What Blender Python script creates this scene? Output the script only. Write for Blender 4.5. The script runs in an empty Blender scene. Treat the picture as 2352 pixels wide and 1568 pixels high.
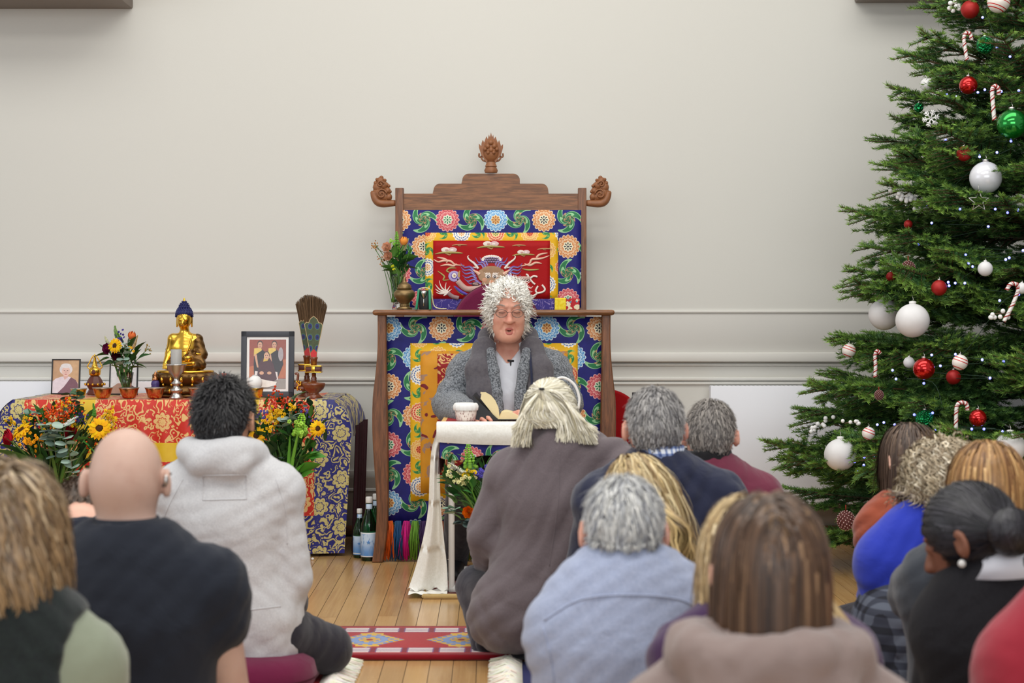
import bpy, bmesh, math, random
import numpy as np
from mathutils import Vector, Matrix
random.seed(7); RNG = np.random.default_rng(7)
PI = math.pi
scene = bpy.context.scene
COLL = scene.collection
# ---------------------------------------------------------------- camera, world, lights, exposure
FPX = 4300.0; CAMZ = 1.14; TH = math.atan(69.0 / FPX)
cam = bpy.data.cameras.new('camera'); camo = bpy.data.objects.new('camera', cam); COLL.objects.link(camo)
cam.sensor_width = 36.0; cam.lens = FPX * 36.0 / 2352.0
camo.location = (0, 0, CAMZ); camo.rotation_euler = (PI / 2 - TH, 0, 0)
cam.clip_start = 0.1; cam.clip_end = 60
cam.dof.use_dof = True; cam.dof.focus_distance = 8.7; cam.dof.aperture_fstop = 4.5
scene.camera = camo
scene.view_settings.view_transform = 'Standard'; scene.view_settings.look = 'None'
scene.view_settings.exposure = 0.0; scene.view_settings.gamma = 1.0
scene.view_settings.use_curve_mapping = False
wd = bpy.data.worlds.new('room_bounce'); scene.world = wd; wd.use_nodes = True
wd.node_tree.nodes['Background'].inputs['Color'].default_value = (1.0, 0.99, 0.985, 1)
wd.node_tree.nodes['Background'].inputs['Strength'].default_value = 0.46
def area(name, loc, rot, size, power, col):
    l = bpy.data.lights.new(name, 'AREA'); l.shape = 'RECTANGLE'; l.size, l.size_y = size
    l.energy = power; l.color = col
    o = bpy.data.objects.new(name, l); COLL.objects.link(o); o.location = loc; o.rotation_euler = rot
    return o
area('ceiling_light', (-1.2, 6.9, 4.6), (math.radians(12), 0, 0), (3.4, 1.6), 58, (1.0, 0.985, 0.93))
area('ceiling_light', (1.4, 6.9, 4.6), (math.radians(12), 0, 0), (3.4, 1.6), 58, (1.0, 0.985, 0.93))
area('ceiling_light', (0.0, 3.4, 4.6), (0, 0, 0), (5.0, 1.6), 150, (1.0, 0.985, 0.94))
area('window_light', (-7.0, 4.0, 2.6), (0, math.radians(-80), 0), (2.4, 5.0), 90, (0.9, 0.95, 1.0))
area('window_light', (0.5, -3.5, 2.9), (math.radians(80), 0, 0), (7.0, 2.6), 270, (0.93, 0.97, 1.0))

# ---------------------------------------------------------------- pixel -> place
_c, _s = math.cos(TH), math.sin(TH)
def W(px, py, Y):
    dx = (px - 1176.0) / FPX; dz = -(py - 784.0) / FPX
    wy = _c + dz * _s; wz = -_s + dz * _c
    return Vector((dx / wy * Y, Y, CAMZ + wz / wy * Y))
def mpp(Y): return Y / FPX
# ---------------------------------------------------------------- scene graph
def link(o): COLL.objects.link(o); return o
def base_of(o):
    v = Vector((0, 0, 0))
    while o is not None: v += o.location; o = o.parent
    return v
def thing(name, label, cat, loc, rz=0.0, group=None):
    o = link(bpy.data.objects.new(name, None)); o.location = loc; o.rotation_euler = (0, 0, rz)
    o.empty_display_size = 0.05
    return tag(o, label, cat, group)
def tag(o, label=None, cat=None, group=None, kind=None):
    if label: o['label'] = label
    if cat: o['category'] = cat
    if group: o['group'] = group
    if kind: o['kind'] = kind
    return o
def dup(root, loc, rz=0.0, label=None, scale=1.0):
    r = link(root.copy()); r.location = loc; r.rotation_euler = (0, 0, rz); r.scale = (scale,) * 3
    if label: r['label'] = label
    for ch in list(root.children):
        c = link(ch.copy()); c.parent = r
        for g in list(ch.children):
            d = link(g.copy()); d.parent = c
    return r
class MB:
    def __init__(s): s.v = []; s.f = []; s.mi = []; s.n = 0; s.col = []; s.hascol = False
    def add(s, vf, mat=0, col=None):
        v, f = vf
        s.v.extend([tuple(q) for q in v]); s.f.extend([tuple(i + s.n for i in q) for q in f]); s.mi.extend([mat] * len(f))
        if col is not None: s.hascol = True
        s.col.extend([col if col is not None else (1, 1, 1)] * len(v)); s.n += len(v)
        return s
    def build(s, name, mat, parent=None, smooth=True, world=False, angle=None, recalc=True, loc=None):
        me = bpy.data.meshes.new(name)
        off = base_of(parent) if world else Vector((0, 0, 0))
        if loc is not None: off = off + Vector(loc)
        V = [(a[0] - off[0], a[1] - off[1], a[2] - off[2]) for a in s.v] if (world or loc is not None) else s.v
        me.from_pydata(V, [], s.f)
        mats = mat if isinstance(mat, (list, tuple)) else [mat]
        for m in mats: me.materials.append(m)
        if len(mats) > 1: me.polygons.foreach_set('material_index', s.mi)
        if s.hascol:
            a = me.color_attributes.new('Col', 'FLOAT_COLOR', 'POINT')
            a.data.foreach_set('color', np.concatenate([np.array(s.col, dtype=np.float32), np.ones((len(s.col), 1), np.float32)], 1).ravel())
        if recalc:
            bm = bmesh.new(); bm.from_mesh(me); bmesh.ops.recalc_face_normals(bm, faces=bm.faces); bm.to_mesh(me); bm.free()
        if smooth:
            me.polygons.foreach_set('use_smooth', [True] * len(me.polygons))
            if angle: me.set_sharp_from_angle(angle=math.radians(angle))
        me.update()
        o = link(bpy.data.objects.new(name, me))
        if parent is not None: o.parent = parent
        if loc is not None: o.location = loc
        return o
def np_obj(name, V, F, mat, parent=None, world=False, smooth=True, col=None):
    """fast path: V (n,3) array, F (m,k) array"""
    V = np.asarray(V, np.float64)
    if world: V = V - np.array(base_of(parent))
    me = bpy.data.meshes.new(name)
    k = F.shape[1]
    me.vertices.add(len(V)); me.vertices.foreach_set('co', V.astype(np.float32).ravel())
    me.loops.add(F.size); me.loops.foreach_set('vertex_index', F.astype(np.int32).ravel())
    me.polygons.add(len(F)); me.polygons.foreach_set('loop_start', np.arange(0, F.size, k, dtype=np.int32))
    if smooth: me.polygons.foreach_set('use_smooth', np.ones(len(F), bool))
    me.update(calc_edges=True)
    if col is not None:
        a = me.color_attributes.new('Col', 'FLOAT_COLOR', 'POINT')
        a.data.foreach_set('color', np.concatenate([col, np.ones((len(col), 1))], 1).astype(np.float32).ravel())
    me.materials.append(mat)
    o = link(bpy.data.objects.new(name, me))
    if parent is not None: o.parent = parent
    return o
# ---------------------------------------------------------------- primitives -> (verts, faces)
def box(c, s, bev=0.0, rz=0.0, R=None):
    if bev > 0:
        bm = bmesh.new(); bmesh.ops.create_cube(bm, size=1.0)
        for v in bm.verts: v.co = Vector((v.co.x * s[0], v.co.y * s[1], v.co.z * s[2]))
        bmesh.ops.bevel(bm, geom=bm.edges[:], offset=bev, segments=2, affect='EDGES', profile=0.5)
        bm.verts.index_update()
        v = [q.co.copy() for q in bm.verts]; f = [[q.index for q in p.verts] for p in bm.faces]; bm.free()
    else:
        v = [Vector((x * s[0] / 2, y * s[1] / 2, z * s[2] / 2)) for x in (-1, 1) for y in (-1, 1) for z in (-1, 1)]
        f = [(0, 1, 3, 2), (4, 6, 7, 5), (0, 4, 5, 1), (2, 3, 7, 6), (0, 2, 6, 4), (1, 5, 7, 3)]
    M = R if R is not None else Matrix.Rotation(rz, 3, 'Z')
    c = Vector(c)
    return [M @ q + c for q in v], f
def frames(pts, up=None):
    n = len(pts); T = []
    for i in range(n):
        a = pts[max(i - 1, 0)]; b = pts[min(i + 1, n - 1)]
        t = (b - a); T.append(t.normalized() if t.length > 1e-9 else Vector((0, 0, 1)))
    u = Vector(up) if up else (Vector((0, 0, 1)) if abs(T[0].z) < 0.9 else Vector((1, 0, 0)))
    N = []
    for t in T:
        u = (u - t * u.dot(t))
        if u.length < 1e-6: u = t.orthogonal()
        u.normalize(); N.append(u.copy())
    return T, N
def tube(pts, r, n=8, caps=True, flat=1.0, up=None, closed=False):
    pts = [Vector(p) for p in pts]; rr = r if isinstance(r, (list, tuple)) else [r] * len(pts)
    T, N = frames(pts, up); v = []; f = []
    for i, p in enumerate(pts):
        b = T[i].cross(N[i])
        for k in range(n):
            a = 2 * PI * k / n
            v.append(p + N[i] * (math.cos(a) * rr[i] * flat) + b * (math.sin(a) * rr[i]))
    m = len(pts)
    for i in range(m - 1 if not closed else m):
        j = (i + 1) % m
        for k in range(n):
            f.append((i * n + k, i * n + (k + 1) % n, j * n + (k + 1) % n, j * n + k))
    if caps and not closed:
        f.append(tuple(range(n - 1, -1, -1))); f.append(tuple((m - 1) * n + k for k in range(n)))
    return v, f
def lathe(prof, n=24, c=(0, 0, 0), wob=None):
    v = []; f = []; m = len(prof)
    for (r, z) in prof:
        for k in range(n):
            a = 2 * PI * k / n; q = r * (wob(a, z) if wob else 1.0)
            v.append((c[0] + q * math.cos(a), c[1] + q * math.sin(a), c[2] + z))
    for i in range(m - 1):
        for k in range(n):
            f.append((i * n + k, i * n + (k + 1) % n, (i + 1) * n + (k + 1) % n, (i + 1) * n + k))
    if prof[0][0] > 1e-6: f.append(tuple(range(n - 1, -1, -1)))
    if prof[-1][0] > 1e-6: f.append(tuple((m - 1) * n + k for k in range(n)))
    return v, f
def ell(c, r, nu=12, nv=8, R=None):
    if not isinstance(r, (tuple, list)): r = (r, r, r)
    v = []; f = []; c = Vector(c)
    for i in range(nv + 1):
        th = PI * i / nv
        for k in range(nu):
            a = 2 * PI * k / nu
            q = Vector((r[0] * math.sin(th) * math.cos(a), r[1] * math.sin(th) * math.sin(a), r[2] * math.cos(th)))
            v.append((R @ q if R is not None else q) + c)
    for i in range(nv):
        for k in range(nu):
            f.append((i * nu + k, (i + 1) * nu + k, (i + 1) * nu + (k + 1) % nu, i * nu + (k + 1) % nu))
    return v, f
def prism(poly, y0, y1, plane='xz'):
    n = len(poly)
    if plane == 'xz': mk = lambda p, y: (p[0], y, p[1])
    elif plane == 'xy': mk = lambda p, y: (p[0], p[1], y)
    else: mk = lambda p, y: (y, p[0], p[1])
    v = [mk(p, y0) for p in poly] + [mk(p, y1) for p in poly]
    f = [tuple(range(n)), tuple(range(2 * n - 1, n - 1, -1))]
    for i in range(n): f.append((i, (i + 1) % n, n + (i + 1) % n, n + i))
    return v, f
def grid(fn, nu, nv):
    v = [fn(i / (nu - 1), j / (nv - 1)) for i in range(nu) for j in range(nv)]
    f = [(i * nv + j, (i + 1) * nv + j, (i + 1) * nv + j + 1, i * nv + j + 1) for i in range(nu - 1) for j in range(nv - 1)]
    return v, f
def spline(pts, n=24, closed=False):
    """Catmull-Rom through points"""
    P = [Vector(p) for p in pts]; m = len(P); out = []
    segs = m if closed else m - 1
    for i in range(n):
        t = i / (n if closed else n - 1) * segs; k = min(int(t), segs - 1); t -= k
        if closed: a, b, c, d = P[(k - 1) % m], P[k], P[(k + 1) % m], P[(k + 2) % m]
        else: a, b, c, d = P[max(k - 1, 0)], P[k], P[k + 1], P[min(k + 2, m - 1)]
        out.append(0.5 * ((2 * b) + (c - a) * t + (2 * a - 5 * b + 4 * c - d) * t * t + (3 * b - a - 3 * c + d) * t ** 3))
    return out
# ---------------------------------------------------------------- shader expressions
NT = None
def lin(c):
    c = [x / 255.0 for x in c]
    return tuple(x / 12.92 if x <= 0.04045 else ((x + 0.055) / 1.055) ** 2.4 for x in c)
class E:
    def __init__(s, v): s.v = v
    def __add__(a, b): return M('ADD', a, b)
    __radd__ = __add__
    def __sub__(a, b): return M('SUBTRACT', a, b)
    def __rsub__(a, b): return M('SUBTRACT', b, a)
    def __mul__(a, b): return M('MULTIPLY', a, b)
    __rmul__ = __mul__
    def __truediv__(a, b): return M('DIVIDE', a, b)
    def __lt__(a, b): return M('LESS_THAN', a, b)
    def __gt__(a, b): return M('GREATER_THAN', a, b)
def plug(inp, v):
    if isinstance(v, E): v = v.v
    if isinstance(v, bpy.types.NodeSocket): NT.links.new(v, inp)
    elif isinstance(v, (tuple, list)):
        inp.default_value = tuple(v) + (1.0,) if (len(v) == 3 and inp.type == 'RGBA') else tuple(v)
    else: inp.default_value = v
def M(op, a, b=None, c=None):
    n = NT.nodes.new('ShaderNodeMath'); n.operation = op
    plug(n.inputs[0], a)
    if b is not None: plug(n.inputs[1], b)
    if c is not None: plug(n.inputs[2], c)
    return E(n.outputs[0])
def sin(a): return M('SINE', a)
def cos(a): return M('COSINE', a)
def absx(a): return M('ABSOLUTE', a)
def floorx(a): return M('FLOOR', a)
def sqrtx(a): return M('SQRT', a)
def mod(a, b): return M('FLOORED_MODULO', a, b)
def mn(a, b): return M('MINIMUM', a, b)
def mx(a, b): return M('MAXIMUM', a, b)
def smooth(e0, e1, x):
    n = NT.nodes.new('ShaderNodeMapRange'); n.interpolation_type = 'SMOOTHSTEP'
    plug(n.inputs[0], x); n.inputs[1].default_value = e0; n.inputs[2].default_value = e1
    return E(n.outputs[0])
def mix(f, a, b):
    n = NT.nodes.new('ShaderNodeMix'); n.data_type = 'RGBA'
    plug(n.inputs[0], f); plug(n.inputs[6], a); plug(n.inputs[7], b)
    return E(n.outputs[2])
def mulc(a, b, f=1.0):
    n = NT.nodes.new('ShaderNodeMix'); n.data_type = 'RGBA'; n.blend_type = 'MULTIPLY'
    plug(n.inputs[0], f); plug(n.inputs[6], a); plug(n.inputs[7], b)
    return E(n.outputs[2])
def coords(kind='Object'):
    n = NT.nodes.new('ShaderNodeTexCoord'); return E(n.outputs[kind])
def xyz(v=None):
    n = NT.nodes.new('ShaderNodeSeparateXYZ'); plug(n.inputs[0], v if v is not None else coords())
    return E(n.outputs[0]), E(n.outputs[1]), E(n.outputs[2])
def vec(x, y, z):
    n = NT.nodes.new('ShaderNodeCombineXYZ'); plug(n.inputs[0], x); plug(n.inputs[1], y); plug(n.inputs[2], z)
    return E(n.outputs[0])
def noise(v, scale, detail=2.0, rough=0.5, dist=0.0):
    n = NT.nodes.new('ShaderNodeTexNoise'); plug(n.inputs['Vector'], v)
    n.inputs['Scale'].default_value = scale; n.inputs['Detail'].default_value = detail
    n.inputs['Roughness'].default_value = rough; n.inputs['Distortion'].default_value = dist
    return E(n.outputs[0])
def voro(v, scale, feature='F1', out='Distance'):
    n = NT.nodes.new('ShaderNodeTexVoronoi'); n.feature = feature; plug(n.inputs['Vector'], v); n.inputs['Scale'].default_value = scale
    return E(n.outputs[out])
def attr(name='Col'):
    n = NT.nodes.new('ShaderNodeAttribute'); n.attribute_name = name; return E(n.outputs['Color'])
def objrand():
    n = NT.nodes.new('ShaderNodeObjectInfo'); return E(n.outputs['Random'])
def bump(h, strength=0.3, dist=0.002):
    n = NT.nodes.new('ShaderNodeBump'); plug(n.inputs['Height'], h)
    n.inputs['Strength'].default_value = strength; n.inputs['Distance'].default_value = dist
    return E(n.outputs[0])
def mat(name, col=(0.5, 0.5, 0.5), rough=0.6, metal=0.0, **kw):
    global NT
    m = bpy.data.materials.new(name); m.use_nodes = True; NT = m.node_tree
    b = NT.nodes['Principled BSDF']
    plug(b.inputs['Base Color'], col); plug(b.inputs['Roughness'], rough); plug(b.inputs['Metallic'], metal)
    for k, v in kw.items(): plug(b.inputs[k.replace('_', ' ')], v)
    return m, b
def simple(name, rgb, rough=0.6, metal=0.0, var=0.12, vs=30.0, bs=0.0, bscale=200.0, bd=0.001, **kw):
    m, b = mat(name, rough=rough, metal=metal, **kw)
    c = lin(rgb); P = coords()
    n = noise(P, vs, 3.0)
    lo = tuple(x * (1 - var) for x in c); hi = tuple(min(1, x * (1 + var)) for x in c)
    plug(b.inputs['Base Color'], mix(n, lo, hi))
    if bs > 0: plug(b.inputs['Normal'], bump(noise(P, bscale, 2.0), bs, bd))
    return m
def cloth(name, rgb, rough=0.85, weave=900.0, var=0.1, vs=14.0, sheen=0.25, bs=0.35, heather=0.0, rgb2=None, hs=120.0):
    m, b = mat(name, rough=rough)
    c = lin(rgb); P = coords(); n = noise(P, vs, 4.0)
    lo = tuple(x * (1 - var) for x in c); hi = tuple(min(1, x * (1 + var)) for x in c)
    q = mix(n, lo, hi)
    if rgb2 is not None:
        h = noise(P, hs, 5.0, 0.7); q = mix(smooth(0.5 - heather, 0.5 + heather, h), q, lin(rgb2))
    plug(b.inputs['Base Color'], q)
    b.inputs['Sheen Weight'].default_value = sheen; b.inputs['Specular IOR Level'].default_value = 0.2
    hgt = noise(P, weave, 2.0) * 0.3 + noise(P, 11.0, 3.0, 0.5, 0.8) * 3.5
    plug(b.inputs['Normal'], bump(hgt, bs, 0.006))
    return m
# ---------------------------------------------------------------- smooth solids (signed distance -> one closed surface)
V3 = lambda p: np.array([p[0], p[1], p[2]], float)
class SDF:
    def __init__(s): s.ops = []
    def cap(s, a, b, ra, rb=None, k=0.02, flat=None, fac=1.0, sub=False):
        s.ops.append(('cap', V3(a), V3(b), ra, ra if rb is None else rb, k, None if flat is None else V3(flat) / np.linalg.norm(V3(flat)), fac, sub)); return s
    def ell(s, c, r, R=None, k=0.02, sub=False):
        r = np.array(r if isinstance(r, (list, tuple)) else (r, r, r), float)
        s.ops.append(('ell', V3(c), r, None if R is None else np.array(R), k, sub)); return s
    def chain(s, pts, rs, k=0.02, **kw):
        for i in range(len(pts) - 1): s.cap(pts[i], pts[i + 1], rs[i], rs[i + 1], k, **kw)
        return s
    @staticmethod
    def _bb(o):
        if o[0] == 'cap':
            r = max(o[3], o[4]); return np.minimum(o[1], o[2]) - r, np.maximum(o[1], o[2]) + r
        r = o[2].max(); return o[1] - r, o[1] + r
    @staticmethod
    def _d(o, P):
        if o[0] == 'cap':
            _, a, b, ra, rb, k, fl, fac, sub = o
            pa = P - a; ba = b - a
            h = np.clip((pa @ ba) / max(ba @ ba, 1e-12), 0, 1)[..., None]
            q = pa - h * ba
            if fl is not None: q = q + (fac - 1) * (q @ fl)[..., None] * fl
            return np.sqrt((q * q).sum(-1)) - (ra + (rb - ra) * h[..., 0])
        _, c, r, R, k, sub = o
        q = P - c
        if R is not None: q = q @ R
        k0 = np.sqrt(((q / r) ** 2).sum(-1)); k1 = np.sqrt(((q / (r * r)) ** 2).sum(-1))
        return k0 * (k0 - 1) / np.maximum(k1, 1e-9)
    @staticmethod
    def _mix(D, d, k, sub):
        if sub:
            d = -d; h = np.clip(0.5 - 0.5 * (d - D) / k, 0, 1); return d * (1 - h) + D * h + k * h * (1 - h)
        h = np.clip(0.5 + 0.5 * (d - D) / k, 0, 1); return d * (1 - h) + D * h - k * h * (1 - h)
    def eval(s, P):
        D = np.full(P.shape[:-1], 0.6)
        for o in s.ops:
            k, sub = (o[5], o[8]) if o[0] == 'cap' else (o[4], o[5])
            D = s._mix(D, s._d(o, P), k, sub)
        return D
    def mesh(s, vox, disp=None, cut=None):
        los, his = zip(*[s._bb(o) for o in s.ops if not (o[8] if o[0] == 'cap' else o[5])])
        lo = np.min(los, 0) - 3 * vox - 0.01; hi = np.max(his, 0) + 3 * vox + 0.01
        n = np.ceil((hi - lo) / vox).astype(int) + 1
        ax = [lo[i] + vox * np.arange(n[i]) for i in range(3)]
        D = np.full(n, 0.6, np.float32)
        for o in s.ops:
            k, sub = (o[5], o[8]) if o[0] == 'cap' else (o[4], o[5])
            b0, b1 = s._bb(o); mg = k + 3 * vox
            i0 = np.maximum(((b0 - mg - lo) / vox).astype(int), 0); i1 = np.minimum(np.ceil((b1 + mg - lo) / vox).astype(int) + 1, n)
            if (i1 <= i0).any(): continue
            sl = tuple(slice(i0[i], i1[i]) for i in range(3))
            P = np.stack(np.meshgrid(*[ax[i][sl[i]] for i in range(3)], indexing='ij'), -1)
            D[sl] = s._mix(D[sl], s._d(o, P), k, sub)
        if disp is not None or cut is not None:
            idx = np.nonzero(np.abs(D) < 0.06); P = np.stack([ax[i][idx[i]] for i in range(3)], -1)
            d = D[idx]
            if disp is not None: d = d + disp(P)
            if cut is not None: d = np.maximum(d, cut(P))
            D[idx] = d
            if cut is not None:
                idx = np.nonzero(D <= -0.06); P = np.stack([ax[i][idx[i]] for i in range(3)], -1)
                D[idx] = np.maximum(D[idx], cut(P))
        return nets(D, lo, vox)
def nets(D, lo, vox):
    S = D < 0
    cnt = np.zeros(tuple(x - 1 for x in D.shape), np.int8)
    for dx in (0, 1):
        for dy in (0, 1):
            for dz in (0, 1):
                cnt += S[dx:dx + cnt.shape[0], dy:dy + cnt.shape[1], dz:dz + cnt.shape[2]]
    act = (cnt > 0) & (cnt < 8)
    ids = np.full(cnt.shape, -1, np.int64); I = np.argwhere(act); ids[act] = np.arange(len(I))
    cs = [(dx, dy, dz) for dx in (0, 1) for dy in (0, 1) for dz in (0, 1)]
    val = {c: D[I[:, 0] + c[0], I[:, 1] + c[1], I[:, 2] + c[2]].astype(float) for c in cs}
    acc = np.zeros((len(I), 3)); num = np.zeros(len(I))
    for a in cs:
        for ax_ in range(3):
            if a[ax_] == 0:
                b = list(a); b[ax_] = 1; b = tuple(b)
                va, vb = val[a], val[b]; x = (va < 0) != (vb < 0)
                t = np.where(x, va / np.where(x, va - vb, 1), 0)
                p = np.tile(np.array(a, float), (len(I), 1)); p[:, ax_] += t
                acc += p * x[:, None]; num += x
    V = lo + vox * (I + acc / num[:, None])
    F = []
    for ax_ in range(3):
        u, v = (ax_ + 1) % 3, (ax_ + 2) % 3
        sl0 = [slice(None)] * 3; sl1 = [slice(None)] * 3; sl0[ax_] = slice(0, -1); sl1[ax_] = slice(1, None)
        X = S[tuple(sl0)] != S[tuple(sl1)]
        E_ = np.argwhere(X); E_ = E_[(E_[:, u] > 0) & (E_[:, v] > 0) & (E_[:, u] < D.shape[u] - 1) & (E_[:, v] < D.shape[v] - 1)]
        if not len(E_): continue
        inside = S[E_[:, 0], E_[:, 1], E_[:, 2]]
        du = np.zeros(3, int); du[u] = 1; dv = np.zeros(3, int); dv[v] = 1
        q = np.stack([ids[tuple((E_ - a).T)] for a in (0 * du, du, du + dv, dv)], 1)
        q[~inside] = q[~inside][:, ::-1]
        F.append(q[:, ::-1] if False else q)
    F = np.concatenate(F); F = F[(F >= 0).all(1)]
    return V, F
def rotm(yaw=0, pitch=0, roll=0):
    """columns: right, forward, up. yaw>0 turns to the left of +Y, pitch>0 looks up, roll>0 leans right"""
    return np.array(Matrix.Rotation(yaw, 3, 'Z') @ Matrix.Rotation(pitch, 3, 'X') @ Matrix.Rotation(roll, 3, 'Y'))
# ---------------------------------------------------------------- materials
def wood(name, rgb, rough=0.45, axis='x', sc=1.0):
    m, b = mat(name, rough=rough)
    x, y, z = xyz()
    st = {'x': vec(x * 1.2, y * 14, z * 14), 'z': vec(x * 14, y * 14, z * 1.2)}[axis]
    n = noise(st, 7.0 * sc, 5.0, 0.62, 0.6); g = noise(st, 34.0 * sc, 3.0, 0.6)
    c = lin(rgb)
    q = mix(smooth(0.3, 0.72, n), tuple(v * 0.55 for v in c), tuple(v * 1.35 for v in c))
    q = mulc(q, mix(g, (0.75, 0.73, 0.7), (1.12, 1.1, 1.08)))
    plug(b.inputs['Base Color'], q); plug(b.inputs['Normal'], bump(g, 0.15, 0.001))
    return m
def make_wall():
    m, b = mat('wall_paint', rough=0.85); P = coords()
    n = noise(P, 0.8, 2.0)
    plug(b.inputs['Base Color'], mix(n, lin((212, 210, 203)), lin((216, 214, 207))))
    b.inputs['Specular IOR Level'].default_value = 0.2
    plug(b.inputs['Normal'], bump(noise(P, 260.0, 3.0) + noise(P, 9.0, 2.0) * 0.6, 0.12, 0.002)); return m
def make_floor():
    m, b = mat('floor_board_varnish')
    x, y, z = xyz(); r = objrand()
    st = vec(x * 16 + r * 40, y * 1.0 + r * 17, z)
    n = noise(st, 5.0, 5.0, 0.6, 0.5); g = noise(st, 30.0, 3.0, 0.6); w = noise(vec(x + r * 9, y, z), 2.2, 3.0)
    q = mix(smooth(0.25, 0.8, n), lin((180, 136, 84)), lin((208, 168, 112)))
    q = mix(smooth(0.3, 0.75, w), q, lin((214, 176, 122)))
    q = mulc(q, mix(r, (0.84, 0.82, 0.8), (1.06, 1.05, 1.04)))
    q = mulc(q, mix(g, (0.88, 0.86, 0.84), (1.06, 1.06, 1.06)))
    plug(b.inputs['Base Color'], q)
    plug(b.inputs['Roughness'], noise(coords(), 3.0, 3.0) * 0.16 + 0.17)
    b.inputs['Coat Weight'].default_value = 0.25; b.inputs['Coat Roughness'].default_value = 0.18
    plug(b.inputs['Normal'], bump(g * 0.6 + w, 0.10, 0.002)); return m
MAT = {}
MAT['wall'] = make_wall()
MAT['trim'] = simple('trim_paint', (222, 219, 212), 0.5, var=0.03, vs=4)
MAT['trim_dim'] = simple('dado_paint', (208, 205, 199), 0.75, var=0.02, vs=3, bs=0.1)
MAT['skirt_dark'] = simple('skirting_paint', (150, 138, 126), 0.6, var=0.08, vs=5)
MAT['floor'] = make_floor()
MAT['gap'] = simple('floor_gap', (60, 42, 26), 0.9)
MAT['walnut'] = wood('walnut', (136, 90, 56), 0.42)
MAT['walnut_v'] = wood('walnut_upright', (120, 76, 47), 0.42, 'z')
MAT['carved'] = simple('carved_wood', (142, 90, 54), 0.5, var=0.35, vs=60, bs=0.4, bscale=120)
MAT['strip'] = wood('threshold_wood', (112, 66, 38), 0.5)
MAT['rad'] = simple('radiator_enamel', (238, 239, 245), 0.35, var=0.015, vs=2)
MAT['rad_dark'] = simple('radiator_slot', (120, 122, 126), 0.6)
MAT['fixture'] = simple('high_cabinet_paint', (120, 108, 98), 0.6, var=0.06, vs=6)

def lattice(u, v, pu, pv, ou, ov, salt=0):
    a = (u - ou) / pu; b = (v - ov) / pv
    i = floorx(a); j = floorx(b)
    x = (a - i - 0.5) * pu; y = (b - j - 0.5) * pv
    h = mod(i + j * 2.0 + float(salt), 3.0)
    return x, y, h
def polar(x, y):
    return sqrtx(x * x + y * y), M('ARCTAN2', y, x)
def pick3(h, a, b, c): return mix(h > 1.5, mix(h > 0.5, a, b), c)
def flowers(q, u, v, pu, pv, R, pal, offs):
    """lotus heads on a staggered lattice; pal = three (rim, petal, deep, heart, dot) tuples"""
    for k, (ou, ov) in enumerate(offs):
        x, y, h = lattice(u, v, pu, pv, ou, ov, k)
        r, t = polar(x, y)
        edge = absx(cos(t * 8.0)) * 0.14 + 0.86
        rr = r / (edge * R)
        cols = [pick3(h, lin(pal[0][i]), lin(pal[1][i]), lin(pal[2][i])) for i in range(5)]
        q = mix(rr < 1.0, q, cols[0]); q = mix(rr < 0.93, q, cols[1])
        vein = sin(t * 16.0 + sin(r * (5.0 / R)) * 2.2) * 0.5 + sin(r * (26.0 / R)) * 0.8
        q = mix(mn(vein > 0.35, rr < 0.9), q, cols[2])
        q = mix(mn(absx(rr - 0.66) < 0.035, rr < 0.9), q, cols[0])
        hr = r / ((absx(cos(t * 4.0)) * 0.2 + 0.8) * (R * 0.46))
        q = mix(hr < 1.0, q, cols[0]); q = mix(hr < 0.86, q, cols[3])
        pet = absx(cos(t * 4.0)) > 0.72
        q = mix(mn(mn(hr < 0.72, hr > 0.3), pet), q, cols[4])
        q = mix(hr < 0.2, q, cols[4])
    return q
def leaves(q, u, v, pu, pv, R, green, light, offs):
    for k, (ou, ov) in enumerate(offs):
        x, y, h = lattice(u, v, pu, pv, ou, ov, k)
        r, t = polar(x, y)
        sp = cos(t * 3.0 + r * (7.0 / R) + h * 1.7) * 0.36 + 0.62
        rr = r / (sp * R)
        q = mix(rr < 1.0, q, lin(light)); q = mix(rr < 0.86, q, lin(green))
        q = mix(mn(absx(rr - 0.5) < 0.07, rr < 0.9), q, lin(light))
    return q
PAL_BLUE = [((236, 176, 170), (196, 74, 88), (226, 128, 128), (222, 232, 205), (44, 128, 84)),
            ((214, 232, 240), (92, 152, 206), (168, 208, 234), (228, 186, 120), (176, 100, 52)),
            ((240, 214, 180), (208, 132, 76), (234, 184, 136), (236, 228, 196), (42, 44, 62))]
PAL_YEL = [((250, 240, 225), (236, 232, 220), (48, 96, 170), (246, 226, 200), (224, 150, 60)),
           ((246, 214, 170), (232, 150, 110), (206, 56, 48), (240, 200, 120), (60, 130, 80)),
           ((248, 220, 150), (232, 166, 80), (238, 190, 120), (226, 112, 60), (170, 60, 50))]
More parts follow.
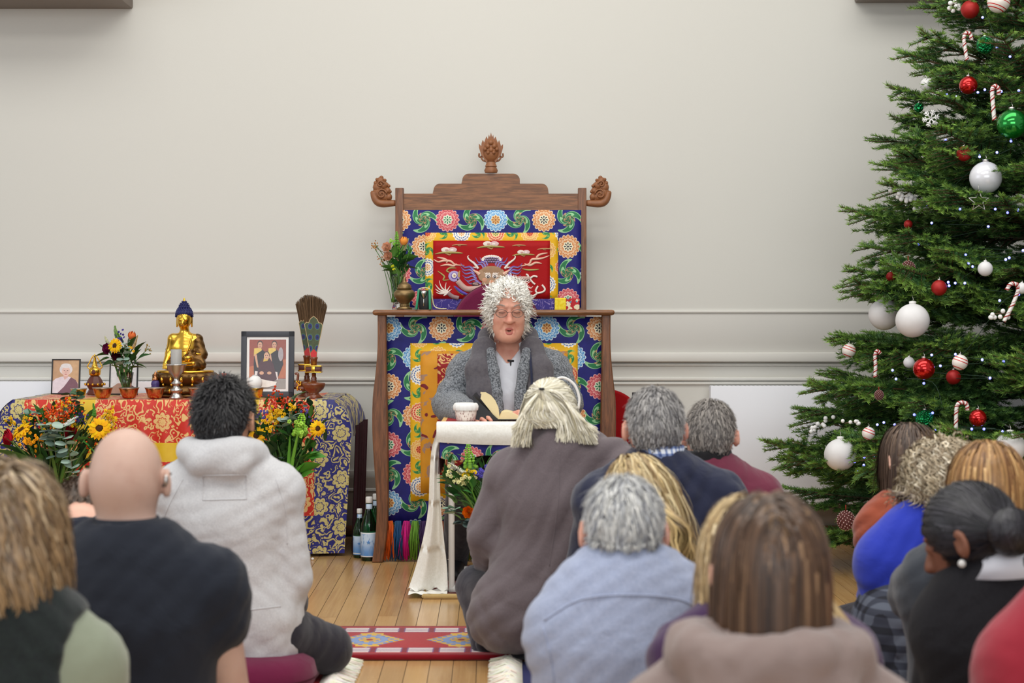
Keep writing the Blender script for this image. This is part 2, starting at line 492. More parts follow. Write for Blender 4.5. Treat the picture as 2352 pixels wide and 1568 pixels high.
def brocade(name, kind, axes='xz', ou=0.0, ov=0.0, s=1.0):
    m, b = mat(name, rough=0.55)
    x, y, z = xyz(); u, v = (x, z) if axes == 'xz' else (x, y)
    u = u + ou; v = v + ov
    wv = vec(u, v, 0.0)
    if kind == 'blue':
        pu, pv, R = 0.24 * s, 0.266 * s, 0.060 * s
        q = mix(noise(wv, 30.0, 2.0), lin((22, 22, 96)), lin((34, 36, 128)))
        o = [(0.0, 0.0), (pu / 2, pv / 2)]
        q = leaves(q, u, v, pu, pv, R * 1.25, (40, 120, 74), (150, 204, 150), [(pu / 2, 0.0), (0.0, pv / 2)])
        q = leaves(q, u, v, pu / 2, pv / 2, R * 0.62, (32, 104, 70), (196, 150, 110), [(pu / 4, pv / 4)])
        q = flowers(q, u, v, pu, pv, R, PAL_BLUE, o)
    elif kind == 'yellow':
        pu, pv, R = 0.17 * s, 0.17 * s, 0.046 * s
        q = mix(noise(wv, 20.0, 2.0), lin((222, 164, 10)), lin((240, 190, 30)))
        q = leaves(q, u, v, pu, pv, R * 0.8, (44, 128, 70), (140, 180, 90), [(pu / 2, 0.0), (0.0, pv / 2)])
        q = flowers(q, u, v, pu, pv, R, PAL_YEL, [(0.0, 0.0), (pu / 2, pv / 2)])
    elif kind == 'orange':
        q = mix(noise(wv, 14.0, 2.0), lin((206, 132, 18)), lin((226, 160, 40)))
        n = noise(wv, 16.0, 2.0, 0.5, 1.2)
        q = mix(smooth(0.56, 0.6, n), q, lin((168, 132, 110)))
        q = mix(smooth(0.66, 0.68, noise(wv, 22.0, 1.0, 0.5, 0.8)), q, lin((120, 30, 40)))
    elif kind == 'purple':
        n = noise(wv, 26.0, 1.0, 0.5, 1.0)
        band = absx(mod(n * 5.0, 1.0) - 0.5) < 0.09
        q = mix(band, lin((56, 44, 128)), lin((138, 120, 178)))
        q = mix(smooth(0.62, 0.64, noise(wv, 9.0, 1.0)), q, lin((70, 150, 214)))
    elif kind == 'redgold':
        n = noise(wv, 24.0, 1.0, 0.5, 1.2)
        q = mix(absx(mod(n * 4.0, 1.0) - 0.5) < 0.16, lin((150, 22, 26)), lin((222, 176, 110)))
    elif kind == 'mosaic':
        n = noise(wv, 40.0, 1.0)
        q = mix(smooth(0.52, 0.54, n), lin((190, 30, 40)), lin((240, 226, 190)))
        q = mix(smooth(0.6, 0.62, noise(wv, 33.0, 1.0)), q, lin((80, 160, 190)))
    plug(b.inputs['Base Color'], q)
    b.inputs['Specular IOR Level'].default_value = 0.35
    plug(b.inputs['Normal'], bump(noise(wv, 700.0, 1.0) + noise(wv, 18.0, 3.0) * 1.5, 0.25, 0.002))
    return m
MAT['br_blue'] = brocade('brocade_blue', 'blue')
MAT['br_yellow'] = brocade('brocade_yellow', 'yellow')
MAT['br_orange'] = brocade('brocade_orange', 'orange')
MAT['br_purple'] = brocade('brocade_purple', 'purple')
MAT['br_redgold'] = brocade('brocade_red_gold', 'redgold')
MAT['br_mosaic'] = brocade('brocade_mosaic', 'mosaic')
MAT['br_red'] = cloth('dragon_red_silk', (168, 8, 14), 0.6, sheen=0.05, bs=0.15)
MAT['silk_yellow'] = cloth('yellow_silk', (240, 206, 20), 0.5, rgb2=(250, 226, 70), heather=0.1, hs=60.0, bs=0.2)
def gold_damask(u, v, bg, gold, gold2, pu=0.22, pv=0.26):
    wv0 = vec(u, v, 0.0); wb = noise(wv0, 7.0, 1.0); wv = vec(u + noise(wv0, 24.0, 1.0) * 0.055, v + noise(vec(u + 5.0, v, 0.0), 24.0, 1.0) * 0.055, 0.0)
    q = bg
    d = voro(wv, 19.0); e = voro(wv, 19.0, 'DISTANCE_TO_EDGE')
    s = sin(d * 21.0 + wb * 12.0)
    q = mix(mn(s > 0.2, e > 0.04), q, lin(gold2)); q = mix(mn(s > 0.55, e > 0.04), q, lin(gold))
    d2 = voro(vec(u + 3.0, v, 0.0), 38.0); q = mix(mn(absx(d2 - 0.3) < 0.07, e < 0.13), q, lin(gold))
    for (ou, ov) in ((0.0, 0.0), (pu / 2, pv / 2)):
        x, y, h = lattice(u, v, pu, pv, ou, ov); r, t = polar(x, y)
        rr = r / ((absx(cos(t * 4.0 + h)) * 0.26 + 0.74) * 0.043)
        q = mix(rr < 1.22, q, bg); q = mix(rr < 1.0, q, lin(gold))
        vein = sin(t * 8.0) * 0.6 + sin(r * 420.0 + t) * 0.6
        q = mix(mn(vein > 0.72, rr < 0.95), q, lin(gold2)); q = mix(mn(absx(rr - 0.5) < 0.045, rr < 0.95), q, bg)
    return q
def altar_material(xc, ztop):
    m, b = mat('altar_brocade', rough=0.42)
    x, y, z = xyz(); u = x - xc; v = z - y * 0.9
    dx = absx(u); dep = M('MULTIPLY', z - ztop, -1.0)
    wv = vec(u, v, 0.0)
    blue = gold_damask(u, v, mix(noise(wv, 20.0), lin((16, 16, 96)), lin((28, 30, 132))), (206, 190, 124), (170, 150, 86), 0.2, 0.22)
    red = gold_damask(u + 0.03, v, mix(noise(wv, 20.0), lin((190, 26, 12)), lin((214, 44, 18))), (228, 186, 120), (216, 156, 84), 0.26, 0.24)
    yel = mix(noise(wv, 18.0, 3.0), lin((214, 168, 18)), lin((236, 200, 48)))
    q = mix(mn(dx < 0.675, dep < 0.535), blue, red)
    q = mix(mn(dx < 0.416, dep < 0.285), q, yel)
    q = mix(mn(dx < 0.345, dep < 0.197), q, red)
    plug(b.inputs['Base Color'], q)
    b.inputs['Sheen Weight'].default_value = 0.1
    plug(b.inputs['Normal'], bump(noise(vec(u, v, 0.0), 500.0, 1.0) + noise(vec(u, v, 0.0), 12.0, 3.0) * 2.0, 0.3, 0.002))
    return m
MAT['gold'] = simple('polished_gold', (236, 186, 74), 0.22, 1.0, var=0.12, vs=20)
MAT['gold_dark'] = simple('antique_bronze', (112, 82, 46), 0.36, 0.9, var=0.35, vs=40, bs=0.15, bscale=90)
MAT['brass'] = simple('brass', (222, 184, 92), 0.25, 1.0, var=0.1, vs=40)
MAT['copper'] = simple('copper', (202, 140, 96), 0.26, 1.0, var=0.15, vs=40)
MAT['silver'] = simple('silver', (196, 192, 188), 0.3, 1.0, var=0.1, vs=60, bs=0.3, bscale=300)
MAT['urn'] = simple('tarnished_bronze', (136, 112, 76), 0.42, 0.85, var=0.3, vs=40, bs=0.2)
MAT['maroon_wood'] = simple('dark_red_wood', (92, 40, 28), 0.4, var=0.25, vs=30)
MAT['brown_lacquer'] = simple('brown_lacquer', (120, 62, 34), 0.28, var=0.25, vs=18, Coat_Weight=0.4)
MAT['hair_blue'] = simple('lapis_curls', (30, 34, 92), 0.5, var=0.2, vs=60)
MAT['black'] = simple('black_lacquer', (24, 24, 27), 0.4, var=0.2)
MAT['charcoal'] = simple('charcoal_frame', (58, 60, 68), 0.5, var=0.08)
MAT['white_card'] = simple('white_card', (238, 236, 234), 0.7, var=0.02)
MAT['white_gloss'] = simple('white_plastic', (232, 230, 226), 0.3, var=0.02)
MAT['red_chair'] = cloth('red_felt', (150, 6, 14), 0.9, sheen=0.1)
MAT['maroon_felt'] = cloth('maroon_felt', (108, 26, 62), 0.9, sheen=0.15)
MAT['maroon_cloth'] = cloth('maroon_cloth', (70, 14, 30), 0.85, sheen=0.05)
MAT['khata'] = cloth('white_silk_scarf', (236, 233, 224), 0.7, rgb2=(246, 244, 238), heather=0.2, bs=0.25, sheen=0.1)
def glassy(name, rgb, rough=0.04, ior=1.45, trans=1.0, alpha=1.0):
    m, b = mat(name, lin(rgb), rough); b.inputs['Transmission Weight'].default_value = trans
    b.inputs['IOR'].default_value = ior
    n = noise(coords(), 25.0, 2.0); plug(b.inputs['Roughness'], n * 0.03 + rough); return m
MAT['glass'] = glassy('clear_glass', (246, 250, 250))
MAT['glass_green'] = glassy('green_glass', (20, 120, 60), 0.06)
MAT['frosted'] = simple('frosted_candle_glass', (190, 188, 184), 0.4, var=0.05, Transmission_Weight=0.25)
def colm(name, rough=0.6, spec=0.3, trans=0.0, **kw):
    m, b = mat(name, rough=rough, **kw); P = coords()
    plug(b.inputs['Base Color'], mulc(attr(), mix(noise(P, 60.0, 3.0), (0.82, 0.82, 0.82), (1.14, 1.14, 1.14))))
    b.inputs['Specular IOR Level'].default_value = spec
    return m
MAT['leaf'] = colm('leaf_green', 0.5, 0.4)
MAT['petal'] = colm('petal', 0.7, 0.2)
MAT['print'] = colm('printed_picture', 0.25, 0.5)
MAT['thread'] = colm('silk_thread', 0.5, 0.3)
MAT['embroid'] = colm('embroidery_silk', 0.55, 0.3)
# ---------------------------------------------------------------- the room
YW = 9.55
def struct(name, mb, m, parent=None, **kw):
    o = mb.build(name, m, parent, **kw)
    if parent is None: o['kind'] = 'structure'
    return o
struct('wall_back', MB().add(box((0, YW + 0.1, 2.1), (9.0, 0.2, 4.6))), MAT['wall'], smooth=False)
fl = struct('floor', MB().add(box((0, 5.2, -0.052), (9.0, 9.2, 0.1))), MAT['gap'], smooth=False)
# boards: direction leans 0.7 deg, 75 mm wide
bm_w, gapw = 0.0753, 0.0022
ang = math.atan((1176 - 1128) / FPX)
bme = None; rr = random.Random(3); nboard = 0
p8 = W(1001.5, 1445, 0.0001) if False else None
def floor_at(px, py):
    d = W(px, py, 1.0) - Vector((0, 0, CAMZ)); t = -CAMZ / d.z
    return Vector((0, 0, CAMZ)) + d * t
ref = floor_at(1001.5, 1445)
ca, sa = math.cos(ang), math.sin(ang)
u_ref = ref.x * ca + ref.y * sa
for k in range(-34, 46):
    u0 = u_ref + (k + 0.5) * bm_w
    y = 2.3 - rr.uniform(0, 1.2)
    while y < 9.45:
        L = rr.uniform(1.7, 3.2)
        y1 = min(y + L, 9.47)
        if y1 > 9.3: y1 = 9.47
        if y1 - y > 0.1 and y1 > 2.6 and nboard < 300:
            mid = (y + y1) / 2
            c = Vector((u0 * ca - mid * sa, u0 * sa + mid * ca, 0.0))
            if bme is None:
                o = MB().add(box((0, 0, -0.006), (bm_w - gapw, 1.0, 0.012), 0.0)).build('board', MAT['floor'], fl, smooth=False)
                bme = o.data
            else:
                o = link(bpy.data.objects.new('board', bme)); o.parent = fl
            o.location = c; o.rotation_euler = (0, 0, ang); o.scale = (1, (y1 - y) - 0.002, 1); nboard += 1
        y = y1
# mouldings, as runs along the wall
def run(name, py0, py1, out, m, bev=0.004, X0=-4.4, X1=4.4):
    z0 = W(1176, py1, YW - out).z; z1 = W(1176, py0, YW - out).z
    return struct(name, MB().add(box(((X0 + X1) / 2, YW - out / 2 + 0.002, (z0 + z1) / 2), (X1 - X0, out, z1 - z0), bev)), m, angle=40)
run('trim_1', 712.5, 718, 0.012, MAT['trim'], 0.002)
run('trim_2', 718, 809, 0.004, MAT['trim_dim'], 0.001)
run('trim_3', 809, 831, 0.04, MAT['trim'], 0.008)
run('trim_4', 836, 840, 0.014, MAT['trim'], 0.002)
run('trim_5', 866, 874, 0.018, MAT['trim'], 0.004)
run('trim_6', 877, 883, 0.012, MAT['trim'], 0.003)
run('trim_7', 840, 866, 0.005, MAT['wall'], 0.001)
run('baseboard_back', 1096, 1232, 0.03, MAT['skirt_dark'], 0.004)
run('trim_8', 1080, 1096, 0.022, MAT['trim_dim'], 0.005)
run('trim_9', 1121, 1128, 0.036, MAT['trim_dim'], 0.003)
run('trim_10', 1208, 1229, 0.06, MAT['strip'], 0.006)
# radiators
def radiator(name, label, x0, x1, py0, py1, Y):
    a = W(x0, py1, Y); b = W(x1, py0, Y); w = b.x - a.x; h = b.z - a.z
    t = thing('radiator', label, 'radiator', ((a.x + b.x) / 2, Y + 0.05, a.z))
    MB().add(box((0, -0.045, h / 2), (w, 0.01, h), 0.003)).build('front_panel', MAT['rad'], t, angle=40)
    MB().add(box((0, 0.03, h / 2), (w - 0.02, 0.02, h - 0.02), 0.003)).build('rear_panel', MAT['rad'], t, angle=40)
    for s in (-1, 1): MB().add(box((s * (w / 2 - 0.004), -0.004, h / 2), (0.008, 0.075, h - 0.004), 0.002)).build('side_panel', MAT['rad'], t, angle=40)
    g = MB()
    n = int(w / 0.022)
    for i in range(n): g.add(box((-w / 2 + (i + 0.5) * w / n, -0.004, h - 0.003), (0.014, 0.07, 0.006)))
    tag(g.build('top_grille', MAT['rad'], t, smooth=False), kind='stuff')
    MB().add(box((0, -0.004, h * 0.5), (w - 0.02, 0.04, h * 0.8))).build('fins', MAT['rad_dark'], t, smooth=False)
    for s in (-1, 1): MB().add(tube([(s * w * 0.42, 0.02, 0.03), (s * w * 0.42, 0.02, -a.z + 0.001)], 0.008)).build('pipe', MAT['rad'], t)
    return t
radiator('radiator', 'long white flat radiator on the wall, its end behind the decorated fir tree', 1632, 2420, 886, 1158, YW - 0.13)
radiator('radiator', 'long white flat radiator on the wall behind the altar cloth', -160, 560, 876, 1150, YW - 0.13)
# wall cabinets whose undersides show at the top edge
def hung(label, pts):
    mb = MB()
    x0 = W(pts[0], 5, YW).x; x1 = W(pts[1], 5, YW).x; z = W(0, pts[2], YW).z; dep = pts[3]
    t = thing('wall_cabinet', label, 'cabinet', ((x0 + x1) / 2, YW, z))
    w = x1 - x0
    MB().add(box((0, -dep / 2, 0.24), (w, dep, 0.48), 0.01)).build('body', MAT['fixture'], t, angle=40)
    MB().add(box((0, -dep - 0.009, 0.26), (w - 0.03, 0.018, 0.43), 0.005)).build('front_board', MAT['fixture'], t, angle=40)
    return t
hung('grey-brown wall cabinet high above the altar, only its dark underside showing', (-420, 306, 21, 0.42))
hung('grey-brown wall cabinet high above the radiator beside the fir tree top', (1962, 2700, 7, 0.2))
# ---------------------------------------------------------------- the carved throne
YF, YB = 8.51, 9.36
thr = thing('throne', 'tall carved walnut throne hung with flowered brocade, flame finial on its crest', 'throne', (W(1135, 1290, YF).x, 8.9, 0))
def pp(poly, Y): return [(W(x, y, Y).x, W(x, y, Y).z) for x, y in poly]
def P3(x, y, Y): return W(x, y, Y)
leg_out = [(868, 722), (868, 800), (863, 862), (857, 915), (856, 985), (859, 1050), (864, 1120), (866, 1180), (862, 1240), (855, 1291)]
leg_in = [(880, 1291), (886, 1255), (891, 1215), (893, 1140), (892, 1000), (889, 860), (888, 722)]
legpoly = [(p.x, p.y) for p in spline([(x, y, 0) for x, y in leg_out], 28)] + [(p.x, p.y) for p in spline([(x, y, 0) for x, y in leg_in], 24)]
for sgn in (0, 1):
    poly = pp([((2270 - x) if sgn else x, y) for x, y in legpoly], YF)
    zmin = min(p[1] for p in poly); poly = [(p[0], p[1] - zmin) for p in poly]
    o = MB().add(prism(poly, YF - 0.03, YF + 0.035)).build('front_leg', MAT['walnut_v'], thr, world=True, smooth=False)
    bv = o.modifiers.new('bevel', 'BEVEL'); bv.width = 0.006; bv.segments = 2; bv.limit_method = 'ANGLE'
# ledge
a, b = W(857, 711, YF), W(1411, 724, YF); zl = a.z; tl = a.z - b.z
MB().add(box(((a.x + b.x) / 2, YF + 0.09, zl - tl / 2), (b.x - a.x, 0.29, tl), 0.0125)).build('ledge', MAT['walnut'], thr, world=True, angle=50)
# front hanging: nested brocade cloths, each a layer proud of the last
def cl_panel(name, x0, y0, x1, y1, Y, m, parent, wav=0.002, ph=0.0, thick=0.002):
    A, B = W(x0, y1, Y), W(x1, y0, Y)
    def fn(s, t): return (A.x + (B.x - A.x) * s, Y + wav * math.sin(s * 17 + ph + t * 3) * (1 - t * 0.6), A.z + (B.z - A.z) * t)
    o = MB().add(grid(fn, 30, 10)).build(name, m, parent, world=True)
    md = o.modifiers.new('thickness', 'SOLIDIFY'); md.thickness = thick; md.offset = 1.0
    return o
Yh = YF + 0.028
hang = cl_panel('front_hanging', 888, 727, 1384, 1206, Yh, MAT['br_blue'], thr)
for (n, x0, y0, x1, y1, dy, m) in (
        ('yellow_border', 943, 788, 1327, 1150, 0.006, 'br_yellow'), ('orange_border', 966, 806, 1304, 1132, 0.010, 'br_orange'),
        ('red_panel', 1005, 812, 1265, 1090, 0.014, 'br_redgold')):
    cl_panel(n, x0, y0, x1, y1, Yh - dy, MAT[m], hang, 0.001)
# tassel fringe
O_, B_, M_, G_, P_, N_, Y_, T_ = (226, 96, 26), (34, 84, 132), (196, 22, 122), (104, 150, 50), (64, 40, 84), (150, 78, 40), (206, 190, 40), (52, 100, 70)
tcols = [O_, B_, M_, G_, P_, O_, N_, M_, P_, Y_, T_, B_, O_, M_, G_, P_, Y_, T_, B_, M_, O_, G_, P_, N_, M_, B_]
rt = random.Random(5)
for i, c in enumerate(tcols):
    px = 895 + i * 19.4
    top = W(px, 1196, YF + 0.012); mb = MB(); base = lin(c)
    for k in range(50):
        ox = rt.uniform(-0.021, 0.021); oy = rt.uniform(-0.018, 0.012); sw = rt.uniform(-0.02, 0.02)
        q = rt.uniform(0.6, 1.5)
        mb.add(tube([(top.x + ox * 0.6, top.y + oy, top.z), (top.x + ox + sw * .5, top.y + oy - .006, top.z * .55), (top.x + ox * 1.15 + sw, top.y + oy - .004, rt.uniform(0.004, 0.03))], 0.0018, 4), col=tuple(min(1, v * q) for v in base))
    tag(mb.build('tassel', MAT['thread'], thr, world=True), label='silk tassel', kind=None)
# seat box behind the front hanging, and back posts
xl, xr = W(918, 500, YB).x, W(1337, 500, YB).x; xc = (xl + xr) / 2
for X in (xl, xr):
    zt = W(918, 432, YB).z
    MB().add(box((X, YB, zt / 2), (0.042, 0.045, zt), 0.003)).build('back_post', MAT['walnut_v'], thr, world=True, angle=40)
MB().add(box((xc, 9.08, 0.28), (0.66, 0.5, 0.06), 0.01)).build('seat', MAT['walnut'], thr, world=True, angle=40)
for s in (-1, 1): MB().add(box((xc + s * 0.33, 9.08, 0.135), (0.03, 0.5, 0.27), 0.004)).build('side_board', MAT['walnut'], thr, world=True, angle=40)
# stepped crest rail
def rr_corner(x, y, r, a0, a1, n=6): return [(x + r * math.cos(math.radians(a0 + (a1 - a0) * i / n)), y - r * math.sin(math.radians(a0 + (a1 - a0) * i / n))) for i in range(n + 1)]
crest = [(928, 483), (928, 445), (994, 445), (996, 436)] + rr_corner(1011, 437, 15, 180, 90) + [(1060, 422), (1062, 414)] + rr_corner(1077, 414, 15, 180, 90) + \
        rr_corner(1179, 414, 15, 90, 0) + [(1194, 422), (1244, 422)] + rr_corner(1244, 437, 15, 90, 0) + [(1260, 445), (1328, 445), (1328, 483)]
o = MB().add(prism(pp(crest, YB), YB - 0.015, YB + 0.02)).build('crest_rail', MAT['walnut'], thr, world=True, smooth=False)
bv = o.modifiers.new('bevel', 'BEVEL'); bv.width = 0.003; bv.segments = 2; bv.limit_method = 'ANGLE'
MB().add(box((xc, YB, 0.62), (xr - xl, 0.03, 0.1), 0.004)).build('lower_rail', MAT['walnut'], thr, world=True, angle=40)
# scrolled side ornaments
for sgn in (0, 1):
    mx_ = (lambda x: 2255 - x) if sgn else (lambda x: x)
    mb = MB()
    arm = [(908, 466), (893, 467), (878, 467), (867, 463), (860, 452), (857, 440)]
    pts = [W(mx_(x), y, YB) for x, y in arm]
    mb.add(tube(spline(pts, 16), [0.0145 + 0.006 * math.sin(PI * i / 15) for i in range(16)], 10))
    cen = [(872, 444, 17), (884, 450, 12), (868, 430, 12), (880, 425, 11), (874, 415, 9), (876, 408, 5), (893, 452, 8), (890, 438, 8), (888, 424, 5), (863, 420, 5), (893, 427, 4), (896, 440, 4), (855, 441, 3.5), (896, 456, 4), (866, 412, 4), (884, 414, 4)]
    for (x, y, r) in cen:
        p = W(mx_(x), y, YB); q = r * mpp(YB)
        mb.add(ell(p, (q, 0.018 if r > 7 else 0.012, q), 10, 6))
    for (cx, cy, R0, turns) in ((877, 446, 12, 1.6), (874, 423, 8, 1.4)):
        sp = []
        for i in range(26):
            t = i / 25; an = t * turns * 2 * PI; R = R0 * (1 - t * 0.85)
            p = W(mx_(cx + R * math.cos(an)), cy - R * math.sin(an), YB); p.y -= 0.018; sp.append(p)
        mb.add(tube(sp, 0.0045, 6))
    for i in range(11):
        an = math.radians(-60 + i * 27); p = W(mx_(880 + 15 * math.cos(an)), 446 - 14 * math.sin(an), YB)
        mb.add(ell(p, (0.008, 0.012, 0.008), 8, 5))
    mb.build('scroll_ornament', MAT['carved'], thr, world=True)
# flame finial
mb = MB(); fx = lambda X, Y_: W(1080 + X / 13.07, 290 + Y_ / 13.07, YB)
flame = [(480, 1090), (400, 960), (330, 860), (300, 760), (262, 640), (262, 520), (330, 600), (345, 500), (380, 410), (420, 490), (450, 400), (490, 305), (530, 390), (560, 250), (590, 330), (625, 190), (660, 330), (692, 255), (712, 390), (760, 310), (800, 420), (830, 500), (868, 415), (900, 510), (925, 600), (985, 540), (985, 640), (950, 760), (920, 860), (850, 960), (765, 1090)]
mb.add(prism([(fx(x, y).x, fx(x, y).z) for x, y in flame], YB - 0.012, YB + 0.012))
mb.add(ell(fx(625, 760), (0.043, 0.03, 0.056), 14, 10))
mb.add(ell(fx(625, 620), (0.038, 0.028, 0.042), 14, 10))
for (x, y, r) in ((625, 500, 80), (530, 610, 75), (720, 610, 75), (450, 700, 60), (800, 700, 60), (625, 720, 80), (540, 800, 60), (710, 800, 60)):
    p = fx(x, y); p.y -= 0.022; q = r / 13.07 * mpp(YB)
    mb.add(ell(p, (q, 0.014, q * 1.1), 10, 6))
for s in (-1, 1):
    loops = [(500, 1060), (400, 1030), (340, 960), (360, 890), (300, 930), (262, 880), (275, 810)]
    mb.add(tube(spline([fx(625 + s * (625 - x), y) for x, y in loops], 22), 0.0045, 6))
c0 = fx(625, 1400)
mb.add(lathe([(0.03, 0.0), (0.034, 0.012), (0.026, 0.03), (0.03, 0.032), (0.02, 0.056), (0.024, 0.058), (0.017, 0.06)], 18, c0, lambda a, z: 1 + 0.06 * abs(math.sin(a * 4))))
mb.build('flame_finial', MAT['carved'], thr, world=True, angle=60)
# back hanging with the embroidered dragon
Yk = YB - 0.03
back = cl_panel('back_hanging', 925, 482, 1335, 706, Yk, MAT['br_blue'], thr, 0.002)
cl_panel('yellow_border', 977, 534, 1282, 690, Yk - 0.005, MAT['br_yellow'], back, 0.0006)
cl_panel('red_panel', 995, 552.5, 1263, 686, Yk - 0.009, MAT['br_red'], back, 0.0003)
cl_panel('purple_strip', 993, 685, 1275, 713, Yk - 0.008, MAT['br_purple'], back, 0.0005)
cl_panel('yellow_strip', 1274, 684, 1300, 713, Yk - 0.011, MAT['silk_yellow'], back, 0.0003)
cl_panel('patterned_strip', 1299, 685, 1331, 713, Yk - 0.009, MAT['br_mosaic'], back, 0.0003)
DX = lambda x, y, dy=0.0: W(980 + x / 7.587, 530 + y / 7.587, Yk - 0.0105 - dy)
em = MB()
def stroke(pts, w, col, n=18, dy=0.0, taper=True, both=False):
    sp = spline([DX(x, y, dy) for x, y in pts], n); u = w / 7.587 * mpp(Yk) / 2
    rad = []
    for i in range(n):
        t = i / (n - 1); k = 1.0
        if taper: k = (1 - t) ** 0.6 if not both else math.sin(PI * min(max(t, 0.02), 0.98)) ** 0.6
        rad.append(max(u * k, u * 0.08))
    em.add(tube(sp, rad, 6, flat=0.12 * 3, up=(0, 1, 0)), col=lin(col))
def disc(x, y, rx, ry, col, dy=0.0):
    u = mpp(Yk) / 7.587
    em.add(ell(DX(x, y, dy), (rx * u, 0.0012, ry * u), 16, 6), col=lin(col))
PINK, GOLD_, VIO, LIL, TAN, WHT, DK, OLV = (232, 184, 160), (190, 150, 100), (92, 72, 168), (178, 160, 206), (178, 142, 112), (240, 226, 214), (60, 36, 40), (170, 158, 90)
# clouds
for (x, y, s, pk) in ((390, 330, 1.0, 1), (1120, 225, 1.0, 1), (1690, 370, .8, 1), (575, 215, .55, 0), (1610, 225, .5, 0), (2060, 285, .55, 0)):
    stroke([(x - 250 * s, y + 75 * s), (x - 120 * s, y + 50 * s), (x, y + 45 * s), (x + 130 * s, y + 50 * s), (x + 240 * s, y + 60 * s)], 46 * s, OLV if pk else GOLD_, both=True)
    stroke([(x - 60 * s, y + 60 * s), (x + 10 * s, y + 90 * s), (x + 40 * s, y + 60 * s)], 30 * s, GOLD_)
    if pk:
        disc(x - 60 * s, y, 80 * s, 45 * s, WHT, .0006); disc(x + 60 * s, y, 80 * s, 45 * s, (226, 190, 190), .0006)
        disc(x - 40 * s, y + 6, 34 * s, 20 * s, (206, 160, 150), .0014); disc(x + 50 * s, y + 6, 34 * s, 20 * s, WHT, .0014)
for pts in ([(120, 495), (200, 540), (300, 520), (420, 530), (500, 590), (660, 600)], [(180, 460), (280, 480), (360, 520), (340, 560)], [(240, 610), (360, 590), (470, 610), (520, 570)],
            [(2140, 430), (2040, 470), (1940, 490), (1830, 500), (1780, 580), (1600, 620)], [(2110, 385), (1980, 410), (1920, 460), (1940, 500)], [(2010, 570), (1900, 555), (1800, 600), (1700, 570)]):
    stroke(pts, 44, PINK, both=True)
for pts in ([(190, 700), (260, 750), (310, 800), (290, 860), (400, 850)], [(520, 650), (400, 650), (350, 700), (420, 730)], [(1960, 670), (1860, 680), (1760, 680), (1660, 660)], [(640, 1120), (560, 1060), (470, 960)], [(1300, 880), (1200, 900)]):
    stroke(pts, 34, OLV, both=True)
# mane rays
for s in (-1, 1):
    mxx = lambda x: 1130 + s * (1130 - x)
    for i, (x1, y1, x0, y0) in enumerate(((590, 560, 830, 700), (590, 620, 830, 745), (610, 690, 850, 790), (620, 770, 870, 835), (650, 830, 900, 890), (700, 880, 950, 930), (850, 460, 1040, 640), (930, 460, 1070, 610), (820, 520, 1000, 655))):
        m1 = ((x0 * 2 + x1) / 3 + 10, (y0 * 2 + y1) / 3 - 26); m2 = ((x0 + x1 * 2) / 3 - 10, (y0 + y1 * 2) / 3 + 26)
        stroke([(mxx(x0), y0), (mxx(m1[0]), m1[1]), (mxx(m2[0]), m2[1]), (mxx(x1), y1)], 44, LIL, dy=.0004)
        stroke([(mxx(x0), y0 - 8), (mxx(m1[0]), m1[1] - 8), (mxx(m2[0]), m2[1] - 8), (mxx(x1), y1)], 22, VIO, dy=.0014)
    stroke([(mxx(900), 660), (mxx(830), 570), (mxx(740), 500), (mxx(715), 450), (mxx(740), 430)], 50, WHT, dy=.0012)
    stroke([(mxx(860), 640), (mxx(800), 630)], 36, WHT, dy=.0012)
for i in range(13):
    a = PI * i / 12; disc(1130 - 150 * math.cos(a), 520 - 70 * math.sin(a), 34, 34, WHT, .0004)
disc(1130, 510, 140, 62, DK, .0010)
for i in range(9):
    for j in range(3): disc(1015 + i * 29 + (j % 2) * 14, 470 + j * 34, 11, 13, LIL, .0018)
disc(1130, 610, 90, 50, (168, 8, 14), .0016)
disc(1130, 770, 250, 160, TAN, .0022); disc(1130, 900, 170, 140, TAN, .0024); disc(1130, 680, 180, 70, (166, 130, 98), .0026)
for s in (-1, 1):
    e = lambda x: 1130 + s * x
    stroke([(e(210), 760), (e(260), 720), (e(330), 680)], 80, PINK, dy=.0028)
    disc(e(60), 790, 52, 36, WHT, .0036); disc(e(58), 797, 27, 26, (70, 66, 76), .0042); disc(e(58), 799, 12, 12, WHT, .0048)
    stroke([(e(10), 762), (e(60), 742), (e(115), 758)], 20, WHT, dy=.0042, taper=False)
    for k in range(4): stroke([(e(30 + k * 26), 745), (e(36 + k * 30), 718)], 14, WHT, dy=.004)
    disc(e(120), 860, 46, 40, (206, 150, 120), .003)
    for k in range(4): stroke([(e(14), 940 + k * 8), (e(60), 950 + k * 10), (e(100 - k * 8), 925 + k * 22)], 13, WHT, dy=.004)
disc(1130, 890, 46, 30, (222, 150, 110), .0044); disc(1130, 985, 110, 40, (214, 176, 168), .0034)
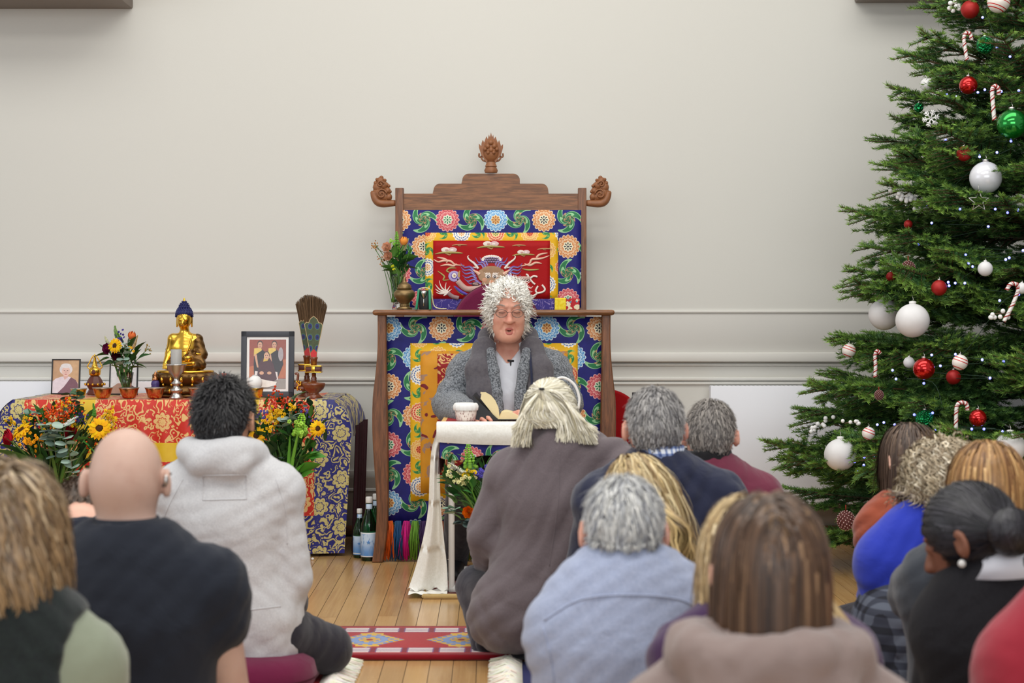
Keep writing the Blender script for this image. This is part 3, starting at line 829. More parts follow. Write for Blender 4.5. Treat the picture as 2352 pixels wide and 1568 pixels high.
# pearl, fins, scaled body and claws
disc(480, 790, 105, 95, LIL, .0004); disc(480, 785, 62, 62, VIO, .001); disc(480, 780, 46, 46, WHT, .0016); disc(485, 780, 20, 20, TAN, .0022)
for k in range(6): stroke([(580, 700 + k * 20), (540, 750 + k * 10)], 30, GOLD_, dy=.001)
for k, (x, y) in enumerate(((150, 930), (150, 1010), (165, 1070), (215, 860), (340, 900), (410, 960), (440, 1010), (300, 1130))):
    stroke([(370, 1080), ((370 + x) / 2 - 30, (1080 + y) / 2 + 20), (x, y)], 40, WHT, dy=.0008)
stroke([(370, 1080), (450, 1140), (560, 1170)], 80, (150, 120, 120), dy=.0012, taper=False)
for (pts, w) in (([(540, 870), (620, 960), (700, 1010), (820, 1010), (960, 990)], 110), ([(800, 920), (900, 930)], 70), ([(1560, 830), (1660, 830), (1800, 830)], 90)):
    stroke(pts, w, (196, 160, 150), dy=.0006, taper=False)
    sp = spline([(x, y, 0) for x, y in pts], max(6, int(len(pts) * 4)))
    for i, q in enumerate(sp):
        for j in (-1, 0, 1): disc(q.x, q.y + j * w * .26 + (i % 2) * 8, 13, 11, DK, .0026)
for pts in ([(1800, 830), (1860, 790), (1930, 800)], [(1780, 830), (1760, 770), (1730, 760)], [(1800, 840), (1850, 900), (1890, 930)], [(960, 1000), (985, 980)], [(1850, 1140), (1920, 1090), (1900, 1040), (1940, 960)], [(1920, 1090), (2030, 1060), (2060, 1010), (2010, 940)]):
    stroke(pts, 36, WHT, dy=.002, taper=False)
stroke([(480, 960), (600, 1060), (740, 1120)], 60, VIO, dy=.001, both=True)
em.build('dragon_embroidery', MAT['embroid'], back, world=True)
# cushion backrest that shows above the ledge
cu = thing('backrest_cushion', 'maroon rounded cushion on the throne behind the reader\'s white hair', 'cushion', (W(1140, 700, 8.98).x, 8.98, 0.31))
def cush(c, w, h, d):
    poly = []
    n = 36
    for i in range(n + 1):
        a = PI * i / n; poly.append((w / 2 * math.cos(a), h - w * 0.5 + w / 2 * math.sin(a)))
    poly += [(-w / 2, 0.02), (w / 2, 0.02)]
    return prism(poly, -d / 2, d / 2)
hcu = W(1140, 652, 8.98).z - 0.31
o = MB().add(cush(0, 0.42, hcu, 0.09)).build('pad', MAT['maroon_felt'], cu, smooth=True, angle=50)
bv = o.modifiers.new('bevel', 'BEVEL'); bv.width = 0.02; bv.segments = 3; bv.limit_method = 'ANGLE'
MB().add(tube([(0.2 * math.cos(PI * i / 24) * 1.04, 0.0, hcu - 0.21 + 0.2 * math.sin(PI * i / 24) * 1.04) for i in range(25)], 0.006, 6)).build('piping', MAT['maroon_cloth'], cu)
# round-backed chairs
def chair(label, X, Y, ztop, m, wback=0.38, rz=0.0, zs=0.43):
    t = thing('round_back_chair', label, 'chair', (X, Y, 0), rz)
    poly = []
    for i in range(31):
        a = PI * i / 30; poly.append((wback / 2 * math.cos(a), ztop - wback * 0.5 + wback / 2 * math.sin(a)))
    poly += [(-wback * 0.42, 0.50), (wback * 0.42, 0.50)]
    o = MB().add(prism(poly, 0.19, 0.235)).build('backrest', m, t, smooth=True, angle=50)
    bv = o.modifiers.new('bevel', 'BEVEL'); bv.width = 0.012; bv.segments = 3; bv.limit_method = 'ANGLE'
    MB().add(box((0, 0, zs), (0.42, 0.42, 0.06), 0.02)).build('seat', m, t, angle=50)
    for sx in (-1, 1):
        for sy in (-1, 1):
            MB().add(tube([(sx * 0.18, sy * 0.18, zs - .02), (sx * 0.2, sy * 0.21, 0.0)], 0.011, 8)).build('leg', MAT['black'], t)
        MB().add(tube([(sx * 0.15, 0.2, 0.41), (sx * 0.14, 0.238, 0.75)], 0.010, 8)).build('back_strut', MAT['black'], t)
    return t
c1 = W(1388, 893, 8.98); chair('red felt round-backed chair standing behind the throne\'s front leg', c1.x + 0.005, 8.78, c1.z, MAT['red_chair'], 0.38)
c0_ = W(1170, 790, 8.32); chair('maroon round-backed chair the white-haired reader sits on', c0_.x, 8.17, c0_.z - .02, MAT["maroon_felt"], 0.48, 0.0, 0.34)
# ---------------------------------------------------------------- the altar
YA = 8.72; ZA = W(400, 919, YA).z; XA = W(400, 919, YA).x; XN = W(390, 919, YA).x
alt = thing('altar_table', 'long altar table under layered cloths, bronze statue and bowls on it', 'table', (XA, 9.06, 0))
hw = 370 * mpp(YA)
MB().add(box((0, 0.0, ZA - 0.018), (hw * 2 - 0.03, 0.64, 0.03), 0.004)).build('tabletop', MAT['maroon_wood'], alt, angle=40)
for sx in (-1, 1):
    for sy in (-1, 1): MB().add(box((sx * (hw - 0.06), sy * 0.27, (ZA - 0.03) / 2), (0.045, 0.045, ZA - 0.03), 0.004)).build('leg', MAT['maroon_wood'], alt, angle=40)
MAT['altar'] = altar_material(XN, ZA)
acl = thing('altar_cloth', 'blue, red and yellow gold-patterned brocade cloth draped over the altar table', 'tablecloth', (0, 0, 0))
def flare(dep): return 0.085 * (1 - math.exp(-dep / 0.06)) if dep < 0.15 else 0.085 * (1 - math.exp(-2.5)) - (dep - 0.15) * 0.06
def front(s, t):
    dep = t * (ZA - 0.012); q = (s - 0.5) * 2
    e = max(0.0, abs(q) - 0.72) / 0.28
    X = XA + q * hw + math.copysign(flare(dep) * e * e, q)
    fold = 0.022 * math.sin(s * 46 + 1.2 * math.sin(s * 9)) * min(1, dep / 0.3) * (0.35 + 0.65 * e) + 0.006 * math.sin(s * 90) * min(1, dep / .2)
    return (X, YA - 0.004 - 0.02 * (1 - math.exp(-dep / 0.03)) - dep * 0.02 + fold, ZA + 0.003 - dep)
mb = MB(); mb.add(grid(front, 120, 40))
mb.add(grid(lambda s, t: (XA + (s * 2 - 1) * hw, YA - 0.004 + t * 0.68, ZA + 0.003 + 0.0015 * math.sin(s * 60 + t * 9) + (0.004 * math.sin(s * 21) * t)), 60, 8))
o = mb.build('brocade', MAT['altar'], acl)
for s in (-1, 1):
    sd = MB()
    def side(p, t, s=s):
        dep = t * 0.17
        return (XA + s * (hw + flare(dep) * 1.1 + 0.008 * math.sin(p * 20)), YA - 0.02 + p * 0.68, ZA + 0.003 - dep)
    sd.add(grid(side, 16, 10)).build('side_flap', MAT['altar'], acl)
for s in (-1, 1):
    MB().add(grid(lambda p, t, s=s: (XA + s * (hw + 0.075 + 0.012 * math.sin(p * 26) - 0.02 * t + .02), YA + 0.03 + p * 0.6, (ZA - 0.13) * (1 - t) + 0.006), 24, 6)).build('maroon_lining', MAT['maroon_cloth'], acl)
def on(px, Y): v = W(px, 900, Y); return (v.x, Y, ZA + 0.0055)
# ---- framed photographs
def frame(label, px, Y, w, h, border, fm, mount, lean=0.16, rz=0.0):
    t = thing('framed_photograph', label, 'picture', on(px, Y), rz)
    Rm = Matrix.Rotation(-lean, 3, 'X')
    T = lambda v: Rm @ Vector(v)
    mb = MB()
    for (cx, cz, sx, sz) in ((0, border / 2, w, border), (0, h - border / 2, w, border), (-w / 2 + border / 2, h / 2, border, h), (w / 2 - border / 2, h / 2, border, h)):
        mb.add(box(T((cx, 0, cz)), (sx, 0.014, sz), 0.002, R=Rm))
    mb.build('frame', fm, t, angle=40)
    MB().add(box(T((0, 0.003, h / 2)), (w - border, 0.004, h - border), R=Rm)).build('backing', MAT['black'], t, smooth=False)
    if mount: MB().add(box(T((0, 0.0, h / 2)), (w - 2 * border, 0.003, h - 2 * border), R=Rm)).build('mount', MAT['white_card'], t, smooth=False)
    MB().add(box(T((0, 0.05, h * .33)), (w * 0.2, 0.006, h * .62), R=Matrix.Rotation(0.32, 3, 'X'))).build('easel_back', MAT['black'], t, smooth=False)
    iw = w - 2 * border - 2 * mount; ih = h - 2 * border - 2 * mount
    pic = MB(); dep = [0]
    def poly(pts, c):
        """flat printed area, u right and v up in 0..1 of the picture"""
        dep[0] += 1; d = -0.0022 - 0.00012 * dep[0]
        pts = [(min(1, max(0, u)), min(1, max(0, v))) for u, v in pts]
        v = [T(((u - 0.5) * iw, d, border + mount + q * ih)) for u, q in pts]
        pic.add((v, [tuple(range(len(v)))]), col=lin(c))
    def oval(u, v, ru, rv, c, n=20): poly([(u + ru * math.cos(2 * PI * i / n), v + rv * math.sin(2 * PI * i / n)) for i in range(n)], c)
    return t, pic, poly, oval
sA = mpp(9.22)
tA, pic, poly, oval = frame('small black-framed photograph of a white-haired person against tan', 150, 9.22, 66 * sA, 82 * sA, 3 * sA, MAT['black'], 0)
poly([(0, 0), (1, 0), (1, 1), (0, 1)], (196, 158, 124))
poly([(.55, .1), (1, .1), (1, 1), (.6, 1)], (206, 170, 132))
poly([(0, 0), (0, .36), (.12, .44), (.34, .5), (.62, .5), (.85, .42), (.97, .3), (1, .1), (1, 0)], (226, 214, 222))
poly([(.2, 0), (.45, .2), (.7, .48), (.88, .4), (.97, .28), (1, 0)], (126, 92, 104))
poly([(.4, .5), (.46, .4), (.6, .5), (.58, .58), (.42, .58)], (222, 182, 172))
oval(.5, .72, .25, .17, (224, 218, 218)); oval(.5, .66, .16, .15, (232, 196, 184)); oval(.5, .83, .2, .07, (228, 224, 224))
oval(.44, .68, .03, .012, (120, 90, 90)); oval(.56, .68, .03, .012, (120, 90, 90)); oval(.5, .57, .05, .012, (190, 110, 110)); oval(.5, .635, .03, .03, (222, 176, 166))
pic.build('print', MAT['print'], tA, smooth=False, recalc=False)
sB = mpp(9.16)
tB, pic, poly, oval = frame('small black-framed portrait on white, mostly hidden by the flower vase', 283, 9.16, 66 * sB, 76 * sB, 3 * sB, MAT['black'], 0)
poly([(0, 0), (1, 0), (1, 1), (0, 1)], (236, 236, 240))
poly([(0, 0), (.05, .2), (.28, .34), (.7, .34), (.95, .2), (1, 0)], (182, 144, 126))
poly([(.55, 0), (.7, .34), (.95, .2), (1, 0)], (112, 84, 84))
oval(.46, .68, .24, .22, (70, 62, 62)); oval(.48, .6, .2, .24, (214, 170, 150)); oval(.4, .64, .04, .015, (80, 60, 60)); oval(.56, .64, .04, .015, (80, 60, 60)); oval(.48, .48, .07, .015, (170, 100, 96))
pic.build('print', MAT['print'], tB, smooth=False, recalc=False)
sC = mpp(8.92)
tC, pic, poly, oval = frame('large dark-framed photograph of three robed people, white mount', 614, 8.92, 122 * sC, 152 * sC, 13 * sC, MAT['charcoal'], 6 * sC, 0.12, math.radians(2))
poly([(0, 0), (1, 0), (1, 1), (0, 1)], (150, 76, 62))
poly([(0, .22), (1, .22), (1, .6), (0, .45)], (184, 106, 70)); poly([(0, 0), (1, 0), (1, .2), (0, .23)], (150, 142, 136))
for (u, s) in ((.28, -1), (.67, 1)):
    poly([(u - .14, .2), (u - .16, .5), (u - .14, .76), (u + .06, .8), (u + .2, .72), (u + .26, .5), (u + .16, .32), (u + .1, .2)], (44, 38, 44))
    poly([(u - .16, .66), (u - .15, .82), (u + .04, .84), (u + .06, .78), (u - .1, .7)], (222, 190, 96))
    poly([(u - .15, .7), (u - .08, .7), (u - .04, .5), (u - .02, .42), (u - .07, .44)], (206, 158, 130))
    oval(u + .01, .905, .075, .075, (70, 50, 46)); oval(u + .01, .885, .062, .07, (204, 156, 130)); oval(u - .012, .895, .012, .008, (60, 40, 40)); oval(u + .035, .895, .012, .008, (60, 40, 40)); oval(u + .01, .85, .02, .006, (150, 80, 76))
    poly([(u - .14, .22), (u - .12, .36), (u + .1, .34), (u + .12, .18)], (226, 216, 214))
poly([(.2, .16), (.26, .5), (.36, .62), (.56, .62), (.66, .5), (.76, .2), (.6, .12)], (76, 38, 48))
poly([(.38, .55), (.4, .63), (.54, .63), (.5, .57)], (214, 180, 70))
oval(.47, .685, .085, .075, (60, 44, 42)); oval(.47, .665, .07, .075, (212, 166, 138)); oval(.445, .675, .014, .009, (60, 40, 40)); oval(.5, .675, .014, .009, (60, 40, 40)); oval(.47, .63, .024, .007, (160, 84, 80))
oval(.34, .32, .06, .035, (210, 160, 130)); oval(.55, .32, .06, .03, (210, 160, 130))
poly([(.2, .06), (.22, .22), (.5, .17), (.76, .14), (.72, .07), (.5, .03), (.3, .03)], (236, 230, 222))
oval(.86, .7, .07, .14, (170, 160, 164)); 
pic.build('print', MAT['print'], tC, smooth=False, recalc=False)
# ---- offering bowls
def bowl(label, px, Y, r, m, h=0.05):
    t = thing('offering_bowl', label, 'bowl', on(px, Y), group='metal offering bowls along the altar')
    MB().add(lathe([(0.0, 0.002), (r * .46, 0.0), (r * .62, h * .08), (r * .8, h * .45), (r * .9, h * .8), (r, h), (r * .985, h * 1.015), (r * .87, h * .82), (r * .76, h * .45), (r * .55, h * .12), (0.0, h * .09)], 32)).build('vessel', m, t)
    MB().add(lathe([(r * 1.0, h * .96), (r * 1.035, h), (r * 1.0, h * 1.03), (r * .97, h)], 32)).build('rim', MAT['silver'], t)
    MB().add(lathe([(0.0, h * .9), (r * .88, h * .9)], 28)).build('water', MAT['glass'], t)
    return t
r_ = 23.5 * mpp(8.78)
bowl('brass offering bowl half hidden by eucalyptus leaves', 181, 8.79, r_ * .8, MAT['brass'], .046)
bowl('copper offering bowl in front of the gold stupa', 236, 8.79, r_, MAT['copper'])
bowl('copper offering bowl in front of the flower vase', 296, 8.79, r_, MAT['copper'])
bowl('copper offering bowl in front of the purple stupa', 356, 8.79, r_, MAT['copper'])
bowl('copper offering bowl at the hip of the statue, beside the candle goblet', 455, 8.79, r_, MAT['copper'])
bb = bowl('brass offering bowl holding a white ball, before the large framed photograph', 588, 8.79, r_ * .78, MAT['brass'], .05)
wb = thing('white_ball', 'white ball resting in the brass bowl before the large photograph', 'ball', (bb.location.x - .004, 8.79, ZA + 0.058))
MB().add(ell((0, 0, 0.02), (0.034, 0.034, 0.036), 20, 14)).build('ball', MAT['white_card'], wb)
MB().add(lathe([(0.012, .0545), (0.014, 0.057), (0.0, 0.058)], 12)).build('tip', MAT['white_card'], wb)
fr = thing('tangerine', 'orange tangerine peeping over the dark-haired man\'s head on the altar', 'fruit', on(514, 8.98))
o = MB().add(ell((0, 0, 0.042), (0.046, 0.046, 0.041), 20, 12)).build('fruit', simple('tangerine_peel', (196, 72, 32), 0.5, var=.15, bs=.3, bscale=300), fr)
MB().add(tube([(0, 0, .08), (.003, 0, .09)], .004, 6)).build('stalk', MAT['leaf'], fr)
bx = thing('lacquer_box', 'small dark lacquer box the tangerine sits on', 'box', on(514, 8.98))
fr.location.z = ZA + 0.035
MB().add(box((0, 0, 0.014), (0.12, 0.1, 0.028), 0.003)).build('body', MAT['maroon_wood'], bx, angle=40)
# ---- goblet with candle
g = thing('silver_goblet', 'tall silver butter-lamp goblet holding a frosted candle glass', 'goblet', on(405, 8.78))
u = mpp(8.78)
MB().add(lathe([(16 * u, 0), (16.5 * u, .004), (12 * u, 8 * u), (9 * u, 14 * u), (14 * u, 17 * u), (15 * u, 20 * u), (8 * u, 24 * u), (6.5 * u, 30 * u), (10 * u, 33 * u), (10.5 * u, 37 * u), (6 * u, 41 * u), (5.5 * u, 47 * u), (9 * u, 52 * u), (18 * u, 62 * u), (22 * u, 76 * u), (24 * u, 79 * u), (22 * u, 79 * u), (18 * u, 66 * u), (0, 58 * u)], 32)).build('goblet', MAT['silver'], g)
MB().add(lathe([(10.5 * u, 33 * u), (12 * u, 35 * u), (10.5 * u, 37 * u)], 20, wob=lambda a, z: 1 + .06 * math.cos(a * 10))).build('knop', MAT['silver'], g)
cd = thing('candle', 'pale frosted candle glass standing in the silver goblet', 'candle', (g.location.x, g.location.y, g.location.z + 62 * u))
MB().add(lathe([(0, 0), (11.5 * u, 0), (12.5 * u, 3 * u), (12.8 * u, 50 * u), (11.6 * u, 51 * u), (11.2 * u, 47 * u), (0, 46 * u)], 28)).build('glass', MAT['frosted'], cd)
MB().add(tube([(0, 0, 46 * u), (0.001, 0, 51 * u)], 0.0012, 6)).build('wick', MAT['black'], cd)
# ---- stupas
st = thing('gold_stupa', 'small gilt stupa with winged top on a dark stepped base', 'stupa', on(218, 9.2)); u = mpp(9.2)
MB().add(lathe([(18 * u, 0), (20 * u, 2 * u), (17 * u, 6 * u), (14 * u, 12 * u), (19 * u, 20 * u), (22 * u, 24 * u), (19 * u, 28 * u), (15 * u, 36 * u), (11 * u, 42 * u), (0, 43 * u)], 8, wob=None)).build('base', MAT['maroon_wood'], st, smooth=False)
mb = MB()
for i in range(12): a = 2 * PI * i / 12; mb.add(ell((22 * u * math.cos(a), 22 * u * math.sin(a), 24 * u), 3 * u, 8, 5))
tag(mb.build('studs', MAT['gold'], st), kind='stuff')
MB().add(lathe([(9 * u, 42 * u), (13 * u, 46 * u), (14 * u, 56 * u), (10 * u, 62 * u), (6 * u, 64 * u), (7 * u, 67 * u), (4.5 * u, 70 * u), (5 * u, 73 * u), (3 * u, 80 * u), (3.6 * u, 82 * u), (1.6 * u, 88 * u), (2.6 * u, 90 * u), (0, 94 * u)], 20)).build('dome', MAT['gold'], st)
MB().add(ell((0, -13 * u, 52 * u), (5 * u, 2 * u, 6 * u), 10, 8)).build('niche', MAT['maroon_wood'], st)
for s in (-1, 1):
    MB().add(tube(spline([(s * 11 * u, 0, 58 * u), (s * 17 * u, 0, 64 * u), (s * 14 * u, 0, 70 * u), (s * 8 * u, 0, 82 * u), (s * 3 * u, 0, 90 * u)], 16), 1.5 * u, 6)).build('wing', MAT['gold'], st)
sp_ = thing('purple_stupa', 'tiny purple and red stupa beside the bronze statue\'s base', 'stupa', on(357, 8.92)); u = mpp(8.92)
MB().add(lathe([(17 * u, 0), (19 * u, 6 * u), (15 * u, 14 * u), (9 * u, 17 * u), (0, 17.5 * u)], 20)).build('base', simple('red_enamel', (136, 30, 38), .35, var=.3, vs=150), sp_)
MB().add(lathe([(9 * u, 17 * u), (10 * u, 22 * u), (9 * u, 26 * u), (10 * u, 30 * u), (9 * u, 35 * u), (7 * u, 38 * u), (0, 39 * u)], 20)).build('drum', simple('purple_enamel', (66, 52, 112), .35, var=.4, vs=200), sp_)
MB().add(lathe([(5 * u, 38 * u), (7 * u, 41 * u), (4 * u, 45 * u), (3.4 * u, 50 * u), (4.4 * u, 52 * u), (1.5 * u, 58 * u), (0, 60 * u)], 16)).build('spire', MAT['copper'], sp_)
# ---- seated bronze statue
bu = thing('seated_statue', 'gilt bronze seated buddha with blue curls on a double lotus base', 'statue', on(426, 9.0)); u = mpp(9.0)
X0, Z0 = bu.location.x, bu.location.z
q_ = lambda x, y, dy=0.0: np.array([(x - 425) * u, dy, (911 - y) * u])     # px in the photo -> local
def elp(vf, ky): return [(v[0], v[1] * ky, v[2]) for v in vf[0]], vf[1]
MB().add(elp(lathe([(78 * u, 0), (80 * u, 3 * u), (76 * u, 7 * u), (0, 8 * u)], 40), .72)).build('plinth', MAT['gold_dark'], bu)
pet = lambda a, z: 1 + 0.05 * abs(math.sin(a * 9))
MB().add(elp(lathe([(70 * u, 7 * u), (78 * u, 10 * u), (74 * u, 18 * u), (63 * u, 25 * u), (60 * u, 27 * u)], 108, wob=pet), .72)).build('lower_lotus', MAT['gold_dark'], bu)
MB().add(elp(lathe([(60 * u, 27 * u), (66 * u, 34 * u), (72 * u, 44 * u), (72 * u, 50 * u), (66 * u, 55 * u), (0, 55 * u)], 108, wob=pet), .72)).build('upper_lotus', MAT['gold_dark'], bu)
MB().add(elp(lathe([(64 * u, 54 * u), (66 * u, 57 * u), (64 * u, 60 * u), (0, 61 * u)], 40), .72)).build('seat_rim', MAT['gold'], bu)
mb = MB()
for row, (R0, z, hh) in enumerate(((75, 14, 6), (70, 40, 8))):
    for i in range(18):
        a = 2 * PI * (i + .5) / 18
        mb.add(ell((R0 * 1.03 * u * math.cos(a), R0 * 1.03 * .72 * u * math.sin(a), z * u), (4 * u, 4 * u, hh * u), 8, 6))
        if row: mb.add(ell((R0 * .98 * u * math.cos(a), R0 * .98 * .72 * u * math.sin(a), (z - 12) * u), (3.4 * u, 3.4 * u, 4 * u), 8, 6))
tag(mb.build('petal_drops', MAT['gold'], bu), kind='stuff')
B = SDF()                                            # gilt body: head, chest, arms, feet
hd = q_(423, 733, -.01)
B.ell(hd, (16.5 * u, 17 * u, 21 * u)).ell(q_(423, 742, -.014), (14 * u, 15 * u, 15 * u), k=.008).cap(q_(423, 750), q_(424, 772), 10 * u, 12 * u, k=.008)
B.ell(q_(424, 800), (30 * u, 19 * u, 30 * u)).ell(q_(424, 822), (23 * u, 19 * u, 18 * u)).cap(q_(398, 778), q_(450, 778), 11 * u, 11 * u)
B.cap(q_(396, 780), q_(388, 812), 10 * u, 9 * u).cap(q_(388, 812), q_(383, 835, -.045), 8.5 * u, 6 * u, k=.01)
for i in range(4): B.cap(q_(380 + i * 2.6, 836, -.06), q_(379 + i * 2.8, 846, -.066), 1.9 * u, 1.5 * u, k=.002)
B.cap(q_(458, 826, -.03), q_(432, 832, -.06), 6.5 * u, 5.5 * u, k=.01)
for i in range(4): B.cap(q_(436, 829 + i * 1.7, -.066 - i * .002), q_(420, 830 + i * 1.7, -.07), 1.9 * u, 1.5 * u, k=.002)
B.cap(q_(423, 737, -.045), q_(423, 743, -.05), 1.8 * u, 2.8 * u, k=.004)
for s in (-1, 1):
    B.cap(q_(423 + s * 16.5, 730, .002), q_(423 + s * 17, 750, .002), 2.6 * u, 2.2 * u, k=.003).ell(q_(423 + s * 6.5, 735, -.044), (4.4 * u, 2.4 * u, 1.9 * u), k=.003)
    B.cap(q_(423 + s * 3, 731.5, -.046), q_(423 + s * 10, 732.5, -.040), .9 * u, .8 * u, k=.003)
B.cap(q_(420, 747.5, -.047), q_(426, 747.5, -.047), 1.3 * u, 1.3 * u, k=.002)
B.cap(q_(402, 838, -.075), q_(450, 834, -.085), 5 * u, 5 * u, k=.01)
V, F = B.mesh(0.0032); np_obj('figure', V, F, MAT['gold'], bu)
Rb = SDF()                                           # darker robe over one shoulder, and the crossed legs
Rb.cap(q_(452, 780, .004), q_(462, 815, -.005), 13.5 * u, 13 * u).cap(q_(462, 815, -.005), q_(452, 828, -.03), 12 * u, 9 * u)
Rb.cap(q_(450, 777, .004), q_(432, 822, -.028), 7 * u, 9 * u, k=.01).ell(q_(426, 815, .016), (31 * u, 17 * u, 46 * u)).ell(q_(436, 828, -.002), (28 * u, 21 * u, 16 * u))
Rb.cap(q_(388, 838, -.03), q_(450, 840, -.065), 12.5 * u, 11 * u).cap(q_(463, 838, -.03), q_(402, 841, -.06), 12.5 * u, 10 * u)
Rb.cap(q_(396, 776, .012), q_(386, 806, .014), 9 * u, 8 * u)
V, F = Rb.mesh(0.004, lambda P: .0012 * np.sin(P[:, 2] * 260 + P[:, 0] * 190 + 3 * np.sin(P[:, 0] * 60))); np_obj('robe', V, F, MAT['gold_dark'], bu)
for (pts, r) in (([q_(444, 768, -.035), q_(440, 790, -.05), q_(432, 812, -.052)], 2.2), ([q_(453, 812, -.04), q_(462, 814, -.034), q_(473, 814, -.01)], 2.4), ([q_(405, 805, -.046), q_(424, 806, -.052), q_(440, 803, -.05)], 1.4)):
    MB().add(tube(spline(pts, 12), r * u, 6)).build('robe_hem', MAT['gold'], bu)
hb = MB(); hb.add(ell(hd + np.array([0, .006, 13 * u]), (19 * u, 18 * u, 15 * u), 16, 10)); hb.add(lathe([(12 * u, 0), (10.5 * u, 8 * u), (6 * u, 14 * u), (0, 17 * u)], 16, hd + np.array([0, .006, 23 * u])))
hb.build('hair_cap', MAT['hair_blue'], bu)
mb = MB(); ra = random.Random(2)
for i in range(7):
    th = i / 6.0; zz = 6 + 21 * th; R_ = 19 * math.sqrt(max(0.02, 1 - (th * .82) ** 2)); n = max(6, int(R_ * 1.15))
    for j in range(n):
        a = 2 * PI * (j + i * .5) / n
        if zz < 12 and math.sin(a) < -.25: continue
        mb.add(ell(hd + np.array([R_ * u * math.cos(a), .006 + R_ * .95 * u * math.sin(a), zz * u]), 2.5 * u, 6, 5))
for i in range(4):
    R_ = (11.5, 10.5, 8, 4.5)[i]; n = int(R_ * 1.3)
    for j in range(n): a = 2 * PI * j / n; mb.add(ell(hd + np.array([R_ * u * math.cos(a), .006 + R_ * u * math.sin(a), (27 + i * 4) * u]), 2.3 * u, 6, 5))
tag(mb.build('curls', MAT['hair_blue'], bu), kind='stuff')
MB().add(lathe([(3 * u, 0), (3.6 * u, 3 * u), (2 * u, 4.5 * u), (2.4 * u, 7 * u), (0, 10 * u)], 12, hd + np.array([0, .006, 39 * u]))).build('finial', MAT['gold'], bu)
MB().add(lathe([(0, 0), (5 * u, 0), (9 * u, 6 * u), (10 * u, 12 * u), (8.5 * u, 12 * u), (0, 6 * u)], 16, q_(437, 830, -.075))).build('alms_bowl', MAT['gold'], bu)
mb = MB()
for s in (-1, 1): mb.add(tube([hd + np.array([s * 3.5 * u, -.0475, -1.5 * u]), hd + np.array([s * 6.5 * u, -.0485, -2.4 * u]), hd + np.array([s * 10 * u, -.044, -1.5 * u])], .5 * u, 5))
mb.add(tube([hd + np.array([-3.4 * u, -.049, -14.2 * u]), hd + np.array([0, -.0505, -14.6 * u]), hd + np.array([3.4 * u, -.049, -14.2 * u])], .6 * u, 5))
mb.build('painted_features', MAT['maroon_wood'], bu)
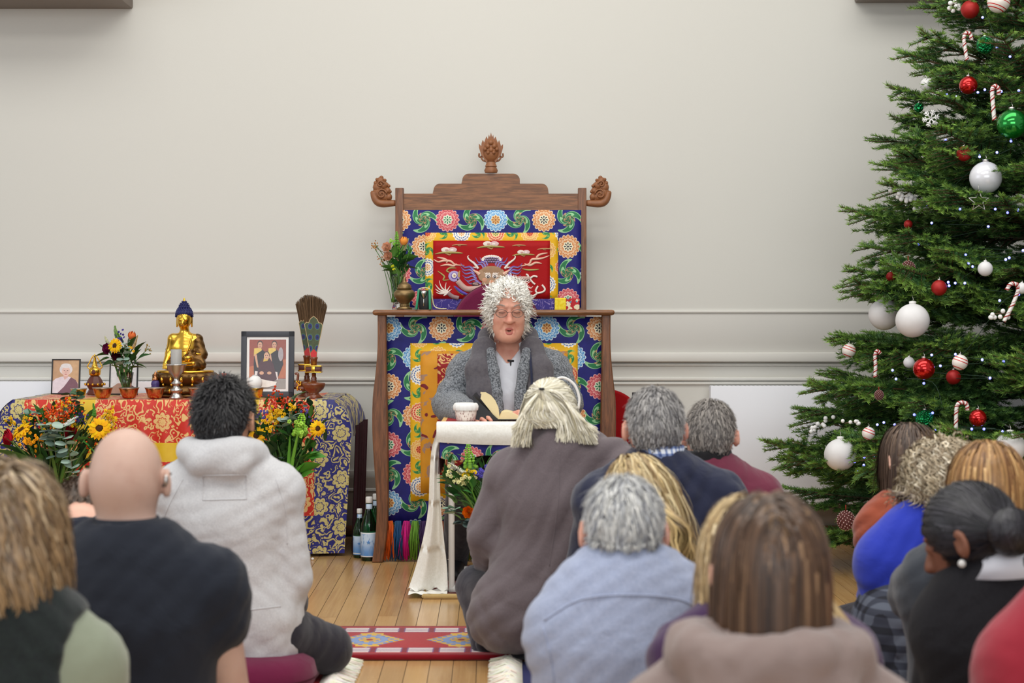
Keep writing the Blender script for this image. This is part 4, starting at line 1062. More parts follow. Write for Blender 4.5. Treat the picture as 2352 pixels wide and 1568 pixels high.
# ---- ritual vases with peacock feathers and grass
straw = colm('dry_grass', 0.8, 0.1)
fan_m, fb = mat('peacock_feather', rough=0.4); x, y, z = xyz()
px_, pz_, h_ = lattice(x, z, 0.034, 0.052, 0.0, 0.0)
r, t = polar(px_, pz_ * 0.75)
qc = mix(noise(vec(x * 3.0, y, z), 60.0, 2.0), lin((38, 56, 34)), lin((84, 92, 52)))
qc = mix(r < 0.0125, qc, lin((70, 110, 80))); qc = mix(r < 0.0095, qc, lin((26, 32, 110))); qc = mix(r < 0.004, qc, lin((16, 18, 50)))
plug(fb.inputs['Base Color'], qc)
def ritual(label, px, Y, dz, fan):
    t = thing('ritual_vase', label, 'vase', on(px, Y)); u = mpp(Y); k = lambda x, y: ((x - 718) * u, 0, (916 - y) * u)
    MB().add(lathe([(20 * u, 0), (21 * u, 1 * u), (13 * u, 8 * u), (11 * u, 11 * u), (22 * u, 20 * u), (27 * u, 30 * u), (25.5 * u, 34 * u), (16 * u, 35 * u), (8 * u, 37 * u), (6 * u, 42 * u), (7 * u, 45 * u), (5 * u, 48 * u), (5 * u, 56 * u), (0, 57 * u)], 32)).build('vessel', MAT['brown_lacquer'], t)
    MB().add(box((0, 0, 66 * u), (35 * u, 35 * u, 13 * u), 2 * u)).build('collar', MAT['maroon_wood'], t, angle=40)
    mb = MB()
    for z_ in (59, 73): mb.add(box((0, 0, z_ * u), (38 * u, 38 * u, 3 * u), .8 * u))
    mb.add(box((0, -18 * u, 66 * u), (8 * u, 2 * u, 12 * u), .5 * u)); mb.build('collar_trim', MAT['gold'], t, angle=40)
    MB().add(tube(spline([(-22 * u, 0, 22 * u), (-34 * u, -2 * u, 22 * u), (-38 * u, -2 * u, 34 * u), (-36 * u, -2 * u, 52 * u), (-40 * u, -2 * u, 56 * u), (-43 * u, -2 * u, 54 * u)], 20), [5 * u] * 8 + [3 * u] * 8 + [2.2 * u] * 4, 8)).build('spout', MAT['brown_lacquer'], t)
    mb = MB(); rs = random.Random(4)
    for i in range(22): mb.add(ell((-34 * u + rs.uniform(-5, 5) * u, -4 * u + rs.uniform(-4, 2) * u, rs.uniform(18, 38) * u), rs.uniform(1.6, 3) * u, 6, 5))
    tag(mb.build('spout_dragon', MAT['gold'], t), kind='stuff')
    MB().add(lathe([(6.5 * u, 74 * u), (8 * u, 88 * u), (9.5 * u, 92 * u), (8 * u, 94 * u), (0, 94 * u)], 20)).build('handle_tube', MAT['brown_lacquer'], t)
    lean = fan
    T = lambda x, y, d=0.0: (x * u + lean * (y / 200.0) * u, d, y * u)
    out = [(-6, 92), (-8, 104), (-19, 160), (-21, 168), (-17, 173), (-11, 172), (-8, 180), (0, 187), (8, 180), (11, 172), (17, 171), (20, 166), (17, 150), (7, 104), (6, 92)]
    pts = [T(x, y) for x, y in out]
    MB().add(prism([(p[0], p[2]) for p in pts], -.006, .004)).build('feather_panel', fan_m, t, smooth=False)
    MB().add(tube([(p[0], -.004, p[2]) for p in pts], 1.1 * u, 6)).build('feather_edging', simple('pale_braid', (222, 190, 140), .7), t)
    red = [(-6, 92), (-7.5, 103), (0, 112), (7.5, 104), (6, 92)]
    MB().add(prism([(T(x, y)[0], T(x, y)[2]) for x, y in red], -.009, .006)).build('red_tip', simple('red_enamel_tip', (206, 40, 44), .4, var=.3, vs=200), t, smooth=False)
    mb = MB(); rs = random.Random(9)
    for i in range(520):
        a = rs.uniform(-1, 1); d = rs.uniform(-.012, .016); top = 232 - 20 * abs(a) ** 2.4 + rs.uniform(-5, 2)
        w0 = T(a * 6, 104, .004); w1 = T(a * 20, 168, .004 + d * .7); w2 = T(a * (30 + rs.uniform(-2, 1.5)), top, .004 + d)
        c = lin((112, 88, 66)); kk = rs.uniform(.55, 1.6)
        mb.add(tube([w0, w1, w2], [.5 * u, .55 * u, .3 * u], 3, False), col=tuple(v * kk for v in c))
    tag(mb.build('grass_fan', straw, t), kind='stuff')
    return t
ritual('brown ritual vase holding the taller peacock feather fan, in front of its twin', 721, 8.86, 0, 0)
ritual('brown ritual vase with peacock feather fan, half behind its twin', 705, 9.02, 0, 4)
# ---------------------------------------------------------------- people
from mathutils.bvhtree import BVHTree
def skin(name, rgb, red=(200, 120, 100), f=0.35):
    m, b = mat(name, rough=0.5); P = coords()
    c = lin(rgb); r = lin(red)
    q = mix(smooth(0.42, 0.75, noise(P, 16.0, 3.0)) * f, c, r)
    q = mix(smooth(0.5, 0.8, noise(P, 90.0, 2.0)) * 0.25, q, tuple(v * 0.8 for v in c))
    plug(b.inputs['Base Color'], q); b.inputs['Subsurface Weight'].default_value = 0.08
    b.inputs['Subsurface Radius'].default_value = (0.012, 0.005, 0.003); b.inputs['Specular IOR Level'].default_value = 0.35
    plug(b.inputs['Normal'], bump(noise(P, 300.0, 3.0), 0.12, 0.001)); return m
SK = {'fair': skin('skin_fair', (226, 178, 156)), 'pink': skin('skin_pink', (222, 164, 142), (196, 106, 90), 0.5), 'tan': skin('skin_tan', (196, 146, 118), (160, 96, 76)),
      'brown': skin('skin_brown', (132, 86, 66), (110, 60, 46)), 'bald': skin('skin_scalp', (200, 166, 150), (178, 136, 118), 0.4)}
MAT['hair'] = colm('hair_strand', 0.45, 0.45)
def folds(amp, seed, freq=1.0):
    """soft creases: sharp-bottomed ridges running mostly aslant, fading in and out"""
    r = np.random.default_rng(seed); L = []
    for k in range(5):
        th = r.uniform(.5, 1.1) * (1 if k % 2 else -1); d = np.array([math.sin(th), r.normal() * .5, math.cos(th)]); d /= np.linalg.norm(d)
        L.append((d * r.uniform(38, 80) * freq, r.normal(size=3) * 9, r.normal(size=3) * 6, r.uniform(0, 6, 3)))
    def f(P):
        s = 0
        for d, e, m, ph in L:
            u = P @ d + 2.0 * np.sin(P @ e + ph[0]) + ph[1]
            mk = np.clip(np.sin(P @ m + ph[2]) * .9 + .25, 0, 1)
            s = s + (np.abs(np.sin(u)) ** .7 - .6) * mk
        return -amp * s
    return f
nrm = lambda v: v / max(np.linalg.norm(v), 1e-9)
class Body: pass
def skeleton(Y, hip, neck, head, shL, shR, yaw=0.0, hyaw=0.0, hpitch=0.0, hroll=0.0, hs=1.0, arms=None, legs='tuck', hipz=None, **k):
    """pixel positions (x, y[, dY]) in the photo at depth Y -> joints in the room"""
    J = Body(); p = lambda q: V3(W(q[0], q[1], Y + (q[2] if len(q) > 2 else 0)))
    J.hip, J.neck, J.head, J.shL, J.shR = map(p, (hip, neck, head, shL, shR))
    if hipz is not None: J.hip[2] = hipz
    if k.get('drop', True):
        for s_ in (J.shL, J.shR):
            s_ += .03 * (J.neck - s_) * np.array([1, 1, 0]); s_[2] -= .014
    J.R = rotm(hyaw, hpitch, hroll); J.hs = hs; J.yaw = yaw
    J.up = nrm(J.neck - J.hip); J.r = nrm(J.shR - J.shL); J.f = nrm(np.cross(J.up, J.r))
    B = rotm(yaw); J.bx, J.by = B[:, 0], B[:, 1]; z = np.array([0, 0, 1.0])
    arms = arms or {}
    J.elL = p(arms['elL']) if 'elL' in arms else J.shL - .27 * z - .012 * J.bx + .05 * J.by
    J.elR = p(arms['elR']) if 'elR' in arms else J.shR - .27 * z + .012 * J.bx + .05 * J.by
    J.wrL = p(arms['wrL']) if 'wrL' in arms else J.hip - .10 * J.bx + .24 * J.by + .10 * z
    J.wrR = p(arms['wrR']) if 'wrR' in arms else J.hip + .10 * J.bx + .24 * J.by + .10 * z
    h = J.hip.copy()
    J.hpL = h - .09 * J.bx; J.hpR = h + .09 * J.bx
    if legs == 'tuck':
        fl = lambda v, zz: np.array([v[0], v[1], zz])
        J.knL = fl(h - .20 * J.bx + .20 * J.by, .09); J.knR = fl(h + .20 * J.bx + .20 * J.by, .09)
        J.anL = fl(h - .02 * J.bx + .10 * J.by, .055); J.anR = fl(h + .06 * J.bx + .17 * J.by, .055)
        J.toL = fl(h + .10 * J.bx + .06 * J.by, .045); J.toR = fl(h - .10 * J.bx + .22 * J.by, .045)
    elif legs == 'cross':
        fl = lambda v, zz: np.array([v[0], v[1], zz])
        J.knL = fl(h - .31 * J.bx + .24 * J.by, .09); J.knR = fl(h + .31 * J.bx + .24 * J.by, .09)
        J.anL = fl(h + .08 * J.bx + .34 * J.by, .06); J.anR = fl(h - .08 * J.bx + .44 * J.by, .055)
        J.toL = fl(h + .22 * J.bx + .40 * J.by, .045); J.toR = fl(h - .24 * J.bx + .46 * J.by, .04)
    else:
        for n in ('knL', 'knR', 'anL', 'anR', 'toL', 'toR'): setattr(J, n, p(legs[n]))
    return J
def add_torso(S, J, w=0.0, wide=1.0, deep=1.0):
    L = J.neck - J.hip
    ch = J.hip + .66 * L; be = J.hip + .30 * L
    S.cap(J.hip + J.up * .03, be, (.158 + w) * wide, (.145 + w) * wide, flat=J.f, fac=1.25 / deep, k=.04)
    S.cap(be, ch, (.145 + w) * wide, (.158 + w) * wide, flat=J.f, fac=1.35 / deep, k=.05)
    S.cap(ch, J.hip + .84 * L, (.158 + w) * wide, (.12 + w) * wide, flat=J.f, fac=1.35 / deep, k=.05)
    for s in (J.shL, J.shR):
        S.cap(s - J.up * .01, J.neck - J.up * .02 - J.f * .0, .056 + w, .05 + w, k=.05)
        S.cap(s - J.up * .03, ch + (s - J.neck) * .3, .056 + w, .10 + w, k=.05)
def add_arm(S, sh, el, wr, w=0.0, upto=1.0, k=.007):
    S.cap(sh, el, .054 + w, .042 + w * 1.1, k=k)
    if upto > 0: S.cap(el, el + (wr - el) * upto, .042 + w * 1.1, .042 - .014 * upto + w * 1.1, k=k * .7)
def add_hand(S, el, wr, side, dirv=None, palm=(0, 0, -1), curl=0.5, sc=1.0):
    d = nrm(V3(dirv) if dirv is not None else wr - el); n = V3(palm); n = nrm(n - d * (n @ d)); x = np.cross(d, n) * side
    c = wr + d * .05 * sc
    S.cap(wr, wr + d * .02, .026 * sc, .027 * sc, k=.012)
    S.ell(c, (.04 * sc, .048 * sc, .0155 * sc), R=np.stack([x, d, n], 1), k=.012)
    for i, (o, L) in enumerate(((-.031, .066), (-.0105, .078), (.0105, .073), (.031, .056))):
        b = wr + d * (.086 - .004 * abs(i - 1.4)) * sc + x * o * sc; sp = x * o * 1.3
        a1 = nrm(d + n * curl * .5 + sp); a2 = nrm(d + n * curl * 1.3 + sp); a3 = nrm(d * (1 - curl * .5) + n * curl * 2.2 + sp)
        p1 = b + a1 * L * .45 * sc; p2 = p1 + a2 * L * .32 * sc; p3 = p2 + a3 * L * .23 * sc
        S.cap(wr + d * .06 * sc + x * o * .9 * sc, b, .0105 * sc, .0095 * sc, k=.005)
        S.chain([b, p1, p2, p3], [.0095 * sc, .0085 * sc, .0078 * sc, .0068 * sc], k=.003)
    t0 = wr + d * .028 * sc - x * .03 * sc; t1 = t0 - x * .026 * sc + d * .026 * sc + n * .008 * sc; t2 = t1 + d * .03 * sc - x * .006 * sc + n * .012 * sc
    S.chain([t0, t1, t2], [.0145 * sc, .0115 * sc, .009 * sc], k=.006)
def add_leg(S, hp, kn, an, to, w=0.0, foot=True):
    S.cap(hp, kn, .082 + w, .058 + w, k=.03); S.cap(kn, an, .058 + w, .04 + w, k=.025)
    if foot: S.chain([an - nrm(to - an) * .03, (an + to) / 2, to], [.036 + w, .036 + w, .026 + w], k=.02)
def add_head(S, J, face=True):
    H, R, q = J.head, J.R, J.hs
    r, f, u = R[:, 0], R[:, 1], R[:, 2]
    A = lambda x, y, z: H + q * (r * x + f * y + u * z)
    e = lambda c, rad, k=.02, sub=False: S.ell(A(*c), tuple(v * q for v in rad), R=R, k=k, sub=sub)
    e((0, -.004, .0), (.0745, .094, .094), .02)
    e((0, -.03, -.03), (.062, .062, .062), .03)
    e((0, .032, -.058), (.056, .064, .076), .025)
    e((0, .058, -.118), (.03, .032, .026), .03)
    S.cap(A(0, -.016, -.05), J.neck + J.up * .01, .056 * q, .062, k=.03)
    for s in (-1, 1):
        Re = R @ np.array(Matrix.Rotation(s * .5, 3, 'Z') @ Matrix.Rotation(-.15, 3, 'X'))
        S.ell(A(s * .086, -.006, -.022), (.010 * q, .021 * q, .034 * q), R=Re, k=.006)
        S.ell(A(s * .093, -.002, -.018), (.005 * q, .011 * q, .018 * q), R=Re, k=.004, sub=True)
    if face:
        S.cap(A(0, .09, -.015), A(0, .108, -.058), .009 * q, .014 * q, k=.012)
        for s in (-1, 1):
            e((s * .031, .094, -.016), (.017, .013, .012), .012, True)
            e((s * .031, .082, -.018), (.0155, .0135, .0125), .004)
            S.cap(A(s * .012, .094, .004), A(s * .048, .082, .004), .007 * q, .006 * q, k=.01)
            e((s * .012, .1, -.06), (.009, .011, .008), .006)
        S.cap(A(-.02, .088, -.094), A(.02, .088, -.094), .006 * q, .006 * q, k=.006); S.cap(A(-.018, .087, -.106), A(.018, .087, -.106), .007 * q, .007 * q, k=.006)
def part(name, S, vox, m, root, disp=None, cut=None, col=None):
    V, F = S.mesh(vox, disp, cut)
    o = np_obj(name, V, F, m, root, world=True); o_vf = (V, F); return o, o_vf
# ---- hair
def hair(J, root, spec, clothS=None, seed=1, name='hair'):
    r = np.random.default_rng(seed); H, R, q = J.head, J.R, J.hs
    rt, f, u = R[:, 0], R[:, 1], R[:, 2]
    thick = spec.get('thick', .012); rad = np.array([.0755, .096, .096]) * q + thick * .5
    A = lambda x, y, z: H + q * (rt * x + f * y + u * z)
    S = SDF(); S.ell(A(0, -.005, .0), tuple(rad), R=R, k=.01); S.ell(A(0, -.034, -.032), tuple((.063 * q + thick * .5,) * 3), R=R, k=.03)
    for (c, ra) in spec.get('extra', []): S.ell(A(*c), tuple(v * q for v in ra), R=R, k=.02)
    S0 = SDF(); S0.ops = list(S.ops)
    line = spec.get('hairline', .035)
    S.ell(A(0, .115, -.07), (.075 * q, .09 * q, (.075 + line) * q), R=R, k=.01, sub=True)
    nape = spec.get('nape', -.085)
    S.ell(A(0, .03, nape - .07), (.12 * q, .16 * q, .075 * q), R=R, k=.01, sub=True)
    if spec.get('crop'):
        for s in (-1, 1): S.ell(A(s * .118, -.01, -.085), (.058 * q, .1 * q, .06 * q), R=R, k=.015, sub=True)
    if spec.get('ears', True):
        for s in (-1, 1): S.ell(A(s * .09, .004, -.03), (.034 * q, .032 * q, .046 * q), R=R, k=.008, sub=True)
    V, F = S.mesh(.008)
    c1, c2 = np.array(lin(spec['c1'])), np.array(lin(spec['c2'])); c3 = np.array(lin(spec['c3'])) if 'c3' in spec else c1
    n = spec.get('n', 2600); steps = spec.get('steps', 4); L = spec.get('len', .04); wd_ = spec.get('w', .0022)
    # shell vertex colour follows the strands
    loc = (V - H) @ R / q
    if spec.get('root_up') is not None: cand = np.nonzero(loc[:, 2] > spec['root_up'])[0]
    else: cand = np.arange(len(V))
    cand = cand[np.abs(S0.eval(V[cand])) < .004]
    # normals by gradient
    idx = r.choice(cand, n, replace=True); P = V[idx] + r.normal(size=(n, 3)) * .004
    g = np.stack([S.eval(P + d) - S.eval(P - d) for d in np.eye(3) * .002], 1); N0 = g / np.maximum(np.linalg.norm(g, axis=1)[:, None], 1e-9)
    keep = (S.eval(P) > -.012); P, N0 = P[keep], N0[keep]; n = len(P)
    crown = A(*spec.get('crown', (0, -.03, .10)))
    T = P - crown; T -= (T * N0).sum(1)[:, None] * N0; T /= np.maximum(np.linalg.norm(T, axis=1)[:, None], 1e-6)
    part_side = spec.get('part', None)
    lp = (P - H) @ R / q
    if part_side is not None:
        s = np.sign(lp[:, 0] - part_side); tm = np.clip((lp[:, 2] - .02) / .05, 0, 1)[:, None]; T = T * .4 + rt[None] * s[:, None] * .8 * tm - u[None] * (.2 + .7 * (1 - tm))
        T -= (T * N0).sum(1)[:, None] * N0; T /= np.maximum(np.linalg.norm(T, axis=1)[:, None], 1e-6)
    if 'comb' in spec: T = T * .4 + (R @ np.array(spec['comb']))[None]; T /= np.linalg.norm(T, axis=1)[:, None]
    clump = np.sin(lp[:, 0] * 130 + seed) * .6 + np.sin(lp[:, 1] * 90 + lp[:, 2] * 70 + seed * 2) * .6
    D = T + N0 * spec.get('lift', .35) + r.normal(size=(n, 3)) * spec.get('mess', .25) + np.stack([np.sin(clump * 3), np.cos(clump * 4), np.sin(clump * 5 + 1)], 1) * spec.get('clump', .15)
    D /= np.linalg.norm(D, axis=1)[:, None]
    ln = L * r.uniform(.6, 1.15, n) * (1 + .12 * clump)
    if spec.get('crop'):
        de = np.minimum(*[np.linalg.norm((lp - np.array([s * .08, .0, -.02])) / np.array([1, 1, 1.2]), axis=1) for s in (-1, 1)])
        ln = ln * np.clip((de - .045) / .03, .1, 1) * np.clip(.32 + (lp[:, 2] + .09) * 7, .32, 1)
    if 'lenfn' in spec: ln = ln * spec['lenfn'](lp)
    grav = np.array(spec.get('gdir', (0, 0, -1.0))); gs = spec.get('g', 0.0); layer = r.uniform(0, 1, n) * thick
    pts = [P.copy()]; tie = V3(spec['tie']) if 'tie' in spec else None
    for k in range(steps):
        if tie is not None:
            to = tie - P; dist = np.linalg.norm(to, axis=1)[:, None]; D = D * .35 + to / np.maximum(dist, 1e-6) * .8
            D /= np.linalg.norm(D, axis=1)[:, None]
            P = P + D * np.minimum(dist, (ln / steps)[:, None])
        else:
            D = D + grav * gs; D /= np.linalg.norm(D, axis=1)[:, None]
            P = P + D * (ln / steps)[:, None]
        if spec.get('collide', True):
            qv = ((P - A(0, -.005, 0)) @ R) / (np.array([.0755, .096, .096]) * q + layer[:, None] + .003); kk = np.linalg.norm(qv, axis=1)
            m_ = kk < 1; P = np.where(m_[:, None], A(0, -.005, 0) + (P - A(0, -.005, 0)) / np.maximum(kk, .2)[:, None], P)
            if clothS is not None:
                d = clothS.eval(P); m_ = d < .006 + layer
                if m_.any():
                    Q = P[m_]; gg = np.stack([clothS.eval(Q + e) - clothS.eval(Q - e) for e in np.eye(3) * .003], 1)
                    gg /= np.maximum(np.linalg.norm(gg, axis=1)[:, None], 1e-6); P[m_] = Q + gg * (.006 + layer[m_] - d[m_])[:, None]
        pts.append(P.copy()); 
        if k > 0 and tie is None: D = (pts[-1] - pts[-2]); D /= np.maximum(np.linalg.norm(D, axis=1)[:, None], 1e-9)
    X = np.stack(pts, 1)                                     # n, steps+1, 3
    cu = spec.get('curl', 0)
    if cu:
        t = np.arange(steps + 1) / steps; ph = clump * 1.6 + r.uniform(0, .9, n)
        am = cu * np.minimum(1, t * 3)[None]
        an = ph[:, None] + t[None] * spec.get('turns', 2.5) * 2 * PI
        TT = np.gradient(X, axis=1); TT /= np.maximum(np.linalg.norm(TT, axis=2)[..., None], 1e-9)
        OO = X - H; S1 = np.cross(TT, OO); S1 /= np.maximum(np.linalg.norm(S1, axis=2)[..., None], 1e-9); S2 = np.cross(S1, TT)
        X = X + S1 * (am * np.cos(an))[..., None] + S2 * (am * (np.sin(an) * .7 + .7))[..., None]
    O, Fq = ribbons(X, wd_, H if 'wrefs' not in spec else H, r)
    mixv = np.clip(.5 + .2 * clump + r.normal(size=n) * .3, 0, 1)[:, None]
    C = c1 * (1 - mixv) + c2 * mixv
    if 'c3' in spec: s3 = (r.random(n) < spec.get('p3', .2))[:, None]; C = np.where(s3, c3, C)
    C = C * r.uniform(.8, 1.2, n)[:, None]
    tipc = np.array(spec.get('tip', (1, 1, 1)))
    C = C[:, None, :] * (1 + (tipc - 1)[None, None] * (np.arange(steps + 1) / steps)[None, :, None])
    C = np.repeat(C.reshape(-1, 3), 2, 0)
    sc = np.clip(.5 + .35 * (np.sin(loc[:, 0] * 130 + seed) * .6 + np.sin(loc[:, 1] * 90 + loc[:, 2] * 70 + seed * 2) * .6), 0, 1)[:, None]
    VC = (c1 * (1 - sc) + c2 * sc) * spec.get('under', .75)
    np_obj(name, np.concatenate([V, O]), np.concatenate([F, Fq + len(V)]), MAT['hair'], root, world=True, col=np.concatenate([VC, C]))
    return X
def ribbons(X, w, H, r):
    n, m, _ = X.shape
    TT = np.gradient(X, axis=1); TT /= np.maximum(np.linalg.norm(TT, axis=2)[..., None], 1e-9)
    OO = X - H; S1 = np.cross(TT, OO); S1 /= np.maximum(np.linalg.norm(S1, axis=2)[..., None], 1e-9)
    ww = w * (1 - .75 * (np.arange(m) / (m - 1)) ** 2)[None, :, None] * r.uniform(.6, 1.4, (n, 1, 1))
    A_, B_ = X - S1 * ww, X + S1 * ww
    O = np.stack([A_, B_], 2).reshape(-1, 3)
    base = (np.arange(n)[:, None] * m + np.arange(m - 1)[None]).reshape(-1) * 2
    return O, np.stack([base, base + 1, base + 3, base + 2], 1)
def strands(name, P0, paths_fn, n, w, spec, root, H, seed=3):
    r = np.random.default_rng(seed); X = paths_fn(r, n); O, F = ribbons(X, w, H, r)
    c1, c2 = np.array(lin(spec['c1'])), np.array(lin(spec['c2'])); mv = np.clip(r.normal(.5, .3, n), 0, 1)[:, None]
    C = (c1 * (1 - mv) + c2 * mv) * r.uniform(.75, 1.2, n)[:, None]
    np_obj(name, O, F, MAT['hair'], root, world=True, col=np.repeat(np.repeat(C, X.shape[1], 0), 2, 0))
def ring(c, up, r, R0, R1, h, n=40, gap=0.0, fwd=None, tilt=0.0, thick=0.004):
    """standing band round an axis, open by gap (radians) toward fwd"""
    up = nrm(V3(up)); fwd = nrm(V3(fwd) - up * (V3(fwd) @ up)); x = np.cross(fwd, up); mb = MB(); c = V3(c)
    rows = []
    for (R_, z) in ((R0, 0), (R1, h), (R1 - thick, h), (R0 - thick, 0)):
        row = []
        for i in range(n + 1):
            a = gap / 2 + (2 * PI - gap) * i / n
            row.append(c + fwd * math.cos(a) * R_ * 1.12 + x * math.sin(a) * R_ + up * (z + tilt * math.cos(a)))
        rows.append(row)
    v = [p for row in rows for p in row]; f = []
    m = n + 1
    for j in range(4):
        for i in range(n): f.append((j * m + i, j * m + i + 1, ((j + 1) % 4) * m + i + 1, ((j + 1) % 4) * m + i))
    mb.add((v, f)); return mb
def onto(vf, pts, Y0=0.5, lift=0.003):
    """drop photo pixels on a garment as seen from the front of the room"""
    t = BVHTree.FromPolygons([tuple(v) for v in vf[0]], [tuple(int(i) for i in q) for q in vf[1]]); out = []
    o = Vector((0, 0, CAMZ))
    for (x, y) in pts:
        d = (W(x, y, 1.0) - o).normalized(); h = t.ray_cast(o, d)
        if h[0] is not None: out.append(h[0] - d * lift)
    return out
def seam(name, vf, pts, r, m, root, n=24, lift=.001):
    q = onto(vf, [(p.x, p.y) for p in spline([(x, y, 0) for x, y in pts], n)], lift=lift)
    if len(q) > 2: return MB().add(tube(q, r, 6)).build(name, m, root, world=True)
BODYV, CLV = .0095, .0095
def make(label, J, sk, top, topmat, trmat=None, sleeve=1.0, topw=.016, hairspec=None, hood=None, seed=1, neckcut=.066, amp=.004, wide=1.0, deep=1.0, hands=True, face=True, vox=None, topfn=None, topcut=None, legs=True, bodyfn=None, vt=None):
    root = thing('person', label, 'person', (float(J.hip[0]), float(J.hip[1]), 0.0))
    B = SDF(); add_torso(B, J, -.004, wide * .97, deep * .95)
    for (s, e, w_, sd) in ((J.shL, J.elL, J.wrL, -1), (J.shR, J.elR, J.wrR, 1)):
        add_arm(B, s, e, w_)
        if hands: add_hand(B, e, w_, sd, **getattr(J, 'handkw', {}).get(sd, {}))
    add_leg(B, J.hpL, J.knL, J.anL, J.toL); add_leg(B, J.hpR, J.knR, J.anR, J.toR)
    add_head(B, J, face)
    if bodyfn: bodyfn(B, J)
    part('body', B, vox or BODYV, sk, root)
    G = SDF(); add_torso(G, J, topw, wide, deep)
    for (s, e, w_) in ((J.shL, J.elL, J.wrL), (J.shR, J.elR, J.wrR)):
        if sleeve >= 1: add_arm(G, s, e, w_, topw * .75, .97)
        else: G.cap(s, s + (e - s) * sleeve, .056 + topw, .056 + topw * 1.1, k=.03)
    if topfn: topfn(G, J)
    if neckcut: G.cap(J.neck + J.up * .012 + J.f * .005, J.neck + J.up * .2 + J.f * .02, neckcut, neckcut + .02, k=.012, sub=True)
    _, vf = part(top, G, vt or CLV, topmat, root, folds(amp, seed), topcut)
    J.G = G; J.vf = vf
    if legs:
        Tt = SDF(); add_leg(Tt, J.hpL, J.knL, J.anL, J.toL, .014, False); add_leg(Tt, J.hpR, J.knR, J.anR, J.toR, .014, False)
        Tt.cap(J.hpL - J.up * .01, J.hpR - J.up * .01, .112, .112, flat=J.f, fac=1.1, k=.03)
        part('trousers', Tt, CLV, trmat or CT['navy_trouser'], root, folds(.0025, seed + 50), lambda P: .004 - P[:, 2])
        for (a, t_) in ((J.anL, J.toL), (J.anR, J.toR)):
            Sh = SDF(); Sh.chain([a - nrm(t_ - a) * .03, (a + t_) / 2, t_], [.04, .042, .032], k=.02); part('sock', Sh, .01, CT['sock'], root, None, lambda P: .003 - P[:, 2])
    if hairspec: J.hair = hair(J, root, hairspec, None if hairspec.get('free') else G, seed)
    return root
CT = {'navy_trouser': cloth('dark_trousers', (40, 38, 48)), 'sock': cloth('dark_socks', (30, 30, 36)),
      'black_tee': cloth('black_cotton', (34, 38, 48), sheen=.1, var=.15), 'hoodie': cloth('heather_grey_fleece', (208, 207, 208), rgb2=(196, 195, 197), heather=.1, hs=240.0, sheen=.2),
      'navy': cloth('navy_knit', (36, 40, 62), weave=500.0), 'navy2': cloth('deep_navy_jersey', (28, 32, 46)), 'maroon': cloth('maroon_knit', (112, 46, 66), weave=400.0),
      'blazer': cloth('mauve_grey_wool', (112, 101, 104), rgb2=(100, 90, 94), heather=.2, hs=300.0), 'shirt': cloth('chambray_blue', (150, 160, 188), rgb2=(170, 178, 202), heather=.12, hs=260.0, bs=.5),
      'sage': cloth('sage_cotton', (136, 142, 122)), 'dkgreen': cloth('dark_green_wool', (30, 38, 36), rgb2=(22, 26, 28), heather=.2), 'taupe': cloth('taupe_fleece', (136, 118, 112)), 'purple': cloth('purple_jersey', (62, 32, 74)),
      'rust': cloth('rust_rib_knit', (156, 76, 52), weave=300.0), 'cobalt': cloth('cobalt_knit', (40, 58, 178), weave=600.0), 'dkgrey': cloth('charcoal_jersey', (56, 60, 68)),
      'blackk': cloth('black_knit', (25, 24, 28), rgb2=(36, 35, 39), heather=.1, hs=400.0, sheen=.05), 'crimson': cloth('crimson_wool', (150, 34, 50)), 'scarfblack': cloth('black_ribbed_scarf', (26, 25, 28)),
      'white': cloth('white_cotton', (224, 226, 234)), 'tweed': cloth('grey_boucle', (148, 152, 158), rgb2=(74, 78, 84), heather=.10, hs=160.0, bs=.9), 'grey_scarf': cloth('soft_grey_scarf', (96, 92, 96), rgb2=(84, 80, 86), heather=.2, hs=60.0), 'cream': cloth('cream_wool', (214, 196, 156))}
def check_mat(name, base, c1, c2, s):
    m, b = mat(name, rough=.85); x, y, z = xyz()
    u = mod((x + y) / s, 1.0) < .42; v = mod(z / s, 1.0) < .42
    q = mix(u, lin(base), lin(c1)); q = mix(v, q, mix(u, lin(c1), lin(c2)))
    plug(b.inputs['Base Color'], q); plug(b.inputs['Normal'], bump(noise(coords(), 500.0), .3, .002)); return m
CT['check'] = check_mat('blue_check_cotton', (226, 230, 238), (132, 150, 192), (62, 82, 136), .022)
CT['plaid'] = check_mat('dark_plaid_wool', (96, 102, 116), (58, 62, 76), (30, 32, 42), .045)
GREY = dict(c1=(112, 110, 112), c2=(178, 174, 170), c3=(80, 76, 76), p3=.18)
# ---- bald man in a black t-shirt
J = skeleton(4.1, (296, 1790), (291, 1240), (291, 1085, .03), (92, 1318), (488, 1318), hpitch=-.12, hs=1.04, hipz=.13,
             arms=dict(elR=(530, 1590, .06), wrR=(440, 1640, .3), elL=(60, 1590, .06), wrL=(150, 1640, .3)))
pr = make('bald man in a black t-shirt seen from behind, seated on the floor', J, SK['bald'], 'tshirt', CT['black_tee'], sleeve=.34, seed=3, wide=1.12, neckcut=.07, amp=.0045, vox=.008)
ring(J.neck + J.up * .012 + J.f * .008, J.up, 0, .080, .069, .038, gap=0.01, fwd=J.f, thick=.008).build('ribbed_collar', CT['black_tee'], pr, world=True)
A_ = lambda x, y, z: J.head + J.hs * (J.R[:, 0] * x + J.R[:, 1] * y + J.R[:, 2] * z)
MB().add(tube([A_(.082, -.02, -.03), A_(.084, 0, -.006), A_(.082, .06, 0), A_(.075, .1, 0)], .003, 6)).build('glasses_temple', MAT['black'], pr, world=True)
MB().add(ell(A_(.088, -.022, -.018), (.006, .009, .014), 10, 8)).build('hearing_aid', MAT['silver'], pr, world=True)
